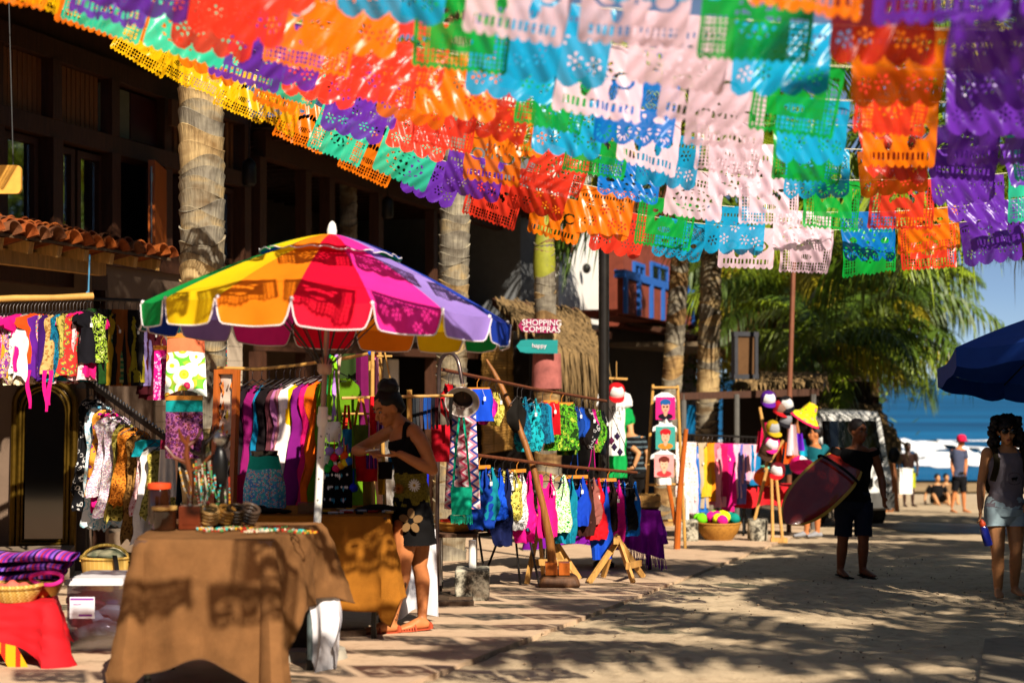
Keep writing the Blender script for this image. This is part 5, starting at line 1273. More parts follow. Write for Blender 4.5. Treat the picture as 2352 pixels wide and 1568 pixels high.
# half mannequin with aqua skirt standing on the rear table
mq = empty('mannequin', V((X(607, 9.75), 9.75, ZT2+.002)), 'black hip mannequin wearing an aqua-banded blue floral skirt on the rear table', 'mannequin')
s_ = 9.75/3267
mb = MB(); mb.tube([V((0, 0, 60*s_)), V((0, 0, 100*s_)), V((0, 0, 122*s_)), V((0, 0, 131*s_))], [(46*s_, 26*s_), (36*s_, 22*s_), (30*s_, 19*s_), (32*s_, 20*s_)], 20, ref=(1, 0, 0)); mb.build('hip_form', M('black_gloss', '#0a0a0a', rough=.12, spec=.6, var=.05), mq)
def skirtf(a, b):
    th = a*2*PI; w = (33+14*min(1, b*1.6)+2*b)*s_; return V((w*math.cos(th)*(1+.02*b*math.sin(th*13)), w*.62*math.sin(th)*(1+.05*b*math.sin(th*13)), (119-118*b)*s_+.004*math.sin(th*4)))
mb = MB(); mb.grid(skirtf, 60, 16, lambda a, b: 1 if b < .22 else 0); mb.build('skirt', [P_['aquafl'], C('#1fb09a')], mq)
for u, c, nm in ((548, '#d81a6a', 'magenta tie-dye cloth'), (528, '#e8641a', 'orange cloth')):
    mb = MB(); mb.grid(lambda a, b: V(((a-.5)*.12, .02*math.sin(a*9), -b*.30)), 10, 8); o = mb.build('cloth', C(c)); o.location = P(u, 1090 if u > 540 else 1145, 10.1); tag(o, nm+' hanging behind the rear table beside the mannequin', 'cloth')

# ================================================================== BAG STAND, JEWELLERY
bs = empty('bag_stand', V((X(880, 10.15), 10.15, SG(10.15))), 'bamboo ladder stand hung with small woven bags behind the stall keeper', 'display stand')
def bpart(a, b, r=.014): mb = MB(); mb.tube([a, b], r, 8); mb.build('bamboo_cane', BAMBOO, bs, org=wloc(bs))
bpart(P(856, 800, 10.15), P(852, 1350, 10.1)); bpart(P(872, 798, 10.2), P(890, 1350, 10.3)); bpart(P(940, 895, 10.25), P(942, 1340, 10.3), .02)
bpart(P(785, 914, 10.05), P(1040, 908, 10.35), .011); bpart(P(786, 950, 10.1), P(850, 950, 10.1), .008); bpart(P(865, 818, 10.1), P(900, 818, 10.15), .008); bpart(P(882, 800, 10.1), P(898, 880, 10.12), .006)
def bag(u, v0, v1, w, d, cols, label, strap=None, strapc='#2a2420', shape=0, seed=0):
    root = empty('bag', P(u, v1, d), label, 'bag', 'bags on the bamboo stand'); W_ = w/3267*d/2; H_ = (v1-v0)/3267*d; rr = random.Random(seed); mb = MB()
    for sg in (-1, 1): mb.grid(lambda a, b, sg=sg: V(((a-.5)*2*W_*(1-.08*b if shape == 0 else (.7+.3*math.sin(b*PI))), sg*.03*math.sqrt(max(0, 1-(2*a-1)**2))*math.sin(PI*(.1+.8*b))+.008*math.sin(a*6+b*5+seed), H_*(1-b))), 10, 10)
    mb.build('body', cols if not isinstance(cols, str) else C(cols), root)
    if strap:
        mb = MB(); st = (v0-strap)/3267*d
        for sg in (-1, 1): mb.tube([V((sg*W_*.8, 0, H_*.97)), V((sg*W_*.5, -.01, H_+st*.5)), V((sg*.01, 0, H_+st))], (.012, .004), 6)
        mb.build('strap', C(strapc), root)
    return root
bag(829, 975, 1035, 36, 9.95, '#5a6a22', 'olive green cloth bag with ochre straps on the bamboo stand', 915, '#b8781e', seed=1)
bag(857, 910, 1000, 16, 9.98, '#d8101e', 'narrow scarlet bag behind the olive one on the bamboo stand', None, seed=2)
bag(876, 945, 1015, 22, 10.0, PAT('purple_stripe', 'stripe', ['#4a1a7a', '#d0a0d8', '#7a1a6a', '#2a1050'], 30), 'purple striped bag beside the stall keeper\'s face', 880, '#d8b080', seed=3)
bag(842, 1045, 1105, 52, 9.85, '#d80f1e', 'wide scarlet bag below the hands on the bamboo stand', None, seed=4)
bag(853, 1045, 1076, 26, 9.8, PAT('violet_stripe', 'stripe', ['#5a1a8a', '#2a1048', '#c83a8a', '#3a1a6a'], 34), 'violet striped pouch in front of the wide scarlet bag', None, seed=5)
bag(885, 1060, 1100, 34, 9.86, '#1a0f12', 'black pouch right of the violet striped pouch', None, seed=6)
bag(898, 1050, 1078, 14, 9.9, '#1a6a96', 'small blue pouch at the right end of the bamboo stand', None, seed=7)
bag(814, 1038, 1084, 20, 9.88, PAT('tan_stripe', 'stripe', ['#8a6a2a', '#c8a45a', '#5a4216'], 40), 'tan striped pouch hanging under the olive bag', None, seed=8)
bag(876, 1082, 1135, 16, 9.95, '#e0a012', 'mustard yellow pouch hanging at the lower right of the bamboo stand', None, seed=9)
bag(843, 1100, 1165, 20, 9.9, '#a88a2a', 'dull gold tall pouch at the bottom of the bamboo stand', None, seed=10)
bag(766, 968, 1015, 38, 9.75, PAT('white_black_letters', 'speck', ['#f0ece4', '#efeae2', '#f2eee8', '#15151a'], 22, thr=[0,.3,.4,.64]), 'white drawstring bag with black marks beside the parasol pole', 820, '#8fd01a', shape=1, seed=11)
bag(797, 985, 1040, 22, 9.95, '#1a7ab0', 'bright blue pouch left of the olive bag', 930, '#c8281e', seed=12)
bag(808, 1075, 1115, 18, 9.85, '#0f6a5a', 'teal green pouch beside the black jewellery board', None, seed=13)
bag(1012, 975, 1060, 44, 10.6, '#b80f22', 'large red shoulder bag behind the stall keeper\'s back', 915, '#2a1a18', seed=14)
bag(978, 1080, 1120, 14, 10.1, '#1a2ac8', 'royal blue tassel pouch behind the stall keeper\'s waist', None, seed=15)
# straps and ribbons in bundles
bun = [(752, 815, 985, '#0f7a3a', 'green'), (760, 818, 990, '#7ad01a', 'lime'), (768, 815, 975, '#b88ad0', 'lilac'), (776, 815, 1000, '#b89a86', 'beige cord'), (756, 900, 1000, '#d8e02a', 'yellow-green'), (790, 960, 1060, '#c8321e', 'red beaded')]
for i, (u, v0, v1, c, nm) in enumerate(bun):
    d = 10.25; a, b = P(u+2, v0, d), P(u-8+i*3, v1, 9.8); mb = MB()
    for k in range(3): mb.tube([a+V((k*.008, 0, 0)), a.lerp(b, .5)+V((.012*math.sin(i+k), -.02, 0)), b+V((k*.014-.014, 0, .03*k))], .006, 5)
    tag(mb.build('strap_bundle', C(c), org=a), '%s straps hanging from the tip of the thin bamboo pole' % nm, 'strap')
for i, (u, v, c, nm) in enumerate([(868, 845, '#e890b8', 'rose pink scarf'), (800, 900, '#d878a8', 'pale pink cloth'), (842, 870, '#6a0f4a', 'plum cloth'), (800, 860, '#2c3e18', 'dark green cloth')]):
    d = 10.3 if i == 0 else 11.6+.2*i; H_ = (110, 60, 210, 190)[i]/3267*d; W_ = (20, 34, 50, 62)[i]/3267*d; vt = (822, 880, 812, 812)[i]; mb = MB()
    mb.grid(lambda a, b: V(((a-.5)*W_, .02*math.sin(a*10+i), -b*H_)), 12, 8); o = mb.build('cloth', C(c)); o.location = P(u, vt, d); tag(o, nm+' hanging behind the bag stand', 'cloth')
for i, (u, c, nm) in enumerate([(951,'#20242a','charcoal'),(959,'#3a3a3c','grey'),(967,'#4a3a3a','brown-grey'),(976,'#1a4a9a','blue'),(985,'#1c3c80','deep blue'),(994,'#141a26','navy'),(1002,'#3a0e14','dark red'),(1034,'#15110f','black')]):
    d = 10.45; mb = MB()
    for k in (0, 1): mb.tube([P(u+k*4, 908, d), P(u+k*3-1, 950, d), P(u+2, 985, d)], (.011, .004), 6)
    tag(mb.build('bag_strap', C(c), org=P(u, 908, d)), '%s bag straps looped over the bamboo stand bar' % nm, 'strap')
# pompoms
pp = [(756, 1036, '#a88ae0'), (779, 1036, '#b48ae0'), (768, 1050, '#e81a4a'), (790, 1045, '#e8501a'), (760, 1064, '#1a9a3a'), (783, 1068, '#e8a01a'), (772, 1074, '#e02a6a'), (750, 1052, '#d8e8e0'), (800, 1060, '#2a6ad0'), (812, 1120, '#1a2ac0'), (752, 1075, '#20a83a'), (793, 1062, '#f0d21a')]
PN = {'#a88ae0': 'lavender', '#b48ae0': 'pale violet', '#e81a4a': 'crimson', '#e8501a': 'orange-red', '#1a9a3a': 'green', '#e8a01a': 'amber', '#e02a6a': 'pink', '#d8e8e0': 'white', '#2a6ad0': 'blue', '#1a2ac0': 'ultramarine', '#20a83a': 'leaf green', '#f0d21a': 'yellow'}
for u, v, c in pp:
    mb = MB(); mb.ball((0, 0, 0), .03, 12)
    for p in mb.v: p *= 1+.25*noise.noise(p*70+V((u, 0, 0)))
    mb.tube([V((0, 0, .02)), V((0, 0, .12))], .003, 5); o = mb.build('pompom', C(c)); o.location = P(u, v, 9.7); tag(o, '%s woollen pompom hanging above the black earring board' % PN[c], 'pompom', 'pompoms beside the parasol pole')
jb = empty('earring_board', V((X(772, 9.7), 9.7, ZT2+.004)), 'black board pinned with rows of white earrings on the rear table', 'jewellery display')
W_, H_ = 72/3267*9.7, 112/3267*9.7
mb = MB(); mb.box((0, .02, H_/2), (W_, .02, H_))
for k in range(4): mb.box((0, 0, H_*(.12+.25*k)), (W_, .03, .012))
mb.build('board', C('#0b0909', 'black_velvet'), jb, smooth=False)
mb = MB(); rr = random.Random(8)
for r in range(4):
    for k in range(14):
        if rr.random() < .25: continue
        x = (-.42+.06*k)*W_; z = H_*(.22+.25*r); l = rr.uniform(.018, .05)
        mb.add([V((x, -.018, z)), V((x+.008, -.022, z-l*.5)), V((x, -.019, z-l)), V((x-.008, -.022, z-l*.5))], [(0,1,2,3)], rr.choice((0, 0, 0, 1)))
kind(mb.build('earrings', [M('shell_white', '#ece6e0', rough=.3, var=.08), M('turquoise_stone', '#1a86a0', rough=.3)], jb, smooth=False), 'stuff')
# goods on the tables
def on(u, d, zt=ZT2): return V((X(u, d), d, zt+.004))
mb = MB(); mb.box((0, 0, .035), (.11, .09, .07)); o = mb.build('clear_tub', glassmat('tub_plastic', (.6, .62, .66), .2, .3), smooth=False); o.location = on(705, 9.35); tag(o, 'small clear plastic tub beside the parasol pole on the rear table', 'tub')
mb = MB(); mb.ball((0, 0, .02), (.1, .04, .02), 12); mb.ball((.1, 0, .015), (.05, .03, .015), 10); mb.ball((-.06, .02, .03), (.05, .03, .025), 10); o = mb.build('eye_mask', C('#0c0c10')); o.location = on(618, 9.3); tag(o, 'black cloth pouch lying at the front edge of the rear table', 'pouch')
for i in range(26):
    u = 745+i*6.2; dd = 9.28+.28*R.random(); c, cn = R.choice([('#e8e4de', 'white'), ('#d8d2ca', 'bone'), ('#b8322a', 'red'), ('#2a2a2e', 'black'), ('#c8a060', 'tan'), ('#e8b020', 'yellow'), ('#3a6a9a', 'blue')])
    mb = MB(); a = R.uniform(-.4, .4); l = R.uniform(.04, .09); mb.tube([V((-l/2*math.cos(a), -l/2*math.sin(a), .006)), V((l/2*math.cos(a), l/2*math.sin(a), .006))], (.006, .01), 6)
    o = mb.build('trinket', C(c)); o.location = on(u, dd); tag(o, 'small %s trinket on the rear table, %s from left in the row' % (cn, ordn(i)), 'trinket', 'trinkets along the rear table')
mb = MB(); mb.grid(lambda a, b: V(((a-.5)*.3, (b-.5)*.2, .012+.03*math.sin(a*PI)*math.sin(b*PI))), 10, 8); o = mb.build('cloth', C('#0d0c0e')); o.location = on(868, 9.55); tag(o, 'black cloth spread at the right end of the rear table', 'cloth')
# front table goods
def on1(u, d): return V((X(u, d), d, ZT1+.006))
def jar(u, d, r, h, glass, lidc, label, fill='#3a1c0e'):
    root = empty('jar', on1(u, d), label, 'jar')
    mb = MB(); mb.lathe([(r*.96, 0), (r, .01), (r, h*.8), (r*.85, h*.88)], 18); mb.build('body', glass, root)
    mb = MB(); mb.lathe([(r*.88, .006), (r*.92, h*.72)], 14); mb.build('contents', C(fill), root)
    mb = MB(); mb.lathe([(r*1.05, h*.86), (r*1.08, h*.89), (r*1.05, h)], 18); mb.build('lid', M('lid_'+lidc.strip('#'), lidc, rough=.6), root)
    return root
BROWNG = M('brown_glass', '#2a1308', rough=.08, spec=.7, var=.2)
jar(378, 7.45, .062, .12, BROWNG, '#b08a4a', 'brown glass jar with tan lid at the left of the front table')
jar(366, 7.75, .06, .22, BROWNG, '#d8481c', 'tall brown jar with orange lid behind the tan-lidded jar')
mb = MB()
for k, (dx, dz, sx, sz) in enumerate([(0, .06, .11, .12)]): mb.box((dx, 0, dz), (sx, .11, sz))
mb.box((0, -.056, .06), (.07, .004, .07)); o = mb.build('wooden_box', M('dark_red_wood', '#5a2410', rough=.3, var=.3, vs=8), smooth=False); o.location = on1(440, 7.5); tag(o, 'dark red wooden box beside the brown jars on the front table', 'box')
# carved wooden stands with necklaces
NECK = []
WALN = M('walnut_wood', '#5e2d12', rough=.35, var=.35, vs=9)
DKW = M('ebony_wood', '#1c100a', rough=.3, var=.3, vs=9)
def stand(u, d, h, mat, label, branches):
    root = empty('necklace_stand', on1(u, d), label, 'necklace stand'); mb = MB(); mb.lathe([(.06, 0), (.065, .012), (.03, .025), (.014, .05)], 14)
    mb.tube([V((0, 0, .03)), V((.02, 0, h*.5)), V((-.01, 0, h*.8)), V((0, 0, h))], [.018, .016, .015, .011], 8); mb.build('stem', mat, root)
    for a, z, l in branches:
        mb = MB(); mb.tube([V((0, 0, h*z)), V((l*.6*math.cos(a), .03*math.sin(a), h*z+.03)), V((l*math.cos(a), .06*math.sin(a), h*z+.09))], [.013, .011, .007], 7); mb.build('branch', mat, root)
    return root
stand(432, 7.6, .48, WALN, 'reddish carved branch stand for necklaces, left on the front table', [(0.2, .6, .12), (2.9, .7, .13), (.6, .9, .08), (3.5, .9, .05)])
stand(470, 7.7, .46, DKW, 'dark branching stand hung with beads in the middle of the front table', [(0, .75, .12), (3.1, .8, .12), (.5, .95, .06)])
st3 = stand(506, 7.62, .50, DKW, 'black bust stand with grey top on the front table', [(0.1, .8, .05)])
mb = MB(); mb.ball((.0, -.01, .31), (.045, .035, .12), 14); mb.ball((0, 0, .47), (.04, .035, .045), 12, 1); mb.build('bust', [BLACK, M('pewter', '#a8a8a4', rough=.25, metal=.7)], st3)
BEADC = [M('bead_'+n, c, rough=.25, spec=.5) for n, c in (('shell', '#d8c8a8'), ('red', '#a8301e'), ('turquoise', '#2fb8b8'), ('amber', '#d89a2a'), ('green', '#4a8a4a'), ('brown', '#4a2812'), ('white', '#b8ac98'))]
def beads(pts, r, seed, label, cat='necklace', grp=None, drop=None):
    rr = random.Random(seed); mb = MB(); c0 = V(pts[0]); pal = [rr.randrange(7) for _ in range(3)]
    for i in range(len(pts)-1):
        a, b = V(pts[i]), V(pts[i+1]); n = max(1, int((b-a).length/(r*1.9)))
        for k in range(n): mb.ball(a.lerp(b, k/n), r*rr.uniform(.8, 1.2), 6, rr.choice(pal))
    if drop: mb.ball(V(pts[len(pts)//2])+V((0, -.01, -.02)), drop, 8, pal[0])
    return tag(mb.build('necklace', BEADC, org=c0), label, cat, grp)
hang = [(412, 1075, 455, 1150), (450, 1060, 462, 1170), (456, 1085, 476, 1160), (470, 1062, 480, 1145), (478, 1085, 492, 1130), (490, 1070, 500, 1150), (500, 1085, 516, 1195), (512, 1090, 520, 1210), (430, 1060, 446, 1130), (462, 1100, 468, 1210)]
for i, (u, v0, u1, v1) in enumerate(hang):
    d = 7.5+.02*i; w = 10; a = P(u, v0, d); b = P(u+14, v0+3, d); m_ = P((u+u1)/2+4, v1, d-.02)
    beads([a, a.lerp(m_, .6)+V((-.012, 0, 0)), m_, b.lerp(m_, .6)+V((.012, 0, 0)), b], .0048, i, 'beaded necklace hanging on the carved stands, %s from the left' % ordn(i), grp='necklaces on the carved stands', drop=.011)
for i in range(12):
    u = 470+i*21; dd = 7.22+.3*R.random(); rr_ = R.uniform(.03, .055); c = on1(u, dd)+V((0, 0, .01))
    beads([c+V((rr_*math.cos(t)*1.3, rr_*math.sin(t), 0)) for t in [2*PI*k/10 for k in range(11)]], .006, 50+i, 'bead bracelet lying on the front table, %s from the left' % ordn(i), 'bracelet', 'bracelets on the front table')
for i, (u, c, nm, r) in enumerate([(480, '#c89a5a', 'tan ribbed wooden bangle stack', .045), (512, '#b88038', 'honey wooden bangle stack', .04), (540, '#3a2a18', 'dark wooden bangle stack', .04), (566, '#4a3a2e', 'brown stone bangle stack', .045)]):
    mb = MB()
    for k in range(4): mb.tube([V((r*math.cos(t), r*math.sin(t), .014+.02*k)) for t in [2*PI*q/20 for q in range(21)]], .011, 7, cap=False)
    o = mb.build('bangle_stack', M('bangle_'+c.strip('#'), c, rough=.4, var=.3, vs=20), ang=60); o.location = on1(u, 7.55+.03*i); o.rotation_euler = (.5, .25*(i % 2), .4); o.location.z += .03; tag(o, nm+' on the front table', 'bangles')

# ================================================================== HOOKED POST, HAT, SCARF, FRINGED BAG
b0 = V((X(1004, 11.8), 11.8, SG(11.8)))
hp = empty('hooked_post', b0, 'bent steel display post with hook right of the stall keeper', 'display post')
pts = [b0, P(1004, 1200, 11.8), P(1008, 870, 11.8)]+[P(1032-24*math.cos(a), 852-42*math.sin(a), 11.8-.05*a) for a in [PI*i/10 for i in range(0, 10)]]+[P(1062, 880, 11.65)]
mb = MB(); mb.tube(pts, .017, 9); mb.build('post', M('dull_steel', '#6a5a56', rough=.3, metal=.8, var=.2, vs=30), hp, org=b0)
mb = MB(); mb.box(V((b0.x+.05, b0.y, b0.z+.02)), (.5, .12, .035)); mb.box(V((b0.x+.05, b0.y, b0.z+.02)), (.1, .5, .03)); mb.build('foot', M('old_board', '#4a3a2c', **WOODK), hp, org=b0, smooth=False)
hat = empty('hat', P(1060, 905, 11.55), 'silvery grey sun hat hanging by its cord from the steel hook', 'hat')
s_ = 11.55/3267; HATM = M('silver_straw', '#a89e92', rough=.4, var=.15, vs=30, bump=.2, bs=120)
mb = MB(); mb.lathe([(.0, 26*s_), (14*s_, 25*s_), (21*s_, 20*s_), (24*s_, 0)], 24, cap=False); mb.build('crown', HATM, hat)
mb = MB(); mb.lathe([(24*s_, 0), (30*s_, -4*s_), (38*s_, -9*s_), (39*s_, -11*s_), (37*s_, -10*s_), (24*s_, -3*s_)], 32, cap=False); mb.build('brim', HATM, hat)
mb = MB(); mb.tube([V((39*s_*math.cos(t), 39*s_*math.sin(t), -10*s_)) for t in [2*PI*i/32 for i in range(33)]], .006, 6, cap=False); mb.build('brim_edge', M('brim_edge', '#d8c8c4'), hat)
mb = MB(); mb.lathe([(.0, 20*s_), (20*s_, 17*s_), (23*s_, 0)], 20, cap=False); mb.build('lining', C('#5a4a40'), hat)
hat.rotation_euler = (-1.05, .1, 0); hat.location = P(1062, 918, 11.5)
mb = MB(); mb.tube([P(1062, 878, 11.65), P(1060, 905, 11.5)], .003, 5); mb.tube([P(1066, 880, 11.65), P(1068, 915, 11.48)], .003, 5); tag(mb.build('cord', C('#8a5a3a'), org=P(1062, 878, 11.65)), 'thin cord tying the grey sun hat to the hook', 'cord')
box_garment(1062, 932, 1168, 60, 84, 11.75, P_['zig'], 'scarf', 'long pink and blue zigzag scarf with white ends hanging from the steel hook', 'scarf', seed=11, wood=False, fold=.02)
o = bag(1060, 1118, 1182, 50, 11.55, '#0fae86', 'emerald green flat bag with long strap in front of the zigzag scarf', 940, '#0f9a7a', seed=21); o['group'] = 'bags on the bamboo stand'; del o['group']
mb = MB()
for k in range(34): x = (-.5+k/33)*50/3267*11.55; mb.tube([V((x, R.uniform(-.01, .01), .005)), V((x+R.uniform(-.006, .006), R.uniform(-.01, .01), -.075*R.uniform(.8, 1.1)))], .0022, 4)
kind(mb.build('fringe', C('#12b088'), o), 'stuff')
# tables and baskets behind
wt = [V((X(1005, 12.5), 12.5, 0)), V((X(1095, 12.5), 12.5, 0)), V((X(1100, 13), 13, 0)), V((X(1008, 13), 13, 0))]
table(wt, Z(1222, 12.6), 'small low metal-legged table under the flat wicker basket', M('white_legs', '#b8b0a4', rough=.5), .012, 'side_table')
o = basket(V((X(1052, 12.75), 12.75, Z(1222, 12.6)+.004)), .16, .2, .075, 'flat round wicker basket of beads on the small metal table', M('honey_wicker', '#a8742c', rough=.7, var=.3, vs=30))
for i, (u, c, nm) in enumerate([(1030, '#c8321e', 'red cloth roll'), (1048, '#1c2a6a', 'navy striped cloth roll'), (1066, '#d8642a', 'orange cloth roll'), (1040, '#a8327a', 'pink cloth roll')]):
    mb = MB(); mb.tube([V((-.07, 0, 0)), V((.07, .02, 0))], .035, 10); o = mb.build('cloth_roll', C(c)); o.location = V((X(u, 12.75), 12.7+.03*i, Z(1222, 12.6)+.075+.025*(i % 2))); o.rotation_euler = (0, 0, .5*i); tag(o, nm+' in the flat wicker basket', 'cloth')
# folding chair piled with woven cloth
ch = empty('chair', V((X(1165, 13.1), 13.1, SG(13.1))), 'thin black metal chair piled with dark woven cloth under the swimsuit rack', 'chair')
def cp_(u, v, d): return P(u, v, d)
for a, b in (((1100, 1230, 12.9), (1118, 1300, 12.8)), ((1140, 1250, 13), (1100, 1335, 12.7)), ((1215, 1230, 13.2), (1240, 1325, 13.0)), ((1185, 1240, 13.5), (1195, 1318, 13.3))):
    mb = MB(); q = P(*b); q.z = SG(q.y); mb.tube([P(*a), q], .011, 7); mb.build('leg', IRON, ch, org=wloc(ch))
mb = MB(); mb.hexa([P(1100, 1232, 12.9), P(1220, 1226, 13.0), P(1212, 1222, 13.5), P(1098, 1228, 13.4)], [p+V((0, 0, .02)) for p in (P(1100, 1232, 12.9), P(1220, 1226, 13.0), P(1212, 1222, 13.5), P(1098, 1228, 13.4))]); mb.build('seat', IRON, ch, org=wloc(ch), smooth=False)
mb = MB(); mb.grid(lambda a, b: P(1095+125*a, 1228, 12.85+.6*b)+V((0, 0, .03+.12*math.sin(a*PI)**.5*math.sin(b*PI)**.5+.02*noise.noise(V((a*6, b*6, 0))))), 24, 14)
tag(mb.build('blanket', PAT('dark_woven', 'stripe', ['#141414', '#8a2a2a', '#1a1a22', '#c8862a', '#101018', '#1f5a6a', '#141418', '#a83a5a'], 8), org=P(1095, 1228, 12.85)), 'dark woven blanket with coloured stripes heaped on the metal chair', 'blanket')
# concrete block with white pipe
def cblock(u, v, w, h, label, pipe=True, rnd=False, pw=.03, ph=.2, d=None):
    d = d or gd(v)-.15; d += .0; q = V((X(u, d), d, SG(d))); root = empty('concrete_block', q, label, 'concrete block'); W_, H_ = w/3267*d, h/3267*d; mb = MB()
    if rnd: mb.lathe([(W_*.47, 0), (W_*.5, .03), (W_*.5, H_-.02), (W_*.46, H_)], 28)
    else:
        n = 6; b = .018; mb.box((0, 0, H_/2), (W_, W_, H_))
    o = mb.build('block', CONCDIRT, root, smooth=rnd)
    if not rnd:
        bv = o.modifiers.new('b', 'BEVEL'); bv.width = .018; bv.segments = 3
    if pipe: mb = MB(); mb.tube([V((0, 0, H_-.01)), V((0, 0, H_+ph))], pw, 14); mb.build('pipe', WHITEP, root)
    return root
CONCDIRT = None
m, nt, out = newmat('dirty_concrete'); L = nt.links.new
b = N(nt, 'ShaderNodeBsdfPrincipled'); b.inputs['Roughness'].default_value = .95
tc = N(nt, 'ShaderNodeTexCoord'); n1 = N(nt, 'ShaderNodeTexNoise'); n1.inputs['Scale'].default_value = 7; n1.inputs['Detail'].default_value = 8; n1.inputs['Roughness'].default_value = .75; L(tc.outputs['Object'], n1.inputs['Vector'])
r1 = N(nt, 'ShaderNodeValToRGB'); r1.color_ramp.elements[0].position = .44; r1.color_ramp.elements[0].color = H('#2e2920')+(1,); r1.color_ramp.elements[1].position = .58; r1.color_ramp.elements[1].color = H('#b3ab96')+(1,); L(n1.outputs[0], r1.inputs[0]); L(r1.outputs[0], b.inputs['Base Color'])
bp = N(nt, 'ShaderNodeBump'); bp.inputs['Strength'].default_value = .5; bp.inputs['Distance'].default_value = .01; L(n1.outputs[0], bp.inputs['Height']); L(bp.outputs[0], b.inputs['Normal']); L(b.outputs[0], out.inputs[0]); CONCDIRT = m
cblock(1085, 1378, 78, 72, 'square stained concrete block with short white pipe near the hooked post', d=11.9, pw=.032, ph=.23)
cblock(1578, 1241, 46, 48, 'pale concrete block with thin grey pipe below the pastel scarves', d=21.0, pw=.03, ph=.32)
cblock(1740, 1240, 46, 50, 'round concrete footing holding the cap stand pole', pipe=False, rnd=True, d=21.0)
mb = MB(); q = P(1010, 1392, 11.35); mb.box(V((q.x+.02, q.y, SG(q.y)+.02)), (.5, .09, .035), Rz(.1)); tag(mb.build('plank', M('old_board2', '#5a4636', **WOODK), org=V((q.x, q.y, SG(q.y))), smooth=False), 'short loose plank on the pavement by the stained concrete block', 'plank')
mb = MB(); q = P(800, 1465, 9.35); mb.box(V((q.x-.02, q.y, SG(q.y)+.022)), (.26, .1, .04), Rz(.25)); tag(mb.build('plank', M('old_board2', '#5a4636', **WOODK), org=V((q.x, q.y, SG(q.y))), smooth=False), 'short wooden plank on the ground beside the stall keeper\'s shoe', 'plank')

# ================================================================== SWIMSUIT RACK
sr = empty('swimsuit_rack', P(1230, 1090, 13.3), 'two rusty bars slung between posts holding swimsuits and bikinis', 'clothes rack')
UA, UB = P(1013, 848, 11.85), P(1392, 921, 15.2)
LA, LB = P(1096, 1045, 12.35), P(1462, 1085, 14.4)
for a, b in ((UA, UB), (LA, LB)):
    mb = MB(); mb.tube([a, a.lerp(b, .5)-V((0, 0, .015)), b], .0155, 9); mb.build('bar', RUST, sr, org=wloc(sr))
mb = MB(); mb.tube([UB, LB.lerp(UB, .02)], .004, 5); mb.build('wire', IRON, sr, org=wloc(sr))
up = [(1030,'#b80f1a','red ruffled bikini top','bikini',.28,.22),(1040,'#120c10','black bikini top','bikini',.3,.2),(1096,'#1448c8','royal blue swim skirt','skirt',.28,.3),(1110,'#e0189a','magenta ruffled bikini','bikini',.30,.2),(1123,'#b0127a','dark magenta bikini','bikini',.26,.2),(1138,'zebray','yellow and black bikini','bikini',.30,.16),
 (1188,'#17130f','black bikini','bikini',.34,.2),(1198,'teal','teal print swimsuit','swim',.42,.18),(1218,'tealp','black and teal swimsuit','swim',.5,.26),(1233,'teal','bright teal tankini','top',.42,.24),(1246,'#0f7ea8','turquoise tankini','top',.40,.2),(1264,'#c0101c','red bikini bottoms','skirt',.32,.2),(1290,'greenp','leafy green wrap skirt','skirt',.46,.3),(1306,'greenp','dark leafy swimsuit','swim',.5,.24),(1322,'#123a86','navy blue bikini with long ties','bikini',.34,.2),(1336,'#1446a8','bright blue bikini','bikini',.3,.2),(1346,'#17110f','black halter bikini','bikini',.38,.2),(1355,'blackw','silver and black bikini','bikini',.42,.2),(1362,'#e01a90','magenta bikini with long ties','bikini',.36,.16),(1374,'greenp','green print bikini','bikini',.44,.2),(1384,'#10141c','blue-black bikini','bikini',.46,.16)]
def at_u(a, b, u):
    lo, hi = 0, 1
    for _ in range(40):
        m_ = (lo+hi)/2; p = a.lerp(b, m_)
        if 1176+p.x*3267/p.y < u: lo = m_
        else: hi = m_
    return a.lerp(b, lo)
for i, (u, c, nm, kd, L_, w_) in enumerate(up):
    p = at_u(UA, UB, u)-V((0, 0, .012)); 
    g_ = garment(p, kd, L_, w_*1.15, P_[c] if c in P_ else C(c), '%s on the upper rusty bar, %s from its left end' % (nm, ordn(i)), math.radians(R.uniform(15, 45)), seed=200+i, cat='swimwear', group='swimwear on the upper bar', hook=.10, wood=(kd == 'skirt'), name='bikini' if kd == 'bikini' else None, ruf=.012 if 'ruffl' in nm else 0, th=.03)
    if 'ties' in nm:
        mb = MB()
        for s_ in (-1, 1): mb.tube([V((s_*.01, 0, -L_)), V((s_*.03, .01, -L_-.18)), V((s_*.05-.02, 0, -L_-.28))], (.012, .004), 6)
        mb.build('tie', C(c), g_)
lw_ = [(1101,'#103a9a','deep blue'),(1115,'#0f7f92','teal'),(1136,'#1450d0','royal blue ruffled'),(1155,'#141c48','navy'),(1172,'zebray','yellow and black patterned'),(1187,'zebraw','black and white spotted'),(1204,'#e8148c','magenta cut-out'),(1254,'#e0147e','magenta'),(1283,'limew','lime and white print'),(1303,'#0e7f9a','turquoise'),(1323,'#1440b8','cobalt blue'),(1341,'#3a1c16','dark brown'),(1352,'#9a5a50','brown-pink'),(1363,'#d01420','red ruffled'),(1380,'#1648c0','long royal blue'),(1396,'#24140f','black-brown'),(1409,'#d8148a','magenta ruffled'),(1422,'#16246a','navy ruffled'),(1433,'#101014','black'),(1446,'#1470d8','bright azure')]
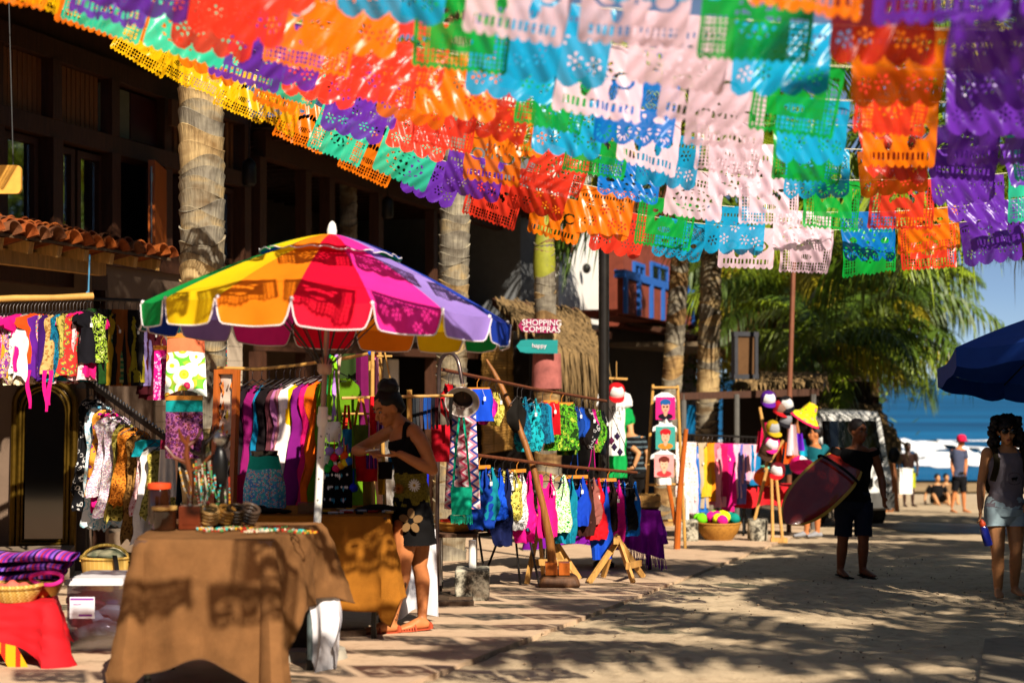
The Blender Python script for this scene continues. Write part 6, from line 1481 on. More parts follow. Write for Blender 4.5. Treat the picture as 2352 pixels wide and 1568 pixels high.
for i, (u, c, nm) in enumerate(lw_):
    p = at_u(LA, LB, u)-V((0, 0, .012)); L_ = R.uniform(.44, .68) if 'long' not in nm else .78
    garment(p, 'swim', L_, R.uniform(.24, .34), P_[c] if c in P_ else C(c), '%s one-piece swimsuit on the lower rusty bar, %s from its left end' % (nm, ordn(i)), math.radians(R.uniform(8, 40)), seed=240+i, cat='swimsuit', group='swimsuits on the lower bar', hook=.09, ruf=.014 if ('ruff' in nm or i % 3 == 0) else .005, th=.04, wood=(i % 5 == 0))
# curved driftwood pole
dp = empty('curved_pole', V((X(1282, 13.2), 13.2, SG(13.2))), 'curved varnished driftwood pole on a rounded wooden foot between the swimsuits', 'display pole')
pts = [P(u, v, d) for u, v, d in ((1117, 825, 13.3), (1133, 852, 13.3), (1152, 888, 13.25), (1180, 950, 13.2), (1205, 1015, 13.15), (1228, 1085, 13.1), (1246, 1160, 13.1), (1262, 1235, 13.1), (1271, 1315, 13.1))]
mb = MB(); mb.tube(pts, [.01, .021, .026, .028, .029, .031, .035, .04, .043], 10); mb.build('pole', M('driftwood', '#8a5626', rough=.45, var=.4, vs=5, stretch=(6,6,.6), bump=.3), dp, org=wloc(dp))
mb = MB(); q = V((X(1281, 13.1), 13.1, SG(13.1))); 
mb.hexa([q+V((-.2, -.14, 0)), q+V((.22, -.14, 0)), q+V((.22, .14, 0)), q+V((-.2, .14, 0))], [q+V((-.14, -.1, .12)), q+V((.17, -.1, .12)), q+V((.17, .1, .12)), q+V((-.14, .1, .12))]); o = mb.build('foot', M('old_dark_wood', '#5a3a22', **WOODK), dp, org=wloc(dp), smooth=False)
bv = o.modifiers.new('b', 'BEVEL'); bv.width = .05; bv.segments = 4
for k, (dx, h0, w) in enumerate(((-.055, .12, .11), (.062, .12, .1))):
    mb = MB(); mb.box(q+V((dx-.005, -.03, h0+.055)), (w, .14, .11)); mb.build('socket_block', REDWOOD, dp, org=wloc(dp), smooth=False)
# trestles
def trestle(apex, feet, brace, label):
    q = P(*apex); root = empty('trestle', V((q.x, q.y, SG(q.y))), label, 'trestle')
    for i, (u, v, d) in enumerate(feet):
        f = P(u, v, d); f.z = SG(f.y); a = q+V((.02*(i % 2), .12*(1 if d > apex[2] else -1), .0)); mb = MB(); mb.bar(a+(a-f).normalized()*.05, f, .028, .055); lg = mb.build('leg', PINE, root, org=wloc(root), smooth=False)
        mb = MB(); mb.ball(a+V((0, -.02, 0)), (.012, .012, .012), 6); mb.build('bolt', IRON, lg, org=wloc(lg))
    for (a, b) in brace: mb = MB(); mb.bar(P(*a), P(*b), .022, .06); mb.build('brace', PINE, root, org=wloc(root), smooth=False)
    mb = MB(); mb.bar(q+V((-.02, -.3, .02)), q+V((.03, .3, 0)), .05, .05); mb.build('top_rail', PINE, root, org=wloc(root), smooth=False)
    return root
trestle((1238, 1195, 13.7), [(1210, 1330, 13.4), (1318, 1335, 13.4), (1248, 1315, 14.0), (1330, 1318, 14.0)], [((1222, 1290, 13.42), (1300, 1292, 13.42))], 'pine trestle half hidden behind the curved pole')
trestle((1415, 1240, 13.9), [(1352, 1342, 13.5), (1455, 1347, 13.5), (1385, 1330, 14.2), (1478, 1332, 14.2)], [((1440, 1300, 13.5), (1472, 1292, 14.1))], 'pale pine A-frame trestle under the right end of the swimsuits')
# purple table with trays
pt_ = [V((X(1228, 15.2), 15.2, 0)), V((X(1512, 15.2), 15.2, 0)), V((X(1505, 16), 16, 0)), V((X(1238, 16), 16, 0))]
ZT4 = Z(1172, 15.2)
table(pt_, ZT4, 'long table under the purple cloth behind the swimsuits', M('dark_legs', '#2a2d30', rough=.4, metal=.3))
PURC = C('#7a1094', 'purple')
tag(drape(pt_, ZT4, lambda p, nn, q: .38+.03*math.sin(p.x*7), 14, floor=SG, rip=.015, freq=9).build('tablecloth', PURC), 'plain purple cloth over the long table behind the swimsuits', 'tablecloth')
mb = MB(); a0 = P(1448, 1170, 15.05); a1 = P(1518, 1172, 15.1)
mb.grid(lambda a, b: a0.lerp(a1, a)+V((.06*b*(a-.2), .04*math.sin(a*14)*(.3+b), -b*(.42+.1*a))), 22, 14)
for k in range(26):
    a = k/25; q = a0.lerp(a1, a)+V((.06*(a-.2), .04*math.sin(a*14)*1.3, -(.42+.1*a))); mb.tube([q, q+V((R.uniform(-.02, .02), 0, -R.uniform(.08, .17)))], .006, 4)
tag(mb.build('shawl', C('#8a14a4'), org=a0), 'bright violet fringed shawl hanging off the right end of the purple table', 'shawl')
def tray(c, w, dp_, h, label):
    root = empty('tray', c, label, 'tray'); mb = MB(); mb.box((0, 0, .012), (w-.02, dp_-.02, .015)); mb.build('bottom', MIDWOOD, root, smooth=False)
    for k in range(2):
        for sx, sy, lx, ly in ((0, -dp_/2, w, .015), (0, dp_/2, w, .015), (-w/2, 0, .015, dp_-.02), (w/2, 0, .015, dp_-.02)):
            mb = MB(); mb.box((sx, sy, .02+h*.25+k*h*.5), (lx, ly, h*.44)); mb.build('slat', PINE, root, smooth=False)
    return root
tray(V((X(1483, 15.4), 15.4, ZT4+.008)), .28, .3, .13, 'slatted wooden tray on the right end of the purple table')
tray(V((X(1345, 15.4), 15.4, ZT4+.008)), .3, .3, .1, 'slatted wooden tray in the middle of the purple table')
basket(V((X(1237, 15.5), 15.5, ZT4+.008)), .14, .16, .12, 'dark woven basket on the left end of the purple table', M('dark_wicker', '#6a5a24', rough=.8, var=.4, vs=30))
mb = MB(); q = GP(1240, 1268)
mb.hexa([V((q.x-.22, q.y, SG(q.y))), V((q.x+.1, q.y, SG(q.y))), V((q.x+.1, q.y+.3, SG(q.y))), V((q.x-.22, q.y+.3, SG(q.y)))], [V((q.x-.1, q.y+.1, SG(q.y)+.3)), V((q.x+.2, q.y+.1, SG(q.y)+.3)), V((q.x+.2, q.y+.3, SG(q.y)+.32)), V((q.x-.1, q.y+.3, SG(q.y)+.32))])
tag(mb.build('sandbag', M('grey_sack', '#7d7466', rough=.95, var=.25, vs=8), org=V((q.x, q.y, SG(q.y)))), 'grey sack leaning under the purple table', 'sack')

# ================================================================== LAMP POST, SIGNS
q = V((X(1387, 15.6), 15.6, SG(15.6))); lpst = empty('lamp_post', q, 'tall black-painted steel post rising behind the swimsuit rack', 'post')
mb = MB(); mb.tube([q, V((q.x, q.y, 4.2))], .058, 16); mb.build('shaft', M('black_worn_paint', '#1c1814', rough=.35, var=.5, vs=9, spec=.5), lpst, org=q)
mb = MB(); mb.lathe([(.12, 0), (.12, .05), (.07, .08), (.062, .3)], 16, q); mb.build('base', IRON, lpst, org=q)
for k in range(9):
    u, v = 1372+6.5*k, 1000+R.uniform(0, 75); c = P(u, v, 15.3); mb = MB(); s_ = .035
    mb.add([c+V((0, 0, s_*1.4)), c+V((s_, 0, 0)), c+V((0, 0, -s_*1.4)), c+V((-s_, 0, 0)), c+V((0, -.012, 0)), c+V((0, .012, 0))], [(0,1,4),(1,2,4),(2,3,4),(3,0,4),(1,0,5),(2,1,5),(3,2,5),(0,3,5)]); mb.tube([c+V((0, 0, s_*1.4)), c+V((0, 0, s_*1.4+.1))], .004, 4)
    tag(mb.build('woven_charm', C(R.choice(['#3a1228', '#1a1214', '#5a1a3a', '#2a1a3a'])), org=c, smooth=False), 'dark diamond-shaped woven charm by the black post, %s from the left' % ordn(k), 'charm', 'woven charms on the black post')
def arrow(u0, u1, v0, v1, d, col, label, lines):
    c = P((u0+u1)/2, (v0+v1)/2, d); root = empty('arrow_sign', c, label, 'sign'); W_ = (u1-u0)/3267*d; H_ = (v1-v0)/3267*d; mb = MB(); x0, x1 = -W_/2, W_/2
    mb.slab([V((x1, 0, -H_/2)), V((x1, 0, H_/2)), V((x0+H_*.75, 0, H_/2)), V((x0+H_*.3, 0, H_*.42)), V((x0, 0, 0)), V((x0+H_*.3, 0, -H_*.42)), V((x0+H_*.75, 0, -H_/2))], (0, .03, 0)); mb.build('board', M('sign_'+col.strip('#'), col, rough=.6, var=.15, vs=5, stretch=(.5, 1, 6)), root, smooth=False)
    for txt, sz, dx, dz in lines: lettering('lettering', txt, sz, M('sign_white', '#e8d8dc', rough=.6, var=.03), root, V((dx, -.012, dz)), (PI/2, 0, 0))
    root.rotation_euler = (0, .02, 0); return root
arrow(1190, 1282, 733, 764, 19.7, '#8f0c4a', 'magenta arrow sign reading SHOPPING COMPRAS on the slim palm', [('SHOPPING', .115, .05, .042), ('COMPRAS', .115, .05, -.05)])
arrow(1186, 1281, 780, 811, 19.7, '#0c807e', 'turquoise arrow sign with small white lettering below the magenta one', [('happy', .085, .03, .01)])
# ================================================================== FAR STALLS
# white and green t-shirts with a red cap
def shirt(u, v0, v1, w, d, mat, label, rz=0, seed=0):
    o = garment_mb('tee', (v1-v0)/3267*d, w/3267*d*.62, seed, nu=24, nv=26, th=.06).build('t_shirt', mat); o.location = P(u, v0, d); o.rotation_euler = (0, 0, rz); tag(o, label, 't-shirt'); return o
WHITEC = C('#eeece8', 'white_cotton')
o = shirt(1412, 890, 1045, 84, 21.5, WHITEC, 'white t-shirt with black script hanging beside the black post')
lettering('lettering', 'pri', .16, C('#101012', 'black_ink'), o, (.03, -.115, -.30), (PI/2, 0, 0), .002)
lettering('lettering', 'LATTE', .075, C('#9a9a9a', 'grey_ink'), o, (.03, -.115, -.42), (PI/2, 0, 0), .002)
shirt(1416, 925, 1096, 88, 21.9, C('#0f9a48', 'green_cotton'), 'green t-shirt hanging behind the white one', .1, 3)
def cap(c, s, crown, front, brim, label, rot=(0, 0, 0), group=None):
    root = empty('cap', c, label, 'cap', group); mb = MB()
    mb.lathe([(.095*s, 0), (.096*s, .04*s), (.08*s, .085*s), (.045*s, .11*s), (.004, .118*s)], 20, mi=0, cap=True); mb.build('crown', C(crown), root)
    cpf = [(0, .0995), (.04, .1005), (.085, .0845), (.104, .058)]
    mb = MB(); mb.grid(lambda a, b: V((lerp_tab(cpf, b*.104)*s*math.cos(PI*(1.22+.56*a)), lerp_tab(cpf, b*.104)*s*math.sin(PI*(1.22+.56*a)), b*.106*s)), 14, 8); mb.build('front_panel', C(front), root)
    mb = MB(); mb.grid(lambda a, b: V((.092*s*math.cos(PI*(1+a))*(1+.02*b), .09*s*math.sin(PI*(1+a))*(1+.85*b)-.01, .004*s-.02*s*b-.012*s*math.cos(PI*(1+a))**2*b)), 16, 5); mb.build('brim', C(brim), root)
    root.rotation_euler = rot; return root
cap(P(1415, 902, 21.2), 1.35, '#c8141c', '#e8e4e0', '#d01018', 'red cap with white front hanging over the white t-shirt', (.6, 0, .1))
mb = MB(); mb.bar(P(1395, 868, 21.6), P(1440, 870, 21.8), .03, .03); mb.tube([P(1416, 868, 21.6), P(1416, 830, 21.7)], .006, 5); tag(mb.build('hanging_bar', PINE, org=P(1395, 868, 21.6)), 'short wooden bar holding the white and green t-shirts', 'bar')
# easel with three printed shirts
def portrait(parent, c, w, h, bgc, hair, skin, top, seed, glasses=False):
    """a plain generic portrait print: background, shoulders, face, hair"""
    root = parent
    mb = MB(); mb.grid(lambda a, b: c+V(((a-.5)*w, -.004, (b-.5)*h)), 1, 1, 0)
    def disc(cx, cz, rx, rz, y, mi, n=20, half=False): mb.add([c+V((cx*w+rx*w*math.cos(t), -y, cz*h+rz*h*math.sin(t))) for t in [2*PI*i/n for i in range(n)]], [tuple(range(n))], mi)
    disc(0, -.36, .38, .14, .006, 3); disc(0, -.2, .1, .16, .008, 2); disc(0, .24, .27, .18, .009, 1); disc(0, .05, .2, .26, .011, 2); disc(0, .25, .18, .1, .012, 1)
    for sx in (-1, 1): disc(sx*.085, .07, .06 if glasses else .03, .04 if glasses else .014, .014, 4); disc(sx*.2, .28, .07, .07, .013, 1)
    disc(0, -.09, .05, .02, .014, 5)
    return mb.build('print', [C(bgc), C(hair), C(skin), C(top), C('#15100f', 'black_ink'), C('#b8282a')], root, smooth=False)
ez = empty('easel', V((X(1525, 19.2), 19.2, SG(19.2))), 'tall bamboo easel frame holding three printed white t-shirts', 'easel')
for a, b in ((P(1500, 883, 19.3), P(1478, 1235, 19.0)), (P(1556, 885, 19.3), P(1574, 1235, 19.0))):
    b.z = SG(b.y); mb = MB(); mb.tube([a, b], .022, 7); mb.build('leg', BAMBOO, ez, org=wloc(ez))
for v in (890, 1112, 1195):
    mb = MB(); mb.tube([P(1498 if v < 1000 else 1486, v, 19.25), P(1558 if v < 1000 else 1572, v, 19.25)], .018, 7); mb.build('rung', BAMBOO, ez, org=wloc(ez))
mb = MB(); q = P(1568, 1060, 18.9); r_ = P(1555, 1240, 18.9); r_.z = SG(r_.y); mb.tube([P(1576, 985, 18.95), q, P(1560, 1150, 18.9), r_], [.03, .034, .04, .045], 8); mb.tube([P(1535, 1110, 19), P(1552, 1205, 18.95)], .03, 7); mb.build('driftwood_strut', REDWOOD, ez, org=wloc(ez))
specs = [(1527, 898, 985, 54, 'white t-shirt printed with a blue-haired portrait in sunglasses, topmost on the easel', ('#d8247a', '#1f5a9a', '#e0a080', '#1a1420', True)),
         (1527, 968, 1050, 56, 'white t-shirt printed with a red-flowered portrait, middle of the easel', ('#3f9a8e', '#b81c24', '#e0a888', '#d8842a', False)),
         (1524, 1032, 1112, 62, 'white t-shirt printed with a faded red portrait, lowest on the easel', ('#e89a98', '#6a2a20', '#e8b090', '#c83a3e', False))]
for i, (u, v0, v1, w, lb, pr) in enumerate(specs):
    d = 19.05-.09*i; o = shirt(u, v0, v1, w, d, WHITEC, lb, seed=50+i); H_ = (v1-v0)/3267*d
    mb2 = portrait(o, V((0, -.075, -H_*.45)), .26, .30, *pr[:4], i, pr[4])
# pastel scarf rack
rk = empty('scarf_rack', V((X(1650, 21.8), 21.8, SG(21.8))), 'thin metal rack of pastel scarves and dresses by the pale palm', 'clothes rack')
A_, B_ = P(1558, 997, 21.6), P(1738, 1004, 22.3)
mb = MB(); mb.tube([A_, B_], .016, 7); mb.build('rail', IRON, rk, org=wloc(rk))
for q in (A_, B_): mb = MB(); mb.tube([q, V((q.x, q.y, SG(q.y)))], .018, 7); mb.build('leg', IRON, rk, org=wloc(rk))
row5 = [('pastel','pale pink print'),('pastel','beige print'),('pastel','taupe print'),('#e8c8cc','blush'),('#1a6ac0','bright blue'),('#c0a888','sand'),('#d8b028','mustard'),('#e88a18','orange'),('#e86a80','coral pink'),('#f09aa8','rose'),('#c01458','crimson'),('#d81a78','hot pink'),('#e01884','magenta'),('#f0b8c8','baby pink'),('#6a6ab8','periwinkle'),('#e8a0b0','salmon pink'),('#f0c0c8','light pink'),('#1a7ab0','teal blue')]
for i, (c, nm) in enumerate(row5):
    p = A_.lerp(B_, .03+.95*i/(len(row5)-1))-V((0, 0, .015)); L_ = R.uniform(.8, 1.08) if i < 15 else R.uniform(.4, .65)
    garment(p, R.choice(['scarf', 'dress', 'scarf']), min(L_, p.z-SG(p.y)-.18), .24, P_[c] if c in P_ else C(c), '%s scarf or dress on the pastel rack, %s from its left end' % (nm, ordn(i)), math.radians(R.uniform(20, 50)), seed=300+i, cat='scarf', group='pastel garments on the far rack', name='scarf')
q = V((X(1650, 21.2), 21.2, SG(21.2)))
basket(q, .2, .33, .26, 'wicker basket of neon crochet balls under the pastel rack', M('honey_wicker', '#a8742c', rough=.7, var=.3, vs=30))
NC = [('#e8e81a', 'neon yellow'), ('#1a6ab0', 'blue'), ('#e01a84', 'magenta'), ('#0f8a7a', 'teal'), ('#7ae01a', 'lime')]
for i in range(16):
    a = i*2.4; r_ = .06+.26*((i*7) % 16)/16; c, nm = NC[i % 5]; mb = MB(); mb.ball((0, 0, 0), .085, 12)
    for p in mb.v: p *= 1+.12*noise.noise(p*40)
    o = mb.build('crochet_ball', C(c)); o.location = q+V((r_*math.cos(a), r_*.8*math.sin(a), .30+.07*(1-r_/.33))); tag(o, '%s crochet ball in the wicker basket, %s one round the heap from the middle' % (nm, ordn(i)), 'ball', 'neon crochet balls in the basket')
# cap stand: tripod with caps
ct = empty('cap_stand', V((X(1770, 20.8), 20.8, SG(20.8))), 'pale wooden tripod stand hung with colourful caps', 'cap stand')
for a, b in (((1762, 1075, 20.9), (1733, 1195, 20.9)), ((1796, 925, 20.9), (1758, 1080, 20.9)), ((1772, 1085, 20.9), (1775, 1238, 20.7)), ((1782, 1085, 20.9), (1797, 1235, 20.7)), ((1745, 935, 20.9), (1770, 1060, 20.8)), ((1768, 1060, 20.8), (1800, 1010, 20.8))):
    q = P(*b); mb = MB(); mb.tube([P(*a), q], .024, 7); mb.build('pole', PINE, ct, org=wloc(ct))
mb = MB(); mb.bar(P(1770, 1240, 20.7), P(1808, 1240, 20.7), .08, .07); mb.build('foot', PINE, ct, org=wloc(ct), smooth=False)
mb = MB(); mb.bar(P(1748, 1050, 20.6), P(1778, 968, 20.6), .12, .02, up=(0, 1, 0)); mb.build('cardboard', M('cardboard', '#b08a58', rough=.9), ct, org=wloc(ct), smooth=False)
caps = [(1764, 918, '#4a1a7a', '#eae6e2', '#5a1a8a', 'purple cap with white front, topmost on the cap stand'), (1790, 940, '#a01420', '#8a6a5a', '#c01820', 'dark red cap beside the black caps'), (1806, 930, '#121014', '#d8d4d0', '#15121a', 'black cap with white front on the cap stand'), (1800, 965, '#141214', '#8a8a90', '#17141a', 'black cap with grey badge below the other black cap'), (1776, 985, '#b0901a', '#a8a8a8', '#c0a01c', 'mustard cap with grey front on the cap stand'), (1772, 1022, '#e01a78', '#eee8e8', '#f01a80', 'hot pink cap with white front on the cap stand'), (1786, 1082, '#6a101c', '#eee8e8', '#c8141c', 'maroon cap with white front low on the cap stand'), (1760, 1040, '#3a2418', '#4a3020', '#3a2418', 'brown cap low on the left of the cap stand')]
for u, v, a, b, c, lb in caps: cap(P(u, v, 20.5), 1.15, a, b, c, lb, (.5, R.uniform(-.3, .3), R.uniform(-.5, .5)), 'caps on the tripod stand')
# neon sun hat held overhead
nh = empty('sun_hat', P(1856, 950, 20.6), 'neon yellow and pink woven sun hat held up by the shopper in teal', 'hat')
mb = MB(); mb.lathe([(.01, .22), (.09, .2), (.14, .08), (.16, 0), (.24, -.06), (.28, -.1)], 24, cap=False); mb.build('crown', P_['neon'], nh)
mb = MB(); mb.lathe([(.28, -.1), (.31, -.13), (.3, -.14), (.24, -.08)], 24, cap=False); mb.build('brim', C('#f0285a'), nh); nh.rotation_euler = (.25, .5, 0); nh.scale = (.78, .78, .78)
# red table, mint box, goods
rt_ = [V((X(1695, 22.3), 22.3, 0)), V((X(1870, 22.3), 22.3, 0)), V((X(1866, 23.1), 23.1, 0)), V((X(1700, 23.1), 23.1, 0))]
ZT5 = Z(1118, 22.3)
table(rt_, ZT5, 'folding table under the scarlet cloth behind the cap stand', M('dark_legs', '#2a2d30'))
tag(drape(rt_, ZT5, lambda p, nn, q: .30+.03*math.sin(p.x*9), 21, floor=SG, n=20).build('tablecloth', REDC), 'scarlet cloth over the table behind the cap stand', 'tablecloth')
def crate(u0, u1, v0, v1, d, dep, col, label, name='box'):
    mb = MB(); c = P((u0+u1)/2, v1, d); W_, H_ = (u1-u0)/3267*d, (v1-v0)/3267*d; root = empty(name, c, label, 'box'); mb.box((0, dep/2, H_/2), (W_, dep, H_)); mb.build('body', M('box_'+col.strip('#'), col, rough=.5), root, smooth=False)
    mb = MB(); mb.box((0, dep/2, H_+.02), (W_+.03, dep+.03, .04)); mb.build('lid', M('box_'+col.strip('#'), col, rough=.5), root, smooth=False); return root
crate(1708, 1768, 1078, 1118, 22.4, .4, '#6fd0b4', 'mint green plastic box on the scarlet table')
for i, (u, v, c, nm) in enumerate([(1752, 1100, '#e8601a', 'orange and white'), (1835, 1072, '#e01a78', 'pink')]):
    cap(P(u, v, 21.6), 1.5, c, '#e8e0dc', c, nm+' cap lying among the goods by the scarlet table', (-.6, .8, .4))
rr = random.Random(44)
for i, (u, v, h, c, nm) in enumerate([(1758, 1000, 60, '#e0185a', 'crimson'), (1750, 1015, 50, '#b01030', 'dark red'), (1768, 1000, 40, '#1aa0d8', 'sky blue'), (1820, 1010, 70, '#f0d0d4', 'pink and white'), (1812, 1040, 50, '#e85a1a', 'orange'), (1836, 1015, 40, '#6a20c0', 'violet'), (1828, 1045, 46, '#f0906a', 'peach'), (1806, 1060, 60, '#1a7a96', 'teal'), (1842, 1028, 40, '#18b0d0', 'cyan'), (1795, 1040, 60, '#d84a1a', 'rust red')]):
    d = 21.5+.05*i; mb = MB(); H_ = h/3267*d; mb.grid(lambda a, b: V(((a-.5)*.16*(.6+.5*b), .03*math.sin(a*8+i), -b*H_)), 8, 8); o = mb.build('cloth', C(c)); o.location = P(u, v-h/2, d); tag(o, '%s cloth hanging in the stall behind the caps' % nm, 'cloth', 'cloths behind the cap stand')
# stall frame, dark canopy, thatch roofs behind, sign board, poles
sf = empty('stall_frame', V((X(1700, 25), 25, SG(25))), 'grey-posted market stall frame with dark back behind the cap stand', 'stall')
for u in (1692, 1570, 1868): mb = MB(); q = P(u, 905, 24.5); mb.tube([q, V((q.x, q.y, SG(q.y)))], .05, 8); mb.build('post', M('grey_post', '#5d5a55', rough=.6), sf, org=wloc(sf))
mb = MB(); mb.bar(P(1560, 910, 24.5), P(1880, 900, 24.6), .1, .12); mb.build('beam', DARKWOOD, sf, org=wloc(sf), smooth=False)
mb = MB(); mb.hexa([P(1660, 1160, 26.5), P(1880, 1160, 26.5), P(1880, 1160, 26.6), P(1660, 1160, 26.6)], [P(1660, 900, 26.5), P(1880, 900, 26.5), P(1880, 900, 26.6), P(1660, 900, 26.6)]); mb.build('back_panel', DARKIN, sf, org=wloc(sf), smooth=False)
for u0, u1, v0, v1, c, nm in ((1558, 1608, 930, 1000, '#0f6a9a', 'blue tarpaulin hanging between the two leaning palms'), (1662, 1690, 925, 985, '#1a7aa8', 'light blue tarpaulin right of the pale palm')):
    mb = MB(); d = 28.5; a0 = P(u0, v0, d); a1 = P(u1, v0, d); hh = (v1-v0)/3267*d; mb.grid(lambda a, b: a0.lerp(a1, a)+V((0, .08*math.sin(a*9+b*3), -b*hh)), 12, 8); tag(mb.build('tarpaulin', C(c), org=a0), nm, 'tarpaulin')
thatch('palapa_roof', 'straw-coloured ragged thatch over the cap stall', P(1700, 872, 27), P(1900, 872, 27), P(1692, 900, 25.2), P(1890, 900, 25.2), 600, .55, 12, .2)
thatch('palapa_roof', 'sloping brown thatch roof behind the white van', P(1880, 895, 33), P(1975, 880, 33), P(1850, 948, 29), P(2062, 1030, 29), 2600, .8, 13, .6)
mb = MB(); mb.bar(P(1740, 905, 31), P(2000, 905, 31), .3, .55); tag(mb.build('timber_fascia', M('dark_brown_boards', '#3a2a1c', **WOODK), org=P(1740, 905, 31), smooth=False), 'dark timber fascia below the thatch behind the van', 'fascia')
for u in (1735, 2010): mb = MB(); q = P(u, 910, 31); mb.bar(q, V((q.x, q.y, G(q.y))), .14, .14, up=(1,0,0)); tag(mb.build('timber_post', DARKWOOD, org=V((q.x, q.y, G(q.y))), smooth=False), 'timber post under the %s end of the fascia behind the van' % ('stall' if u < 1800 else 'sea'), 'post')
sb_ = empty('sign_board', P(1710, 865, 24.6), 'brown framed board seen obliquely on a grey post above the stall', 'sign'); h_ = 98/3267*24.6; w_ = 58/3267*24.6
mb = MB(); mb.box((0, 0, h_/2), (w_, .06, h_)); mb.build('panel', M('brown_panel', '#5e4228', rough=.5, var=.3, vs=2), sb_, smooth=False)
mb = MB()
for bx in (((0, -.01, h_), (w_+.1, .1, .08)), ((0, -.01, 0), (w_+.1, .1, .08)), ((-w_/2, -.01, h_/2), (.07, .1, h_-.08)), ((w_/2, -.01, h_/2), (.07, .1, h_-.08))): mb.box(*bx)
mb.build('frame', M('grey_frame', '#3a3a3e', rough=.5), sb_, smooth=False); sb_.rotation_euler = (0, 0, .5)
q0 = V((X(1812, 23.5), 23.5, SG(23.5))); mb = MB(); mb.tube([q0, P(1814, 890, 23.5), P(1822, 630, 23.5), P(1826, 520, 23.5)], .042, 9); tag(mb.build('flag_pole', M('brown_pole', '#7a4a34', rough=.5, var=.15), org=q0), 'thin brown pole rising from the cap stall to the banners', 'pole')
# white van facing the camera
vd = 25.5; vx0, vx1 = X(1888, vd), X(2052, vd); vw = vx1-vx0; vz = G(vd); vt = Z(948, vd)-vz
van = empty('van', V(((vx0+vx1)/2, vd, vz)), 'white van with dark windscreen parked facing the street behind the surfer', 'van')
VANP = M('van_white', '#dcdad4', rough=.25, var=.04, spec=.5, coat=.5)
prof = [(.0, .32), (.0, .75), (.08, 1.0), (.22, 1.12), (.62, vt-.12), (.80, vt), (4.3, vt), (4.45, vt-.2), (4.5, .5), (4.45, .32)]
mb = MB(); n_ = len(prof)
def vsec(f): 
    k = abs(f)*vw/2; return [V((f*vw/2*(1-.07*sm(1.1, vt, z)-(.02 if z > vt-.05 else 0)), y+.10*f*f*(1 if y < 1 else 0), z)) for y, z in prof]
secs = [vsec(f) for f in (-1, -.92, -.5, 0, .5, .92, 1)]
for s_ in secs: mb.v += s_
for i in range(len(secs)-1):
    for j in range(n_): j2 = (j+1) % n_; mb.f.append((i*n_+j, i*n_+j2, (i+1)*n_+j2, (i+1)*n_+j)); mb.m.append(0)
mb.f.append(tuple(reversed(range(n_)))); mb.f.append(tuple((len(secs)-1)*n_+j for j in range(n_))); mb.m += [0, 0]
mb.build('body', VANP, van, smooth=True, ang=35)
DG = M('van_glass', '#0b0f12', rough=.06, spec=.8, var=.05)
mb = MB(); mb.grid(lambda a, b: V(((a-.5)*vw*(.84-.06*b), .235+.375*b+.10*((a-.5)*1.84)**2-.022, 1.15+(vt-.16-1.15)*b)), 12, 6); mb.build('windscreen', DG, van)
for sx in (-1, 1):
    mb = MB(); mb.hexa([V((sx*vw*.488, .7, 1.15)), V((sx*vw*.488, 1.7, 1.15)), V((sx*vw*.493, 1.7, 1.15)), V((sx*vw*.493, .7, 1.15))], [V((sx*vw*.464, .85, vt-.2)), V((sx*vw*.464, 1.7, vt-.2)), V((sx*vw*.47, 1.7, vt-.2)), V((sx*vw*.47, .85, vt-.2))]); mb.build('side_window', DG, van, smooth=False)
    mb = MB(); mb.ball((sx*(vw/2+.16), .55, 1.28), (.11, .06, .15), 10); mb.bar(V((sx*vw*.47, .6, 1.15)), V((sx*(vw/2+.1), .56, 1.25)), .04, .04); mb.build('wing_mirror', BLACK, van)
    mb = MB(); mb.ball((sx*vw*.36, .03, .82), (.15, .06, .11), 12); mb.build('headlight', glassmat('headlamp', (.8, .8, .8), .05, .5), van)
    for y_ in (.85, 3.6):
        mb = MB(); mb.tube([V((sx*(vw/2-.2), y_, .33)), V((sx*(vw/2+.01), y_, .33))], [.33, .33], 20); wh_ = mb.build('wheel', M('rubber', '#111111', rough=.8), van)
        mb = MB(); mb.tube([V((sx*(vw/2+.005), y_, .33)), V((sx*(vw/2+.025), y_, .33))], [.2, .17], 16); mb.build('rim', STEEL, wh_)
mb = MB(); mb.box((0, -.04, .5), (vw*.98, .16, .26)); mb.build('bumper', M('grey_bumper', '#55534f', rough=.6), van)
mb = MB(); mb.box((0, -.015, .82), (vw*.42, .05, .16)); mb.build('grille', BLACK, van)
for sx, rot_ in ((-.3, .7), (.25, .5)): mb = MB(); mb.bar(V((sx*vw-.25, .235, 1.2)), V((sx*vw+.25, .29, 1.27)), .02, .02); mb.build('wiper', BLACK, van)

# ================================================================== RIGHT-HAND BLUE PARASOL
bu = empty('parasol', V((X(2542, 12), 12, G(12))), 'dark blue parasol cut by the right edge of the view', 'parasol')
BLUC = M('blue_canvas', '#0f3f9a', rough=.75, var=.12, vs=6, transl=.12); mb = MB(); BR = 1.35; hz = 1.15+.27-G(12)
def bz(r): return hz+.42*(1-(r/BR)**1.25)
for j in range(8):
    a0, a1 = j*PI/4+.25, (j+1)*PI/4+.25; mb = MB()
    def bp_(a, b, a0=a0, a1=a1):
        r = .04+(BR-.04)*b; p = V((r*math.cos(a0), r*math.sin(a0), 0)).lerp(V((r*math.cos(a1), r*math.sin(a1), 0)), a); return p+V((0, 0, bz(r)-.05*b*math.sin(PI*a)-.06*b*b))
    mb.grid(bp_, 8, 10); pn = mb.build('canopy_panel', BLUC, bu)
    mb = MB(); mb.grid(lambda a, b: bp_(a, 1)+V((0, 0, -.16*b-.02*b*math.sin(a*9))), 10, 3); mb.build('valance', BLUC, pn)
    mb = MB(); mb.tube([V((r*math.cos(a0), r*math.sin(a0), bz(r)-.03-.06*(r/BR)**2)) for r in (.05, .7, BR)], .008, 5); mb.build('rib', IRON, bu)
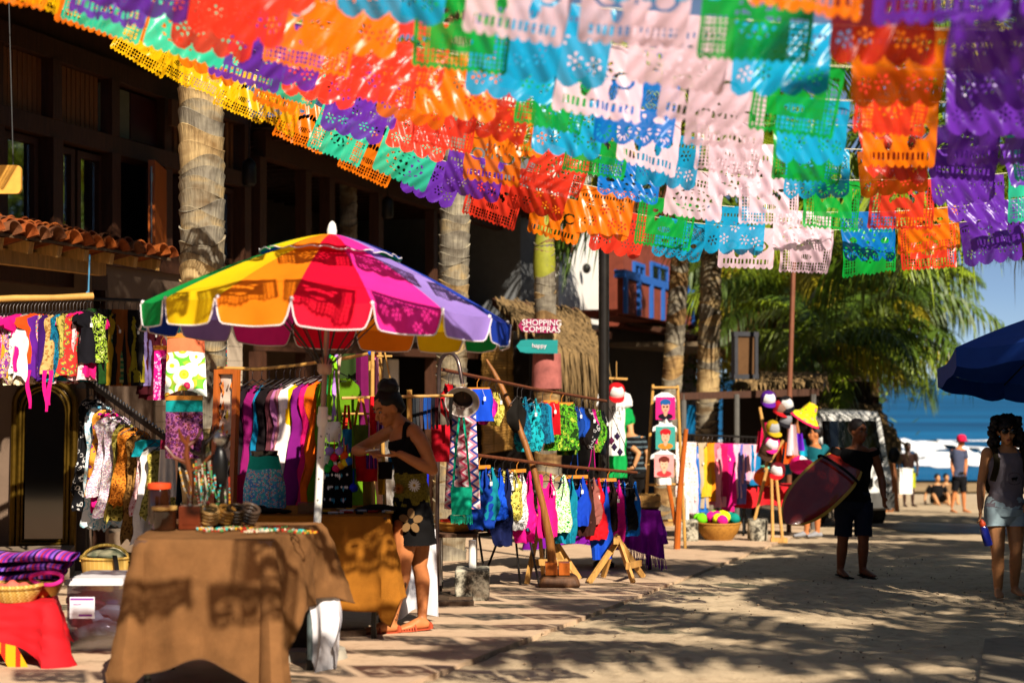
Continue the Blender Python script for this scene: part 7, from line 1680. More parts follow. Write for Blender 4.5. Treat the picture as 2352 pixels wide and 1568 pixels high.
mb = MB(); mb.tube([V((0, 0, 0)), V((0, 0, hz+.45))], .024, 10); mb.build('pole', IRON, bu)
bu.rotation_euler = (-.17, .02, 0)

# ================================================================== PEOPLE
def skin(n, c): return M('skin_'+n, c, rough=.5, var=.1, vs=14, bump=.08, bs=90, spec=.35)
def remesh(mb, root, mat, voxel, name='body', it=5):
    me = mb.mesh('tmp', mat, smooth=False); o = bpy.data.objects.new('tmp', me); COL.objects.link(o)
    md = o.modifiers.new('r', 'REMESH'); md.mode = 'VOXEL'; md.voxel_size = voxel; md.use_smooth_shade = True
    s_ = o.modifiers.new('s', 'SMOOTH'); s_.factor = .5; s_.iterations = it
    bpy.context.view_layer.update(); dg = bpy.context.evaluated_depsgraph_get(); dg.update()
    m2 = bpy.data.meshes.new_from_object(o.evaluated_get(dg)); bpy.data.objects.remove(o); m2.name = name
    if not m2.materials: m2.materials.append(mat)
    m2.polygons.foreach_set('use_smooth', [True]*len(m2.polygons))
    q = bpy.data.objects.new(name, m2); COL.objects.link(q); q.parent = root; return q
def spl(pts, rad, k=4):
    """smooth a joint chain (Catmull-Rom) and its radii"""
    P_0 = [V(p) for p in pts]; op, orr = [], []
    rr_ = [(r if isinstance(r, tuple) else (r, r)) for r in rad]
    for i in range(len(P_0)-1):
        a, b, c, d = P_0[max(0, i-1)], P_0[i], P_0[i+1], P_0[min(len(P_0)-1, i+2)]
        for j in range(k):
            t = j/k; op.append(.5*((2*b)+(c-a)*t+(2*a-5*b+4*c-d)*t*t+(-a+3*b-3*c+d)*t**3)); orr.append(tuple(rr_[i][q]+(rr_[i+1][q]-rr_[i][q])*t for q in (0, 1)))
    op.append(P_0[-1]); orr.append(rr_[-1]); return op, orr
def limb(mb, pts, rad, n=12, ref=None, k=4):
    p, r = spl(pts, rad, k); mb.tube(p, r, n, ref=ref)
    for e, q in ((p[0], r[0]), (p[-1], r[-1])): mb.ball(e, min(q)*.98, 10)
def hand(mb, wrist, tip, palm_n, s=1.0, curl=.25, spread=1.0, thumb=1):
    """palm plus five separate fingers; palm_n points out of the palm"""
    w, t = V(wrist), V(tip); d = (t-w); L_ = d.length; d.normalize(); nrm = V(palm_n); nrm = (nrm-d*nrm.dot(d)).normalized(); side = d.cross(nrm)*thumb
    pl = L_*.5; mb.tube([w-d*.02, w+d*pl*.4, w+d*pl], [(.024*s, .02*s), (.036*s, .016*s), (.04*s, .013*s)], 10, ref=side); mb.ball(w, .024*s, 8)
    for k, (o, f) in enumerate(((.031, .9), (.0105, 1.0), (-.0105, .95), (-.03, .76))):
        b = w+d*pl*.94+side*o*s; fl = L_*.52*f; dd = (d+side*o*3*spread).normalized(); pts = [b]
        for j in range(3): a = curl*(j+.6); q = (dd*math.cos(a)+nrm*math.sin(a)); pts.append(pts[-1]+q*fl*(.42, .33, .25)[j])
        mb.tube(pts, [.0098*s, .009*s, .0084*s, .007*s], 8); mb.ball(pts[-1], .007*s, 6)
    b = w+d*pl*.25+side*.03*s; pts = [b, b+(side*.7+d*.5+nrm*.3).normalized()*L_*.2, b+(side*.7+d*.5+nrm*.3).normalized()*L_*.2+(d*.9+side*.25+nrm*.35).normalized()*L_*.2]
    mb.tube(pts, [.0125*s, .0105*s, .008*s], 8); mb.ball(pts[-1], .008*s, 6)
def basis(f, up=V((0, 0, 1))):
    f = V(f).normalized(); s = f.cross(up).normalized(); u = s.cross(f); return f, s, u
def head(mb, c, f, s=1.0, up=V((0, 0, 1))):
    f, sd_, u = basis(f, up); rot = Matrix((sd_, f, u)).transposed(); c = V(c)
    mb.ball(c+u*.025*s-f*.008*s, (.074*s, .094*s, .093*s), 16, rot=rot); mb.ball(c-u*.045*s+f*.022*s, (.054*s, .066*s, .066*s), 14, rot=rot); mb.ball(c-u*.088*s+f*.052*s, (.027*s, .026*s, .022*s), 10, rot=rot)
    mb.tube([c+u*.02*s+f*.078*s, c-u*.012*s+f*.098*s, c-u*.032*s+f*.106*s], [.008*s, .0105*s, .014*s], 8); mb.ball(c-u*.034*s+f*.1*s, (.017*s, .014*s, .011*s), 8, rot=rot)
    for q in (-1, 1):
        mb.ball(c+sd_*q*.074*s-u*.005*s-f*.004*s, (.011*s, .02*s, .032*s), 8, rot=rot); mb.ball(c+sd_*q*.04*s-u*.024*s+f*.066*s, (.022*s, .018*s, .018*s), 8, rot=rot); mb.ball(c+sd_*q*.03*s+u*.034*s+f*.075*s, (.026*s, .014*s, .01*s), 8, rot=rot)
    mb.ball(c-u*.06*s+f*.082*s, (.024*s, .012*s, .007*s), 8, rot=rot); mb.ball(c-u*.07*s+f*.08*s, (.021*s, .012*s, .008*s), 8, rot=rot)
    return rot
def face(root, c, f, s=1.0, org=V((0, 0, 0)), glasses=False, lip='#8a3a34'):
    f, sd_, u = basis(f); rot = Matrix((sd_, f, u)).transposed(); c = V(c)-org
    for q in (-1, 1):
        mb = MB(); mb.ball(c+sd_*q*.031*s+u*.012*s+f*.079*s, (.0135*s, .008*s, .0075*s), 10, rot=rot); e = mb.build('eye', M('eye_white', '#8f857c', rough=.5), root); mb = MB(); mb.ball(c+sd_*q*.031*s+u*.011*s+f*.0845*s, (.006*s, .004*s, .0068*s), 8, rot=rot); mb.build('iris', M('iris', '#1c0f08', rough=.15), e)
        mb = MB(); mb.tube([c+sd_*q*.013*s+u*.034*s+f*.087*s, c+sd_*q*.034*s+u*.041*s+f*.084*s, c+sd_*q*.054*s+u*.034*s+f*.07*s], [.0045*s, .0045*s, .002*s], 6); mb.build('eyebrow', M('hair_black', '#0d0807', rough=.5), root)
    mb = MB(); mb.ball(c-u*.0605*s+f*.0885*s, (.022*s, .006*s, .005*s), 10, rot=rot); mb.ball(c-u*.069*s+f*.087*s, (.019*s, .006*s, .006*s), 10, rot=rot); mb.build('lips', M('lip_'+lip.strip('#'), lip, rough=.4), root)
    if glasses:
        mb = MB()
        for q in (-1, 1): mb.ball(c+sd_*q*.036*s+u*.012*s+f*.098*s, (.031*s, .008*s, .025*s), 14, rot=rot); mb.tube([c+sd_*q*.064*s+u*.018*s+f*.09*s, c+sd_*q*.082*s+u*.014*s-f*.01*s], .0035*s, 6)
        mb.tube([c-sd_*.012*s+u*.018*s+f*.103*s, c+sd_*.012*s+u*.018*s+f*.103*s], .004*s, 6); mb.build('sunglasses', M('dark_lens', '#080605', rough=.08, spec=.7), root)
HAIRM = M('hair_dark', '#110906', rough=.5, var=.5, vs=40, bump=.6, bs=90)
def lump(c, r, seed, amp=.25, fr=9, n=22, rot=None, fine=.08):
    mb = MB(); mb.ball((0, 0, 0), r, n)
    for p in mb.v:
        k = 1+amp*noise.noise(p*fr+V((seed, 0, 0)))+fine*noise.noise(p*fr*5); p *= k
    if rot: mb.v = [rot @ p for p in mb.v]
    mb.v = [p+V(c) for p in mb.v]; return mb
def merge(*mbs):
    m_ = MB()
    for q in mbs: m_.add(q.v, q.f)
    return m_
def foot(mb, ankle, heel, toe, s=1.0):
    a, h, t = V(ankle), V(heel), V(toe); side = (t-h).cross(V((0, 0, 1))).normalized()
    mb.tube([h+V((0, 0, .03*s)), h.lerp(t, .3)+V((0, 0, .04*s)), h.lerp(t, .65)+V((0, 0, .025*s)), t+V((0, 0, .014*s))], [(.028*s, .03*s), (.032*s, .042*s), (.043*s, .026*s), (.036*s, .014*s)], 12, ref=side); mb.ball(t+V((0, 0, .014*s)), (.03*s, .03*s, .013*s), 8); mb.ball(h+V((0, 0, .03*s)), .029*s, 8)
    for k in range(5): q = t+side*(.028-.014*k)*s; mb.ball(q+(t-h).normalized()*(.012-.003*abs(k-.5))*s+V((0, 0, .012*s)), .0105*s, 6)

# ---- the stall keeper
D1 = 9.58
def W(u, v, dd=0): return P(u, v, D1+dd)
fl = SG(D1)
r1_ = V((X(935, D1), D1, fl)); wm = empty('person', r1_, 'barefoot-style sandalled woman in olive patterned top and black shorts bending over small goods at the stall', 'person'); wm['label'] = 'woman with dark hair bun, olive top and black flowered skirt handling goods at the stall'
SK1 = skin('tan', '#bb7444'); f1 = V((-.85, -.5, -.0)); sd1 = V((-.5, .85, 0)).normalized()
mb = MB()
limb(mb, [W(945, 1222), W(947, 1190), W(946, 1150), W(945, 1108), W(941, 1060), W(933, 1018), W(928, 990), W(922, 975)], [(.15, .10), (.165, .118), (.145, .105), (.118, .09), (.13, .098), (.15, .112), (.15, .085), (.07, .06)], 18, ref=sd1)
limb(mb, [W(922, 985), W(910, 962), W(900, 945)], [.056, .05, .05], 12)
hc = W(890, 938, -.03); hf = V((-.72, -.55, -.42)); head(mb, hc, hf, 1.02)
limb(mb, [W(950, 990, -.1), W(968, 1015, -.16), W(985, 1055, -.17), W(994, 1079, -.16)], [.052, .05, .042, .038]); limb(mb, [W(994, 1079, -.16), W(965, 1066, -.2), W(918, 1042, -.24)], [.039, .04, .026]); hand(mb, W(918, 1042, -.24), W(862, 1049, -.27), V((.1, .15, 1)), .95, .12, thumb=-1)
limb(mb, [W(905, 985, .12), W(880, 1000, .16), W(845, 1020, .14), W(818, 1034, .06)], [.05, .045, .04, .036]); limb(mb, [W(818, 1034, .06), W(826, 1036, -.04), W(838, 1036, -.14)], [.036, .036, .026]); hand(mb, W(836, 1036, -.12), W(874, 1036, -.24), V((.2, .2, -1)), .9, .55, thumb=1)
limb(mb, [W(930, 1212, -.06), W(930, 1250, -.09), W(927, 1290, -.1)], [.09, .078, .056]); limb(mb, [W(927, 1290, -.1), W(924, 1325, -.07), W(908, 1390, -.06), W(900, 1432, -.06)], [.054, .056, .038, .032]); foot(mb, W(900, 1432, -.06), V((X(906, 9.5), 9.52, fl+.012)), V((X(834, 9.5), 9.44, fl+.012)))
limb(mb, [W(960, 1212, .07), W(963, 1255, .07), W(963, 1298, .06)], [.088, .074, .054]); limb(mb, [W(963, 1298, .06), W(970, 1335, .1), W(970, 1395, .09), W(969, 1432, .08)], [.052, .054, .037, .031]); foot(mb, W(969, 1432, .08), V((X(978, 9.6), 9.65, fl+.012)), V((X(920, 9.6), 9.56, fl+.012)))
mb.v = [p-r1_ for p in mb.v]; remesh(mb, wm, SK1, .0075)
face(wm, hc, hf, 1.02, r1_, lip='#7a3028')
f_, s_, u_ = basis(hf); hr = Matrix((s_, f_, u_)).transposed()
h1 = lump(hc+u_*.04-f_*.028-r1_, (.088, .1, .098), 3, .12, 20, 26, hr, .1); h2 = lump(hc+u_*.125-f_*.06-r1_, (.075, .07, .065), 5, .3, 24, 22, hr, .15); h3 = lump(hc-f_*.075-u_*.01-r1_, (.07, .05, .07), 7, .15, 20, 18, hr)
merge(h1, h2, h3).build('hair', HAIRM, wm, ang=180)
# clothes
OLIVE = PAT('olive_lace', 'paisley', ['#4a4212', '#76681e', '#3a3410', '#857526'], 60); BLKC = C('#0d0b0b', 'black_jersey')
def shell(path, rad, ref, n=40, k=5, fold=.006, fr=7, seed=0):
    p, r = spl(path, rad, k); m_ = MB(); m_.tube([q-r1_cur for q in p], r, n, cap=False, ref=ref)
    for q in m_.v: q += V((noise.noise(q*fr*2+V((seed, 0, 0))), noise.noise(q*fr*2+V((0, seed, 3))), 0))*fold; q += V((noise.noise(q*40+V((seed, 5, 0))), noise.noise(q*40+V((9, seed, 3))), 0))*fold*.5
    return m_
r1_cur = r1_
shell([W(946, 1160), W(946, 1135), W(945, 1108), W(943, 1082)], [(.158, .118), (.15, .112), (.132, .104), (.134, .104)], sd1, fold=.012, seed=1).build('blouse_band', OLIVE, wm)
shell([W(943, 1086), W(941, 1060), W(934, 1020), W(930, 1004)], [(.13, .1), (.139, .107), (.158, .121), (.15, .11)], sd1, seed=2).build('tank_top', BLKC, wm)
m_ = MB()
for a, b, c in ((W(914, 1008, .02), W(908, 978, .05), W(934, 972, .09)), (W(928, 1012, -.14), W(934, 974, -.11), W(960, 1000, -.03)), (W(915, 1012, -.06), W(930, 1014, -.13), W(952, 1005, -.08))): m_.tube([q-r1_ for q in spl([a, b, c], [.01]*3)[0]], (.022, .012), 8)
m_.build('strap', BLKC, wm)
shell([W(946, 1140), W(946, 1165), W(947, 1192), W(946, 1225), W(946, 1246)], [(.15, .113), (.16, .12), (.182, .135), (.19, .145), (.2, .155)], sd1, fold=.012, seed=4).build('skirt', BLKC, wm)
def flower(u, v, r, n, mats, nm, dd):
    m_ = MB(); c = W(u, v, dd)-r1_; R_ = r/3267*D1; nrm = V((-.25, -.97, 0)); sx = V((.97, -.25, 0))
    for k in range(n):
        a = 2*PI*k/n+.3; q = c+(sx*math.cos(a)+V((0, 0, 1))*math.sin(a))*R_*.6; e = (sx*math.cos(a)+V((0, 0, 1))*math.sin(a)); t = (-sx*math.sin(a)+V((0, 0, 1))*math.cos(a)); wd = R_*1.5/n*1.0
        m_.add([q+e*R_*.42*math.cos(x)+t*wd*math.sin(x)+nrm*.004 for x in [2*PI*i/10 for i in range(10)]], [tuple(range(10))], 0)
    m_.add([c+(sx*math.cos(x)+V((0, 0, 1))*math.sin(x))*R_*.24+nrm*.006 for x in [2*PI*i/12 for i in range(12)]], [tuple(range(12))], 1); m_.build(nm, mats, wm, smooth=False)
flower(952, 1114, 15, 14, [C('#e8e2d6'), C('#b8902a')], 'daisy_print', -.15); flower(916, 1122, 13, 12, [C('#8a4a18'), C('#5a2a10')], 'flower_print', -.135); flower(906, 1124, 9, 12, [C('#d8d0be'), C('#8a7a2a')], 'daisy_print', -.11); flower(944, 1196, 29, 5, [C('#8a6a44'), C('#0c0a0a')], 'flower_print', -.2)
def shoe(heel, toe, c):
    m_ = MB(); h, t = V(heel), V(toe); side = (t-h).cross(V((0, 0, 1))).normalized(); d_ = (t-h).normalized()
    m_.tube([h-d_*.02+V((0, 0, .007)), h.lerp(t, .3)+V((0, 0, .007)), h.lerp(t, .7)+V((0, 0, .007)), t+d_*.02+V((0, 0, .007))], [(.03, .007), (.036, .007), (.048, .007), (.03, .007)], 14, ref=side)
    m_.tube([h-d_*.026+V((0, 0, .01)), h-d_*.028+V((0, 0, .03)), h-d_*.02+V((0, 0, .05))], [(.034, .02), (.034, .02), (.03, .014)], 12, ref=side)
    for k in range(6): q = h.lerp(t, .5+.09*k); w_ = .05-.004*k; m_.tube([q+side*w_*math.cos(x)+V((0, 0, .006+(.055-.006*k)*math.sin(x))) for x in [PI*i/8 for i in range(9)]], .006, 5)
    m_.v = [p-r1_ for p in m_.v]; m_.build('sandal', M('sandal_leather', c, rough=.5, var=.25), wm)
shoe(V((X(906, 9.5), 9.52, fl)), V((X(834, 9.5), 9.44, fl)), '#b04a2c'); shoe(V((X(978, 9.6), 9.65, fl)), V((X(920, 9.6), 9.56, fl)), '#7a1f18')
m_ = MB(); INK = M('tattoo_ink', '#3a2418', rough=.6)
def tattoo(c0, c1, r, z0, z1, th0, th1, seed):
    rr = random.Random(seed); m_ = MB()
    for k in range(46):
        f = rr.random(); th = th0+(th1-th0)*rr.random(); c = V(c0).lerp(V(c1), f); q = c+V((math.cos(th), math.sin(th), 0))*r(f); t = V((-math.sin(th), math.cos(th), 0)); s = .006*rr.uniform(.5, 1.3)
        e = (t*rr.uniform(-1, 1)+V((0, 0, rr.uniform(-1, 1)))).normalized(); g_ = e.cross(V((math.cos(th), math.sin(th), 0))); m_.add([q-e*s*2-r1_, q+g_*s*.5-r1_, q+e*s*2-r1_, q-g_*s*.5-r1_], [(0, 1, 2, 3)])
    m_.build('tattoo', INK, wm, smooth=False)
tattoo(W(924, 1335, -.07), W(917, 1365, -.065), lambda f: .057-.006*f, 0, 0, -2.0, -.9, 1); tattoo(W(903, 1407, -.06), W(901, 1424, -.06), lambda f: .0385-.003*f, 0, 0, -3.3, .3, 2)
mb = MB(); mb.tube([W(848, 1034, -.2), W(872, 1032, -.22)], .005, 6); mb.tube([W(848, 1034, -.2), W(840, 1036, -.19)], .003, 6); tag(mb.build('pen', WHITEP, org=W(848, 1034, -.2)), 'thin white pen-like tool held in the stall keeper\'s far hand', 'pen')

# ---- generic walker, joints in photograph pixels about a depth
def figure(label, D, jt, f, skinm, s=1.0, top=None, topm=None, bottom=None, botm=None, voxel=.012, hairm=HAIRM, hair='short', glasses=False, shoes=None, facef=None, faceon=True, ground=None, sleeves=False, hands=True, name='person'):
    global r1_cur
    f = V(f).normalized(); sd_ = f.cross(V((0, 0, 1))).normalized(); gz = ground if ground is not None else G(D)
    j = {k: P(u, v, D+dd) for k, (u, v, dd) in jt.items()}
    c = (j['hip']); org = V((c.x, c.y, gz)); root = empty('person', org, label, 'person'); mb = MB()
    limb(mb, [j['hip']-V((0, 0, .07*s)), j['hip'], j['waist'], j['chest'], j['neck']-V((0, 0, .05*s)), j['neck']], [(.14*s, .1*s), (.165*s, .115*s), (.13*s, .095*s), (.165*s, .112*s), (.15*s, .085*s), (.06*s, .055*s)], 18, ref=sd_)
    limb(mb, [j['neck']-V((0, 0, .03*s)), j['neck'].lerp(j['head'], .45), j['head']], [.055*s, .05*s, .05*s])
    ff = V(facef or f); head(mb, j['head'], ff, s)
    for q in 'LR':
        limb(mb, [j[q+'sh'], j[q+'sh'].lerp(j[q+'el'], .5), j[q+'el']], [.055*s, .046*s, .038*s]); limb(mb, [j[q+'el'], j[q+'el'].lerp(j[q+'wr'], .4), j[q+'wr']], [.039*s, .04*s, .026*s])
        if hands: hand(mb, j[q+'wr'], j[q+'ha'], V((1 if q == 'L' else -1, .2, 0)) if 'pn'+q not in jt else j['pn'+q]-j[q+'ha'], s, .3, thumb=1 if q == 'L' else -1)
        limb(mb, [j[q+'hp'], j[q+'hp'].lerp(j[q+'kn'], .5), j[q+'kn']], [.088*s, .076*s, .055*s]); limb(mb, [j[q+'kn'], j[q+'kn'].lerp(j[q+'an'], .35), j[q+'an']], [.054*s, .056*s, .034*s])
        h = V((j[q+'an'].x, j[q+'an'].y, gz))-f*.03; foot(mb, j[q+'an'], V((h.x, h.y, gz+.012)), V((h.x, h.y, gz+.012))+f*.21*s+sd_*(.03 if q == 'R' else -.03), s)
        if shoes:
            m_ = MB(); t = h+f*.21*s+sd_*(.03 if q == 'R' else -.03); m_.tube([h-f*.03-org+V((0, 0, .03)), h.lerp(t, .35)-org+V((0, 0, .045)), h.lerp(t, .7)-org+V((0, 0, .032)), t+f*.03-org+V((0, 0, .02))], [(.04*s, .034*s), (.044*s, .048*s), (.054*s, .034*s), (.04*s, .02*s)], 14, ref=sd_); m_.build('shoe', C(shoes), root)
    mb.v = [p-org for p in mb.v]; remesh(mb, root, skinm, voxel)
    if faceon: face(root, j['head'], ff, s, org, glasses)
    f_, s_, u_ = basis(ff); hr = Matrix((s_, f_, u_)).transposed(); hd = j['head']-org
    if hair == 'short': lump(hd+u_*.045*s-f_*.025*s, (.085*s, .1*s, .09*s), 3, .1, 20, 22, hr).build('hair', hairm, root, ang=180)
    if hair == 'curly':
        ms = [lump(hd+u_*.055*s-f_*.03*s, (.105*s, .115*s, .105*s), 3, .2, 30, 26, hr, .25)]
        rr = random.Random(4)
        for k in range(170):
            a = rr.uniform(-2.1, 2.1); h_ = rr.uniform(-.125, .125); w_ = .098+.024*(h_ < .04); q_ = hd+s_*w_*s*math.sin(a)*rr.uniform(.85, 1.15)-f_*(.02+.085*math.cos(a)*rr.uniform(.8, 1.2))*s+u_*h_*s
            if (q_-hd).dot(f_) > -.0*s and abs((q_-hd).dot(s_)) < .07*s: continue
            ms.append(lump(q_, .027*s*rr.uniform(.7, 1.3), k, .4, 40, 8, hr, .3))
        merge(*ms).build('hair', hairm, root, ang=180)
    r1_cur = org
    if topm:
        e = 1.07
        p_, hipw = [j['hip']+V((0, 0, .0)), j['hip'].lerp(j['waist'], .5), j['waist'], j['chest'], j['neck']-V((0, 0, .05*s))], None
        m_ = shell(p_, [(.178*s*e, .125*s*e), (.155*s*e, .112*s*e), (.142*s*e, .106*s*e), (.172*s*e, .12*s*e), (.158*s*e, .095*s*e)] if top != 'tank' else [(.17*s*e, .122*s*e), (.148*s*e, .11*s*e), (.137*s*e, .103*s*e), (.172*s*e, .12*s*e), (.12*s*e, .094*s*e)], sd_, fold=.012, seed=2)
        if top != 'tank':
            for q in 'LR':
                m_.tube([p-org for p in spl([j[q+'sh']-(j[q+'el']-j[q+'sh'])*.1, j[q+'sh'], j[q+'sh'].lerp(j[q+'el'], .62 if top == 'tee' else .12)], [1]*3)[0]], [.066*s]*4+[.064*s]*4+[.06*s], 14, cap=False)
            if top == 'long':
                for q in 'LR': m_.tube([p-org for p in spl([j[q+'sh'], j[q+'el'], j[q+'wr']], [1]*3)[0]], [.06*s]*3+[.052*s]*3+[.04*s]*3, 12, cap=False)
        m_.build('shirt' if top != 'tank' else 'tank_top', topm, root)
        if top == 'tank':
            m_ = MB()
            for q in 'LR': m_.tube([p-org for p in spl([j['chest'].lerp(j[q+'sh'], .55)+f*.115*s, j['neck'].lerp(j[q+'sh'], .5)+V((0, 0, .0))+f*.03, j['chest'].lerp(j[q+'sh'], .55)-f*.1*s], [1]*3)[0]], (.022*s, .008*s), 8)
            m_.build('strap', topm, root)
    if botm:
        ln = {'shorts': .32, 'long': .55, 'boardshorts': .88}[bottom]
        m_ = shell([j['hip']+V((0, 0, .1*s)), j['hip'], j['hip']-V((0, 0, .07*s))], [(.158*s, .115*s), (.182*s, .13*s), (.178*s, .125*s)], sd_, fold=.008, seed=3)
        for q in 'LR': m_.tube([p-org for p in spl([j[q+'hp']+V((0, 0, .05*s)), j[q+'hp'].lerp(j[q+'kn'], ln*.5), j[q+'hp'].lerp(j[q+'kn'], ln)], [1]*3)[0]], [.1*s]*4+([.088*s]*5 if bottom == 'boardshorts' else [.1*s]*4+[.104*s]), 16, cap=False)
        m_.tube([j['hip']-org+V((0, 0, .02)), j['hip']-org-V((0, 0, .1*s)), j['hip']-org-V((0, 0, .15*s))], [(.165*s, .12*s), (.14*s, .105*s), (.07*s, .075*s)], 18, ref=sd_)
        m_.build('shorts', botm, root)
    return root, j, org
# woman walking at the right edge
DW = 12.24
wj = dict(head=(2312, 992, -.03), neck=(2313, 1026, 0), chest=(2313, 1064, 0), waist=(2312, 1120, 0), hip=(2308, 1165, 0),
          Rsh=(2268, 1040, 0), Rel=(2254, 1106, .03), Rwr=(2252, 1166, -.06), Rha=(2252, 1204, -.08), Lsh=(2356, 1040, 0), Lel=(2368, 1100, .05), Lwr=(2360, 1150, -.1), Lha=(2350, 1180, -.12),
          Rhp=(2286, 1180, 0), Rkn=(2292, 1272, -.06), Ran=(2293, 1358, .04), Lhp=(2332, 1180, .0), Lkn=(2334, 1265, -.02), Lan=(2330, 1347, .12))
wr_, wjj, worg = figure('curly-haired woman in sunglasses, grey tank top and pale shorts carrying a blue bottle', DW, wj, (-.08, -1, 0), skin('olive', '#c88a5a'), .96, 'tank', C('#7d757d', 'grey_jersey'), 'shorts', C('#a9c0c8', 'pale_denim'), .0085, hair='curly', glasses=True, facef=(-.1, -1, -.03), ground=G(DW))
m_ = MB()
for q, sx in (('R', -1), ('L', 1)): m_.tube([p-worg for p in spl([wjj['chest'].lerp(wjj[q+'sh'], .8)+V((0, .1, -.2)), wjj[q+'sh'].lerp(wjj['neck'], .25)+V((0, 0, .045)), wjj['chest'].lerp(wjj[q+'sh'], .75)+V((0, -.12, -.05)), wjj['chest'].lerp(wjj[q+'sh'], .85)+V((0, -.06, -.22))], [1]*4)[0]], (.026, .008), 8)
m_.ball(wjj['chest']-worg+V((0, .23, -.08)), (.15, .09, .24), 16); m_.build('backpack', C('#2a2414', 'khaki'), wr_)
m_ = MB(); c = wjj['chest']-worg+V((.01, -.152, -.12))
def dsk(cx, cz, rx, rz, y, mi, n=20): m_.add([c+V((cx+rx*math.cos(t), -y, cz+rz*math.sin(t))) for t in [2*PI*i/n for i in range(n)]], [tuple(range(n))], mi)
for k in range(24): a = 2*PI*k/24; dsk(.062*math.cos(a), .05*math.sin(a), .006, .006, 0, 1, 8)
dsk(.0, -.0, .026, .012, .001, 0); dsk(.02, .008, .009, .008, .002, 0); dsk(-.014, -.012, .005, .01, .002, 0, 8); dsk(.014, -.012, .005, .01, .002, 0, 8); m_.build('bear_print', [C('#17130f'), C('#5a5258')], wr_, smooth=False)
bt = empty('water_bottle', P(2256, 1200, DW-.1), 'blue sports bottle with orange cap held by the curly-haired woman', 'bottle')
m_ = MB(); m_.lathe([(.034, -.2), (.037, -.19), (.037, -.06), (.024, -.03), (.022, -.025)], 18); m_.build('body', M('blue_bottle', '#16207a', rough=.15, spec=.6), bt); m_ = MB(); m_.lathe([(.024, -.03), (.027, -.025), (.027, .0), (.015, .02), (.013, .03)], 16); m_.build('cap', M('orange_plastic', '#d8502c', rough=.4), bt); bt.rotation_euler = (0, -.28, 0)
# surfer in the shade
DS = 14.6
sj = dict(head=(1972, 992, -.02), neck=(1968, 1022, 0), chest=(1964, 1060, 0), waist=(1962, 1115, 0), hip=(1960, 1150, 0),
          Rsh=(1922, 1038, 0), Rel=(1892, 1105, -.02), Rwr=(1884, 1150, -.16), Rha=(1886, 1178, -.24), Lsh=(2006, 1038, 0), Lel=(2024, 1094, .03), Lwr=(2030, 1140, -.06), Lha=(2031, 1170, -.09),
          Rhp=(1940, 1165, 0), Rkn=(1936, 1240, -.02), Ran=(1930, 1310, .0), Lhp=(1982, 1165, 0), Lkn=(1983, 1240, -.06), Lan=(1981, 1310, -.02))
sr_, sjj, sorg = figure('man in black shirt and dark shorts holding a red surfboard under his arm', DS, sj, (.25, -1, 0), skin('brown', '#7a4526'), 1.03, 'sleeveless', C('#0d0c0d', 'black_cotton'), 'boardshorts', C('#1b2233', 'navy_shorts'), .011, facef=(.45, -.9, 0), ground=G(DS))
for q in 'LR':
    m_ = MB(); h = V((sjj[q+'an'].x, sjj[q+'an'].y, G(DS)))-sorg; m_.tube([h+V((-.01, .05, .008)), h+V((.02, -.08, .008)), h+V((.05, -.24, .008))], [(.04, .01), (.045, .01), (.045, .01)], 12, ref=(1, 0, 0)); m_.build('flip_flop', C('#15100f'), sr_)
sbd = empty('surfboard', P(1893, 1112, 14.25), 'red surfboard with yellow rails carried under the surfer\'s arm', 'surfboard')
ax_ = (P(1976, 1030, 14.75)-P(1813, 1190, 13.95)); BL = ax_.length; ax_.normalize(); nB = V((-.25, -.93, .28)); nB = (nB-ax_*nB.dot(ax_)).normalized(); wB = ax_.cross(nB)
def board(a, b, side):
    t = a*2-1; half = .245*(1-abs(t)**2.6)**.62 if abs(t) < 1 else 0; x = (b*2-1); return ax_*(t*BL/2)+wB*half*x+nB*side*(.032*(1-abs(x)**3)*(1-abs(t)**4)+.002)+nB*(-.05*t*t)
m_ = MB(); m_.grid(lambda a, b: board(a, b, 1), 40, 16, lambda a, b: 1 if abs(b-.5) > .44 else (2 if abs(b-.5) < .015 else 0)); m_.grid(lambda a, b: board(a, 1-b, -1), 40, 16, 1)
m_.build('deck', [M('board_red', '#8a1c12', rough=.25, var=.15, coat=.5), M('board_rail', '#c8983a', rough=.3), M('stringer', '#c8a890', rough=.3)], sbd)
m_ = MB(); c0 = ax_*(BL*.2)
m_.tube([c0+wB*(.25*math.cos(t))+nB*(.05*math.sin(t)+.01) for t in [2*PI*i/20 for i in range(21)]], (.02, .006), 8, cap=False); m_.build('strap', C('#100e0e'), sbd)
# shopper in teal reaching for a hat
DT = 22.0
tj = dict(head=(1872, 998, 0), neck=(1872, 1020, 0), chest=(1868, 1045, 0), waist=(1864, 1080, 0), hip=(1864, 1105, 0), Rsh=(1846, 1030, 0), Rel=(1832, 1000, -.1), Rwr=(1830, 972, -.2), Rha=(1836, 955, -.25), Lsh=(1892, 1032, .05), Lel=(1848, 1085, -.25), Lwr=(1832, 1060, -.35), Lha=(1826, 1045, -.4),
          Rhp=(1855, 1115, 0), Rkn=(1856, 1170, -.03), Ran=(1852, 1226, .02), Lhp=(1874, 1115, 0), Lkn=(1877, 1170, -.02), Lan=(1878, 1226, .04))
figure('shopper in a teal t-shirt reaching up for the neon hat', DT, tj, (-.9, -.3, 0), skin('tan', '#a86236'), .98, 'tee', C('#14606a', 'teal_tee'), 'long', C('#15110f', 'black_shorts'), .014, facef=(-.9, -.1, .2), shoes='#8e8e92', ground=SG(DT))
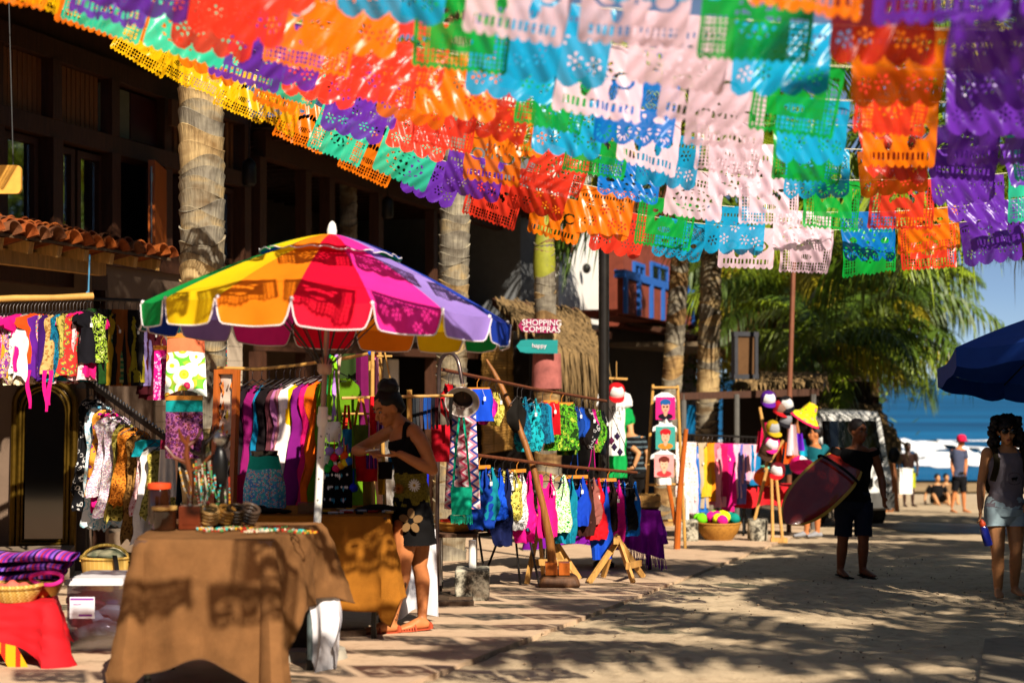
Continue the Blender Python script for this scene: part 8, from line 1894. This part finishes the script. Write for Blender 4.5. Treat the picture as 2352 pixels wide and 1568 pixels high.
# man in dark striped shirt behind the black post
DM = 22.6
mj = dict(head=(1447, 968, .1), neck=(1449, 995, 0), chest=(1452, 1020, 0), waist=(1458, 1058, 0), hip=(1462, 1085, 0), Rsh=(1430, 1010, 0), Rel=(1468, 1040, -.2), Rwr=(1455, 1075, -.2), Rha=(1438, 1080, -.2), Lsh=(1474, 1008, 0), Lel=(1488, 1045, .0), Lwr=(1486, 1085, -.05), Lha=(1486, 1105, -.07),
          Rhp=(1454, 1098, 0), Rkn=(1454, 1165, -.03), Ran=(1452, 1238, 0), Lhp=(1474, 1098, 0), Lkn=(1476, 1165, 0), Lan=(1476, 1238, .03))
figure('person in a dark striped shirt with bent arm in the shade by the green t-shirt', DM, mj, (-.6, -.8, 0), skin('light', '#c08a5c'), .98, 'tee', PAT('dark_stripes', 'hstripe', ['#0e0e10', '#14161a', '#54646a'], 12), 'long', C('#15110f', 'black_shorts'), .014, ground=SG(DM))
# beach walkers
DB = 33.6
bj = dict(head=(2208, 1014, 0), neck=(2203, 1028, 0), chest=(2201, 1046, 0), waist=(2202, 1075, 0), hip=(2203, 1092, 0), Rsh=(2188, 1036, 0), Rel=(2186, 1062, 0), Rwr=(2188, 1085, -.1), Rha=(2190, 1096, -.1), Lsh=(2216, 1036, 0), Lel=(2220, 1062, 0), Lwr=(2218, 1085, -.1), Lha=(2217, 1096, -.1),
          Rhp=(2196, 1100, 0), Rkn=(2193, 1130, 0), Ran=(2186, 1164, 0), Lhp=(2211, 1100, 0), Lkn=(2213, 1132, 0), Lan=(2214, 1166, 0))
o, j_, og = figure('beach walker in a pink-red cap, bluish shirt and dark shorts', DB, bj, (.5, -.8, 0), skin('tan', '#a86236'), 1.0, 'tee', C('#4a5068', 'slate_shirt'), 'boardshorts', C('#141418', 'dark_shorts'), .018, faceon=False, ground=G(DB))
cp = cap(V((0, 0, 0)), 1.15, '#e01a48', '#e8204a', '#c01840', 'x', (0, 0, .6)); del cp['category']; del cp['label']; cp.parent = o; cp.location = j_['head']-og+V((0, 0, .04)); cp.name = 'cap'
def sitting(u, v, d, shirtc, label, hairv=True):
    gz = G(d); c = P(u, v, d); org = V((c.x, d, gz)); root = empty('person', org, label, 'person'); mb = MB()
    limb(mb, [V((0, 0, .1)), V((0, 0, .2)), V((0, -.02, .42)), V((0, -.03, .55)), V((0, -.03, .6))], [(.17, .13), (.165, .12), (.17, .12), (.15, .09), (.06, .06)], 16, ref=(1, 0, 0)); limb(mb, [V((0, -.03, .58)), V((0, -.05, .7))], [.05, .05]); head(mb, V((0, -.05, .76)), V((.2, -1, 0)))
    for q in (-1, 1):
        limb(mb, [V((q*.19, -.02, .52)), V((q*.3, .05, .3)), V((q*.34, -.02, .06))], [.05, .04, .03]); hand(mb, V((q*.34, -.02, .06)), V((q*.36, -.16, .03)), V((0, 0, -1)))
        limb(mb, [V((q*.1, 0, .12)), V((q*.2, -.35, .3)), V((q*.14, -.65, .06))], [.085, .06, .04]); foot(mb, V((q*.14, -.65, .06)), V((q*.14, -.66, .012)), V((q*.15, -.86, .012)))
    remesh(mb, root, skin('light', '#c08a5c'), .016); lump((0, -.03, .8), (.085, .1, .085), 2, .1, 20, 18).build('hair', HAIRM, root, ang=180)
    m_ = MB(); m_.tube([V((0, 0, .1)), V((0, 0, .22)), V((0, -.02, .42)), V((0, -.03, .57))], [(.185, .145), (.18, .135), (.185, .135), (.15, .1)], 20, cap=False, ref=(1, 0, 0))
    for q in (-1, 1): m_.tube([V((q*.16, -.02, .53)), V((q*.22, 0, .45)), V((q*.26, .03, .37))], [.07, .068, .06], 12, cap=False)
    m_.build('shirt', C(shirtc), root); m_ = MB()
    for q in (-1, 1): m_.tube([V((q*.08, .05, .12)), V((q*.15, -.18, .22)), V((q*.19, -.32, .285))], [.105, .095, .08], 12, cap=False)
    m_.build('shorts', C('#2a2624'), root); return root
sitting(2152, 1120, 40, '#121214', 'person in a black t-shirt sitting on the beach sand')
sitting(2172, 1125, 41, '#8a6a4a', 'person in a brownish shirt sitting on the sand between the others')
DF = 52
def stand_far(u, vt, d, topc, botc, label, facing=(0.3, -1, 0), skinc='#5a3420', tt='tee'):
    gz = G(d); sc_ = 3267/d; c = X(u, d); v0 = 869+(CAMZ-gz)*sc_
    def q(dx, h, dd=0): return (u+dx*sc_, v0-h*sc_, dd)
    jj = dict(head=q(0, 1.6), neck=q(0, 1.45), chest=q(0, 1.28), waist=q(0, 1.05), hip=q(0, .93), Rsh=q(-.19, 1.4), Rel=q(-.25, 1.12), Rwr=q(-.2, .9, -.1), Rha=q(-.2, .8, -.12), Lsh=q(.19, 1.4), Lel=q(.25, 1.12), Lwr=q(.24, .88, -.1), Lha=q(.24, .78, -.12), Rhp=q(-.1, .86), Rkn=q(-.1, .47), Ran=q(-.1, .08), Lhp=q(.1, .86), Lkn=q(.11, .47), Lan=q(.12, .08))
    return figure(label, d, jj, facing, skin('x'+skinc.strip('#'), skinc), 1.0, tt, C(topc), 'boardshorts', C(botc), .02, faceon=False, ground=gz)
stand_far(2086, 1025, 38, '#2a1a14', '#a8b01a', 'distant person in yellow-green shorts standing before the surf', skinc='#3a2218')
stand_far(2330, 1000, 30, '#4a1a20', '#2a1a1a', 'person in dark red behind the curly-haired woman at the right edge')
crate(2066, 2096, 1080, 1134, 37, .5, '#eceae4', 'bright white box standing on the sand below the surf')
for i, (u, c, nm) in enumerate([(2032, '#b0703f', 'tan'), (2044, '#7a4a2a', 'dark brown')]):
    d = 34; q = V((X(u, d), d, G(d))); mb = MB(); mb.bar(q, P(u+4, 1062, d), .07, .1); mb.bar(q+V((.2, .1, 0)), P(u+8, 1062, d+.1), .07, .1); tag(mb.build('wooden_post', M('post_'+nm.replace(' ', '_'), c, **WOODK), org=q, smooth=False), '%s wooden posts standing behind the van at the beach end' % nm, 'post')
# wet patch on the street
mb = MB(); pts = []
for i in range(40):
    a = 2*PI*i/40; r_ = 1+.3*noise.noise(V((math.cos(a)*2, math.sin(a)*2, 7))); d = 25.6+2.6*r_*math.sin(a); pts.append(V((X(2165, 25.6)+1.15*r_*math.cos(a), d, G(d)+.012)))
mb.add(pts, [tuple(range(40))]); kind(mb.build('puddle', M('wet_ground', '#241f1d', rough=.5, spec=.12, var=.3, vs=3, bump=.5, bs=5), smooth=False), 'structure')
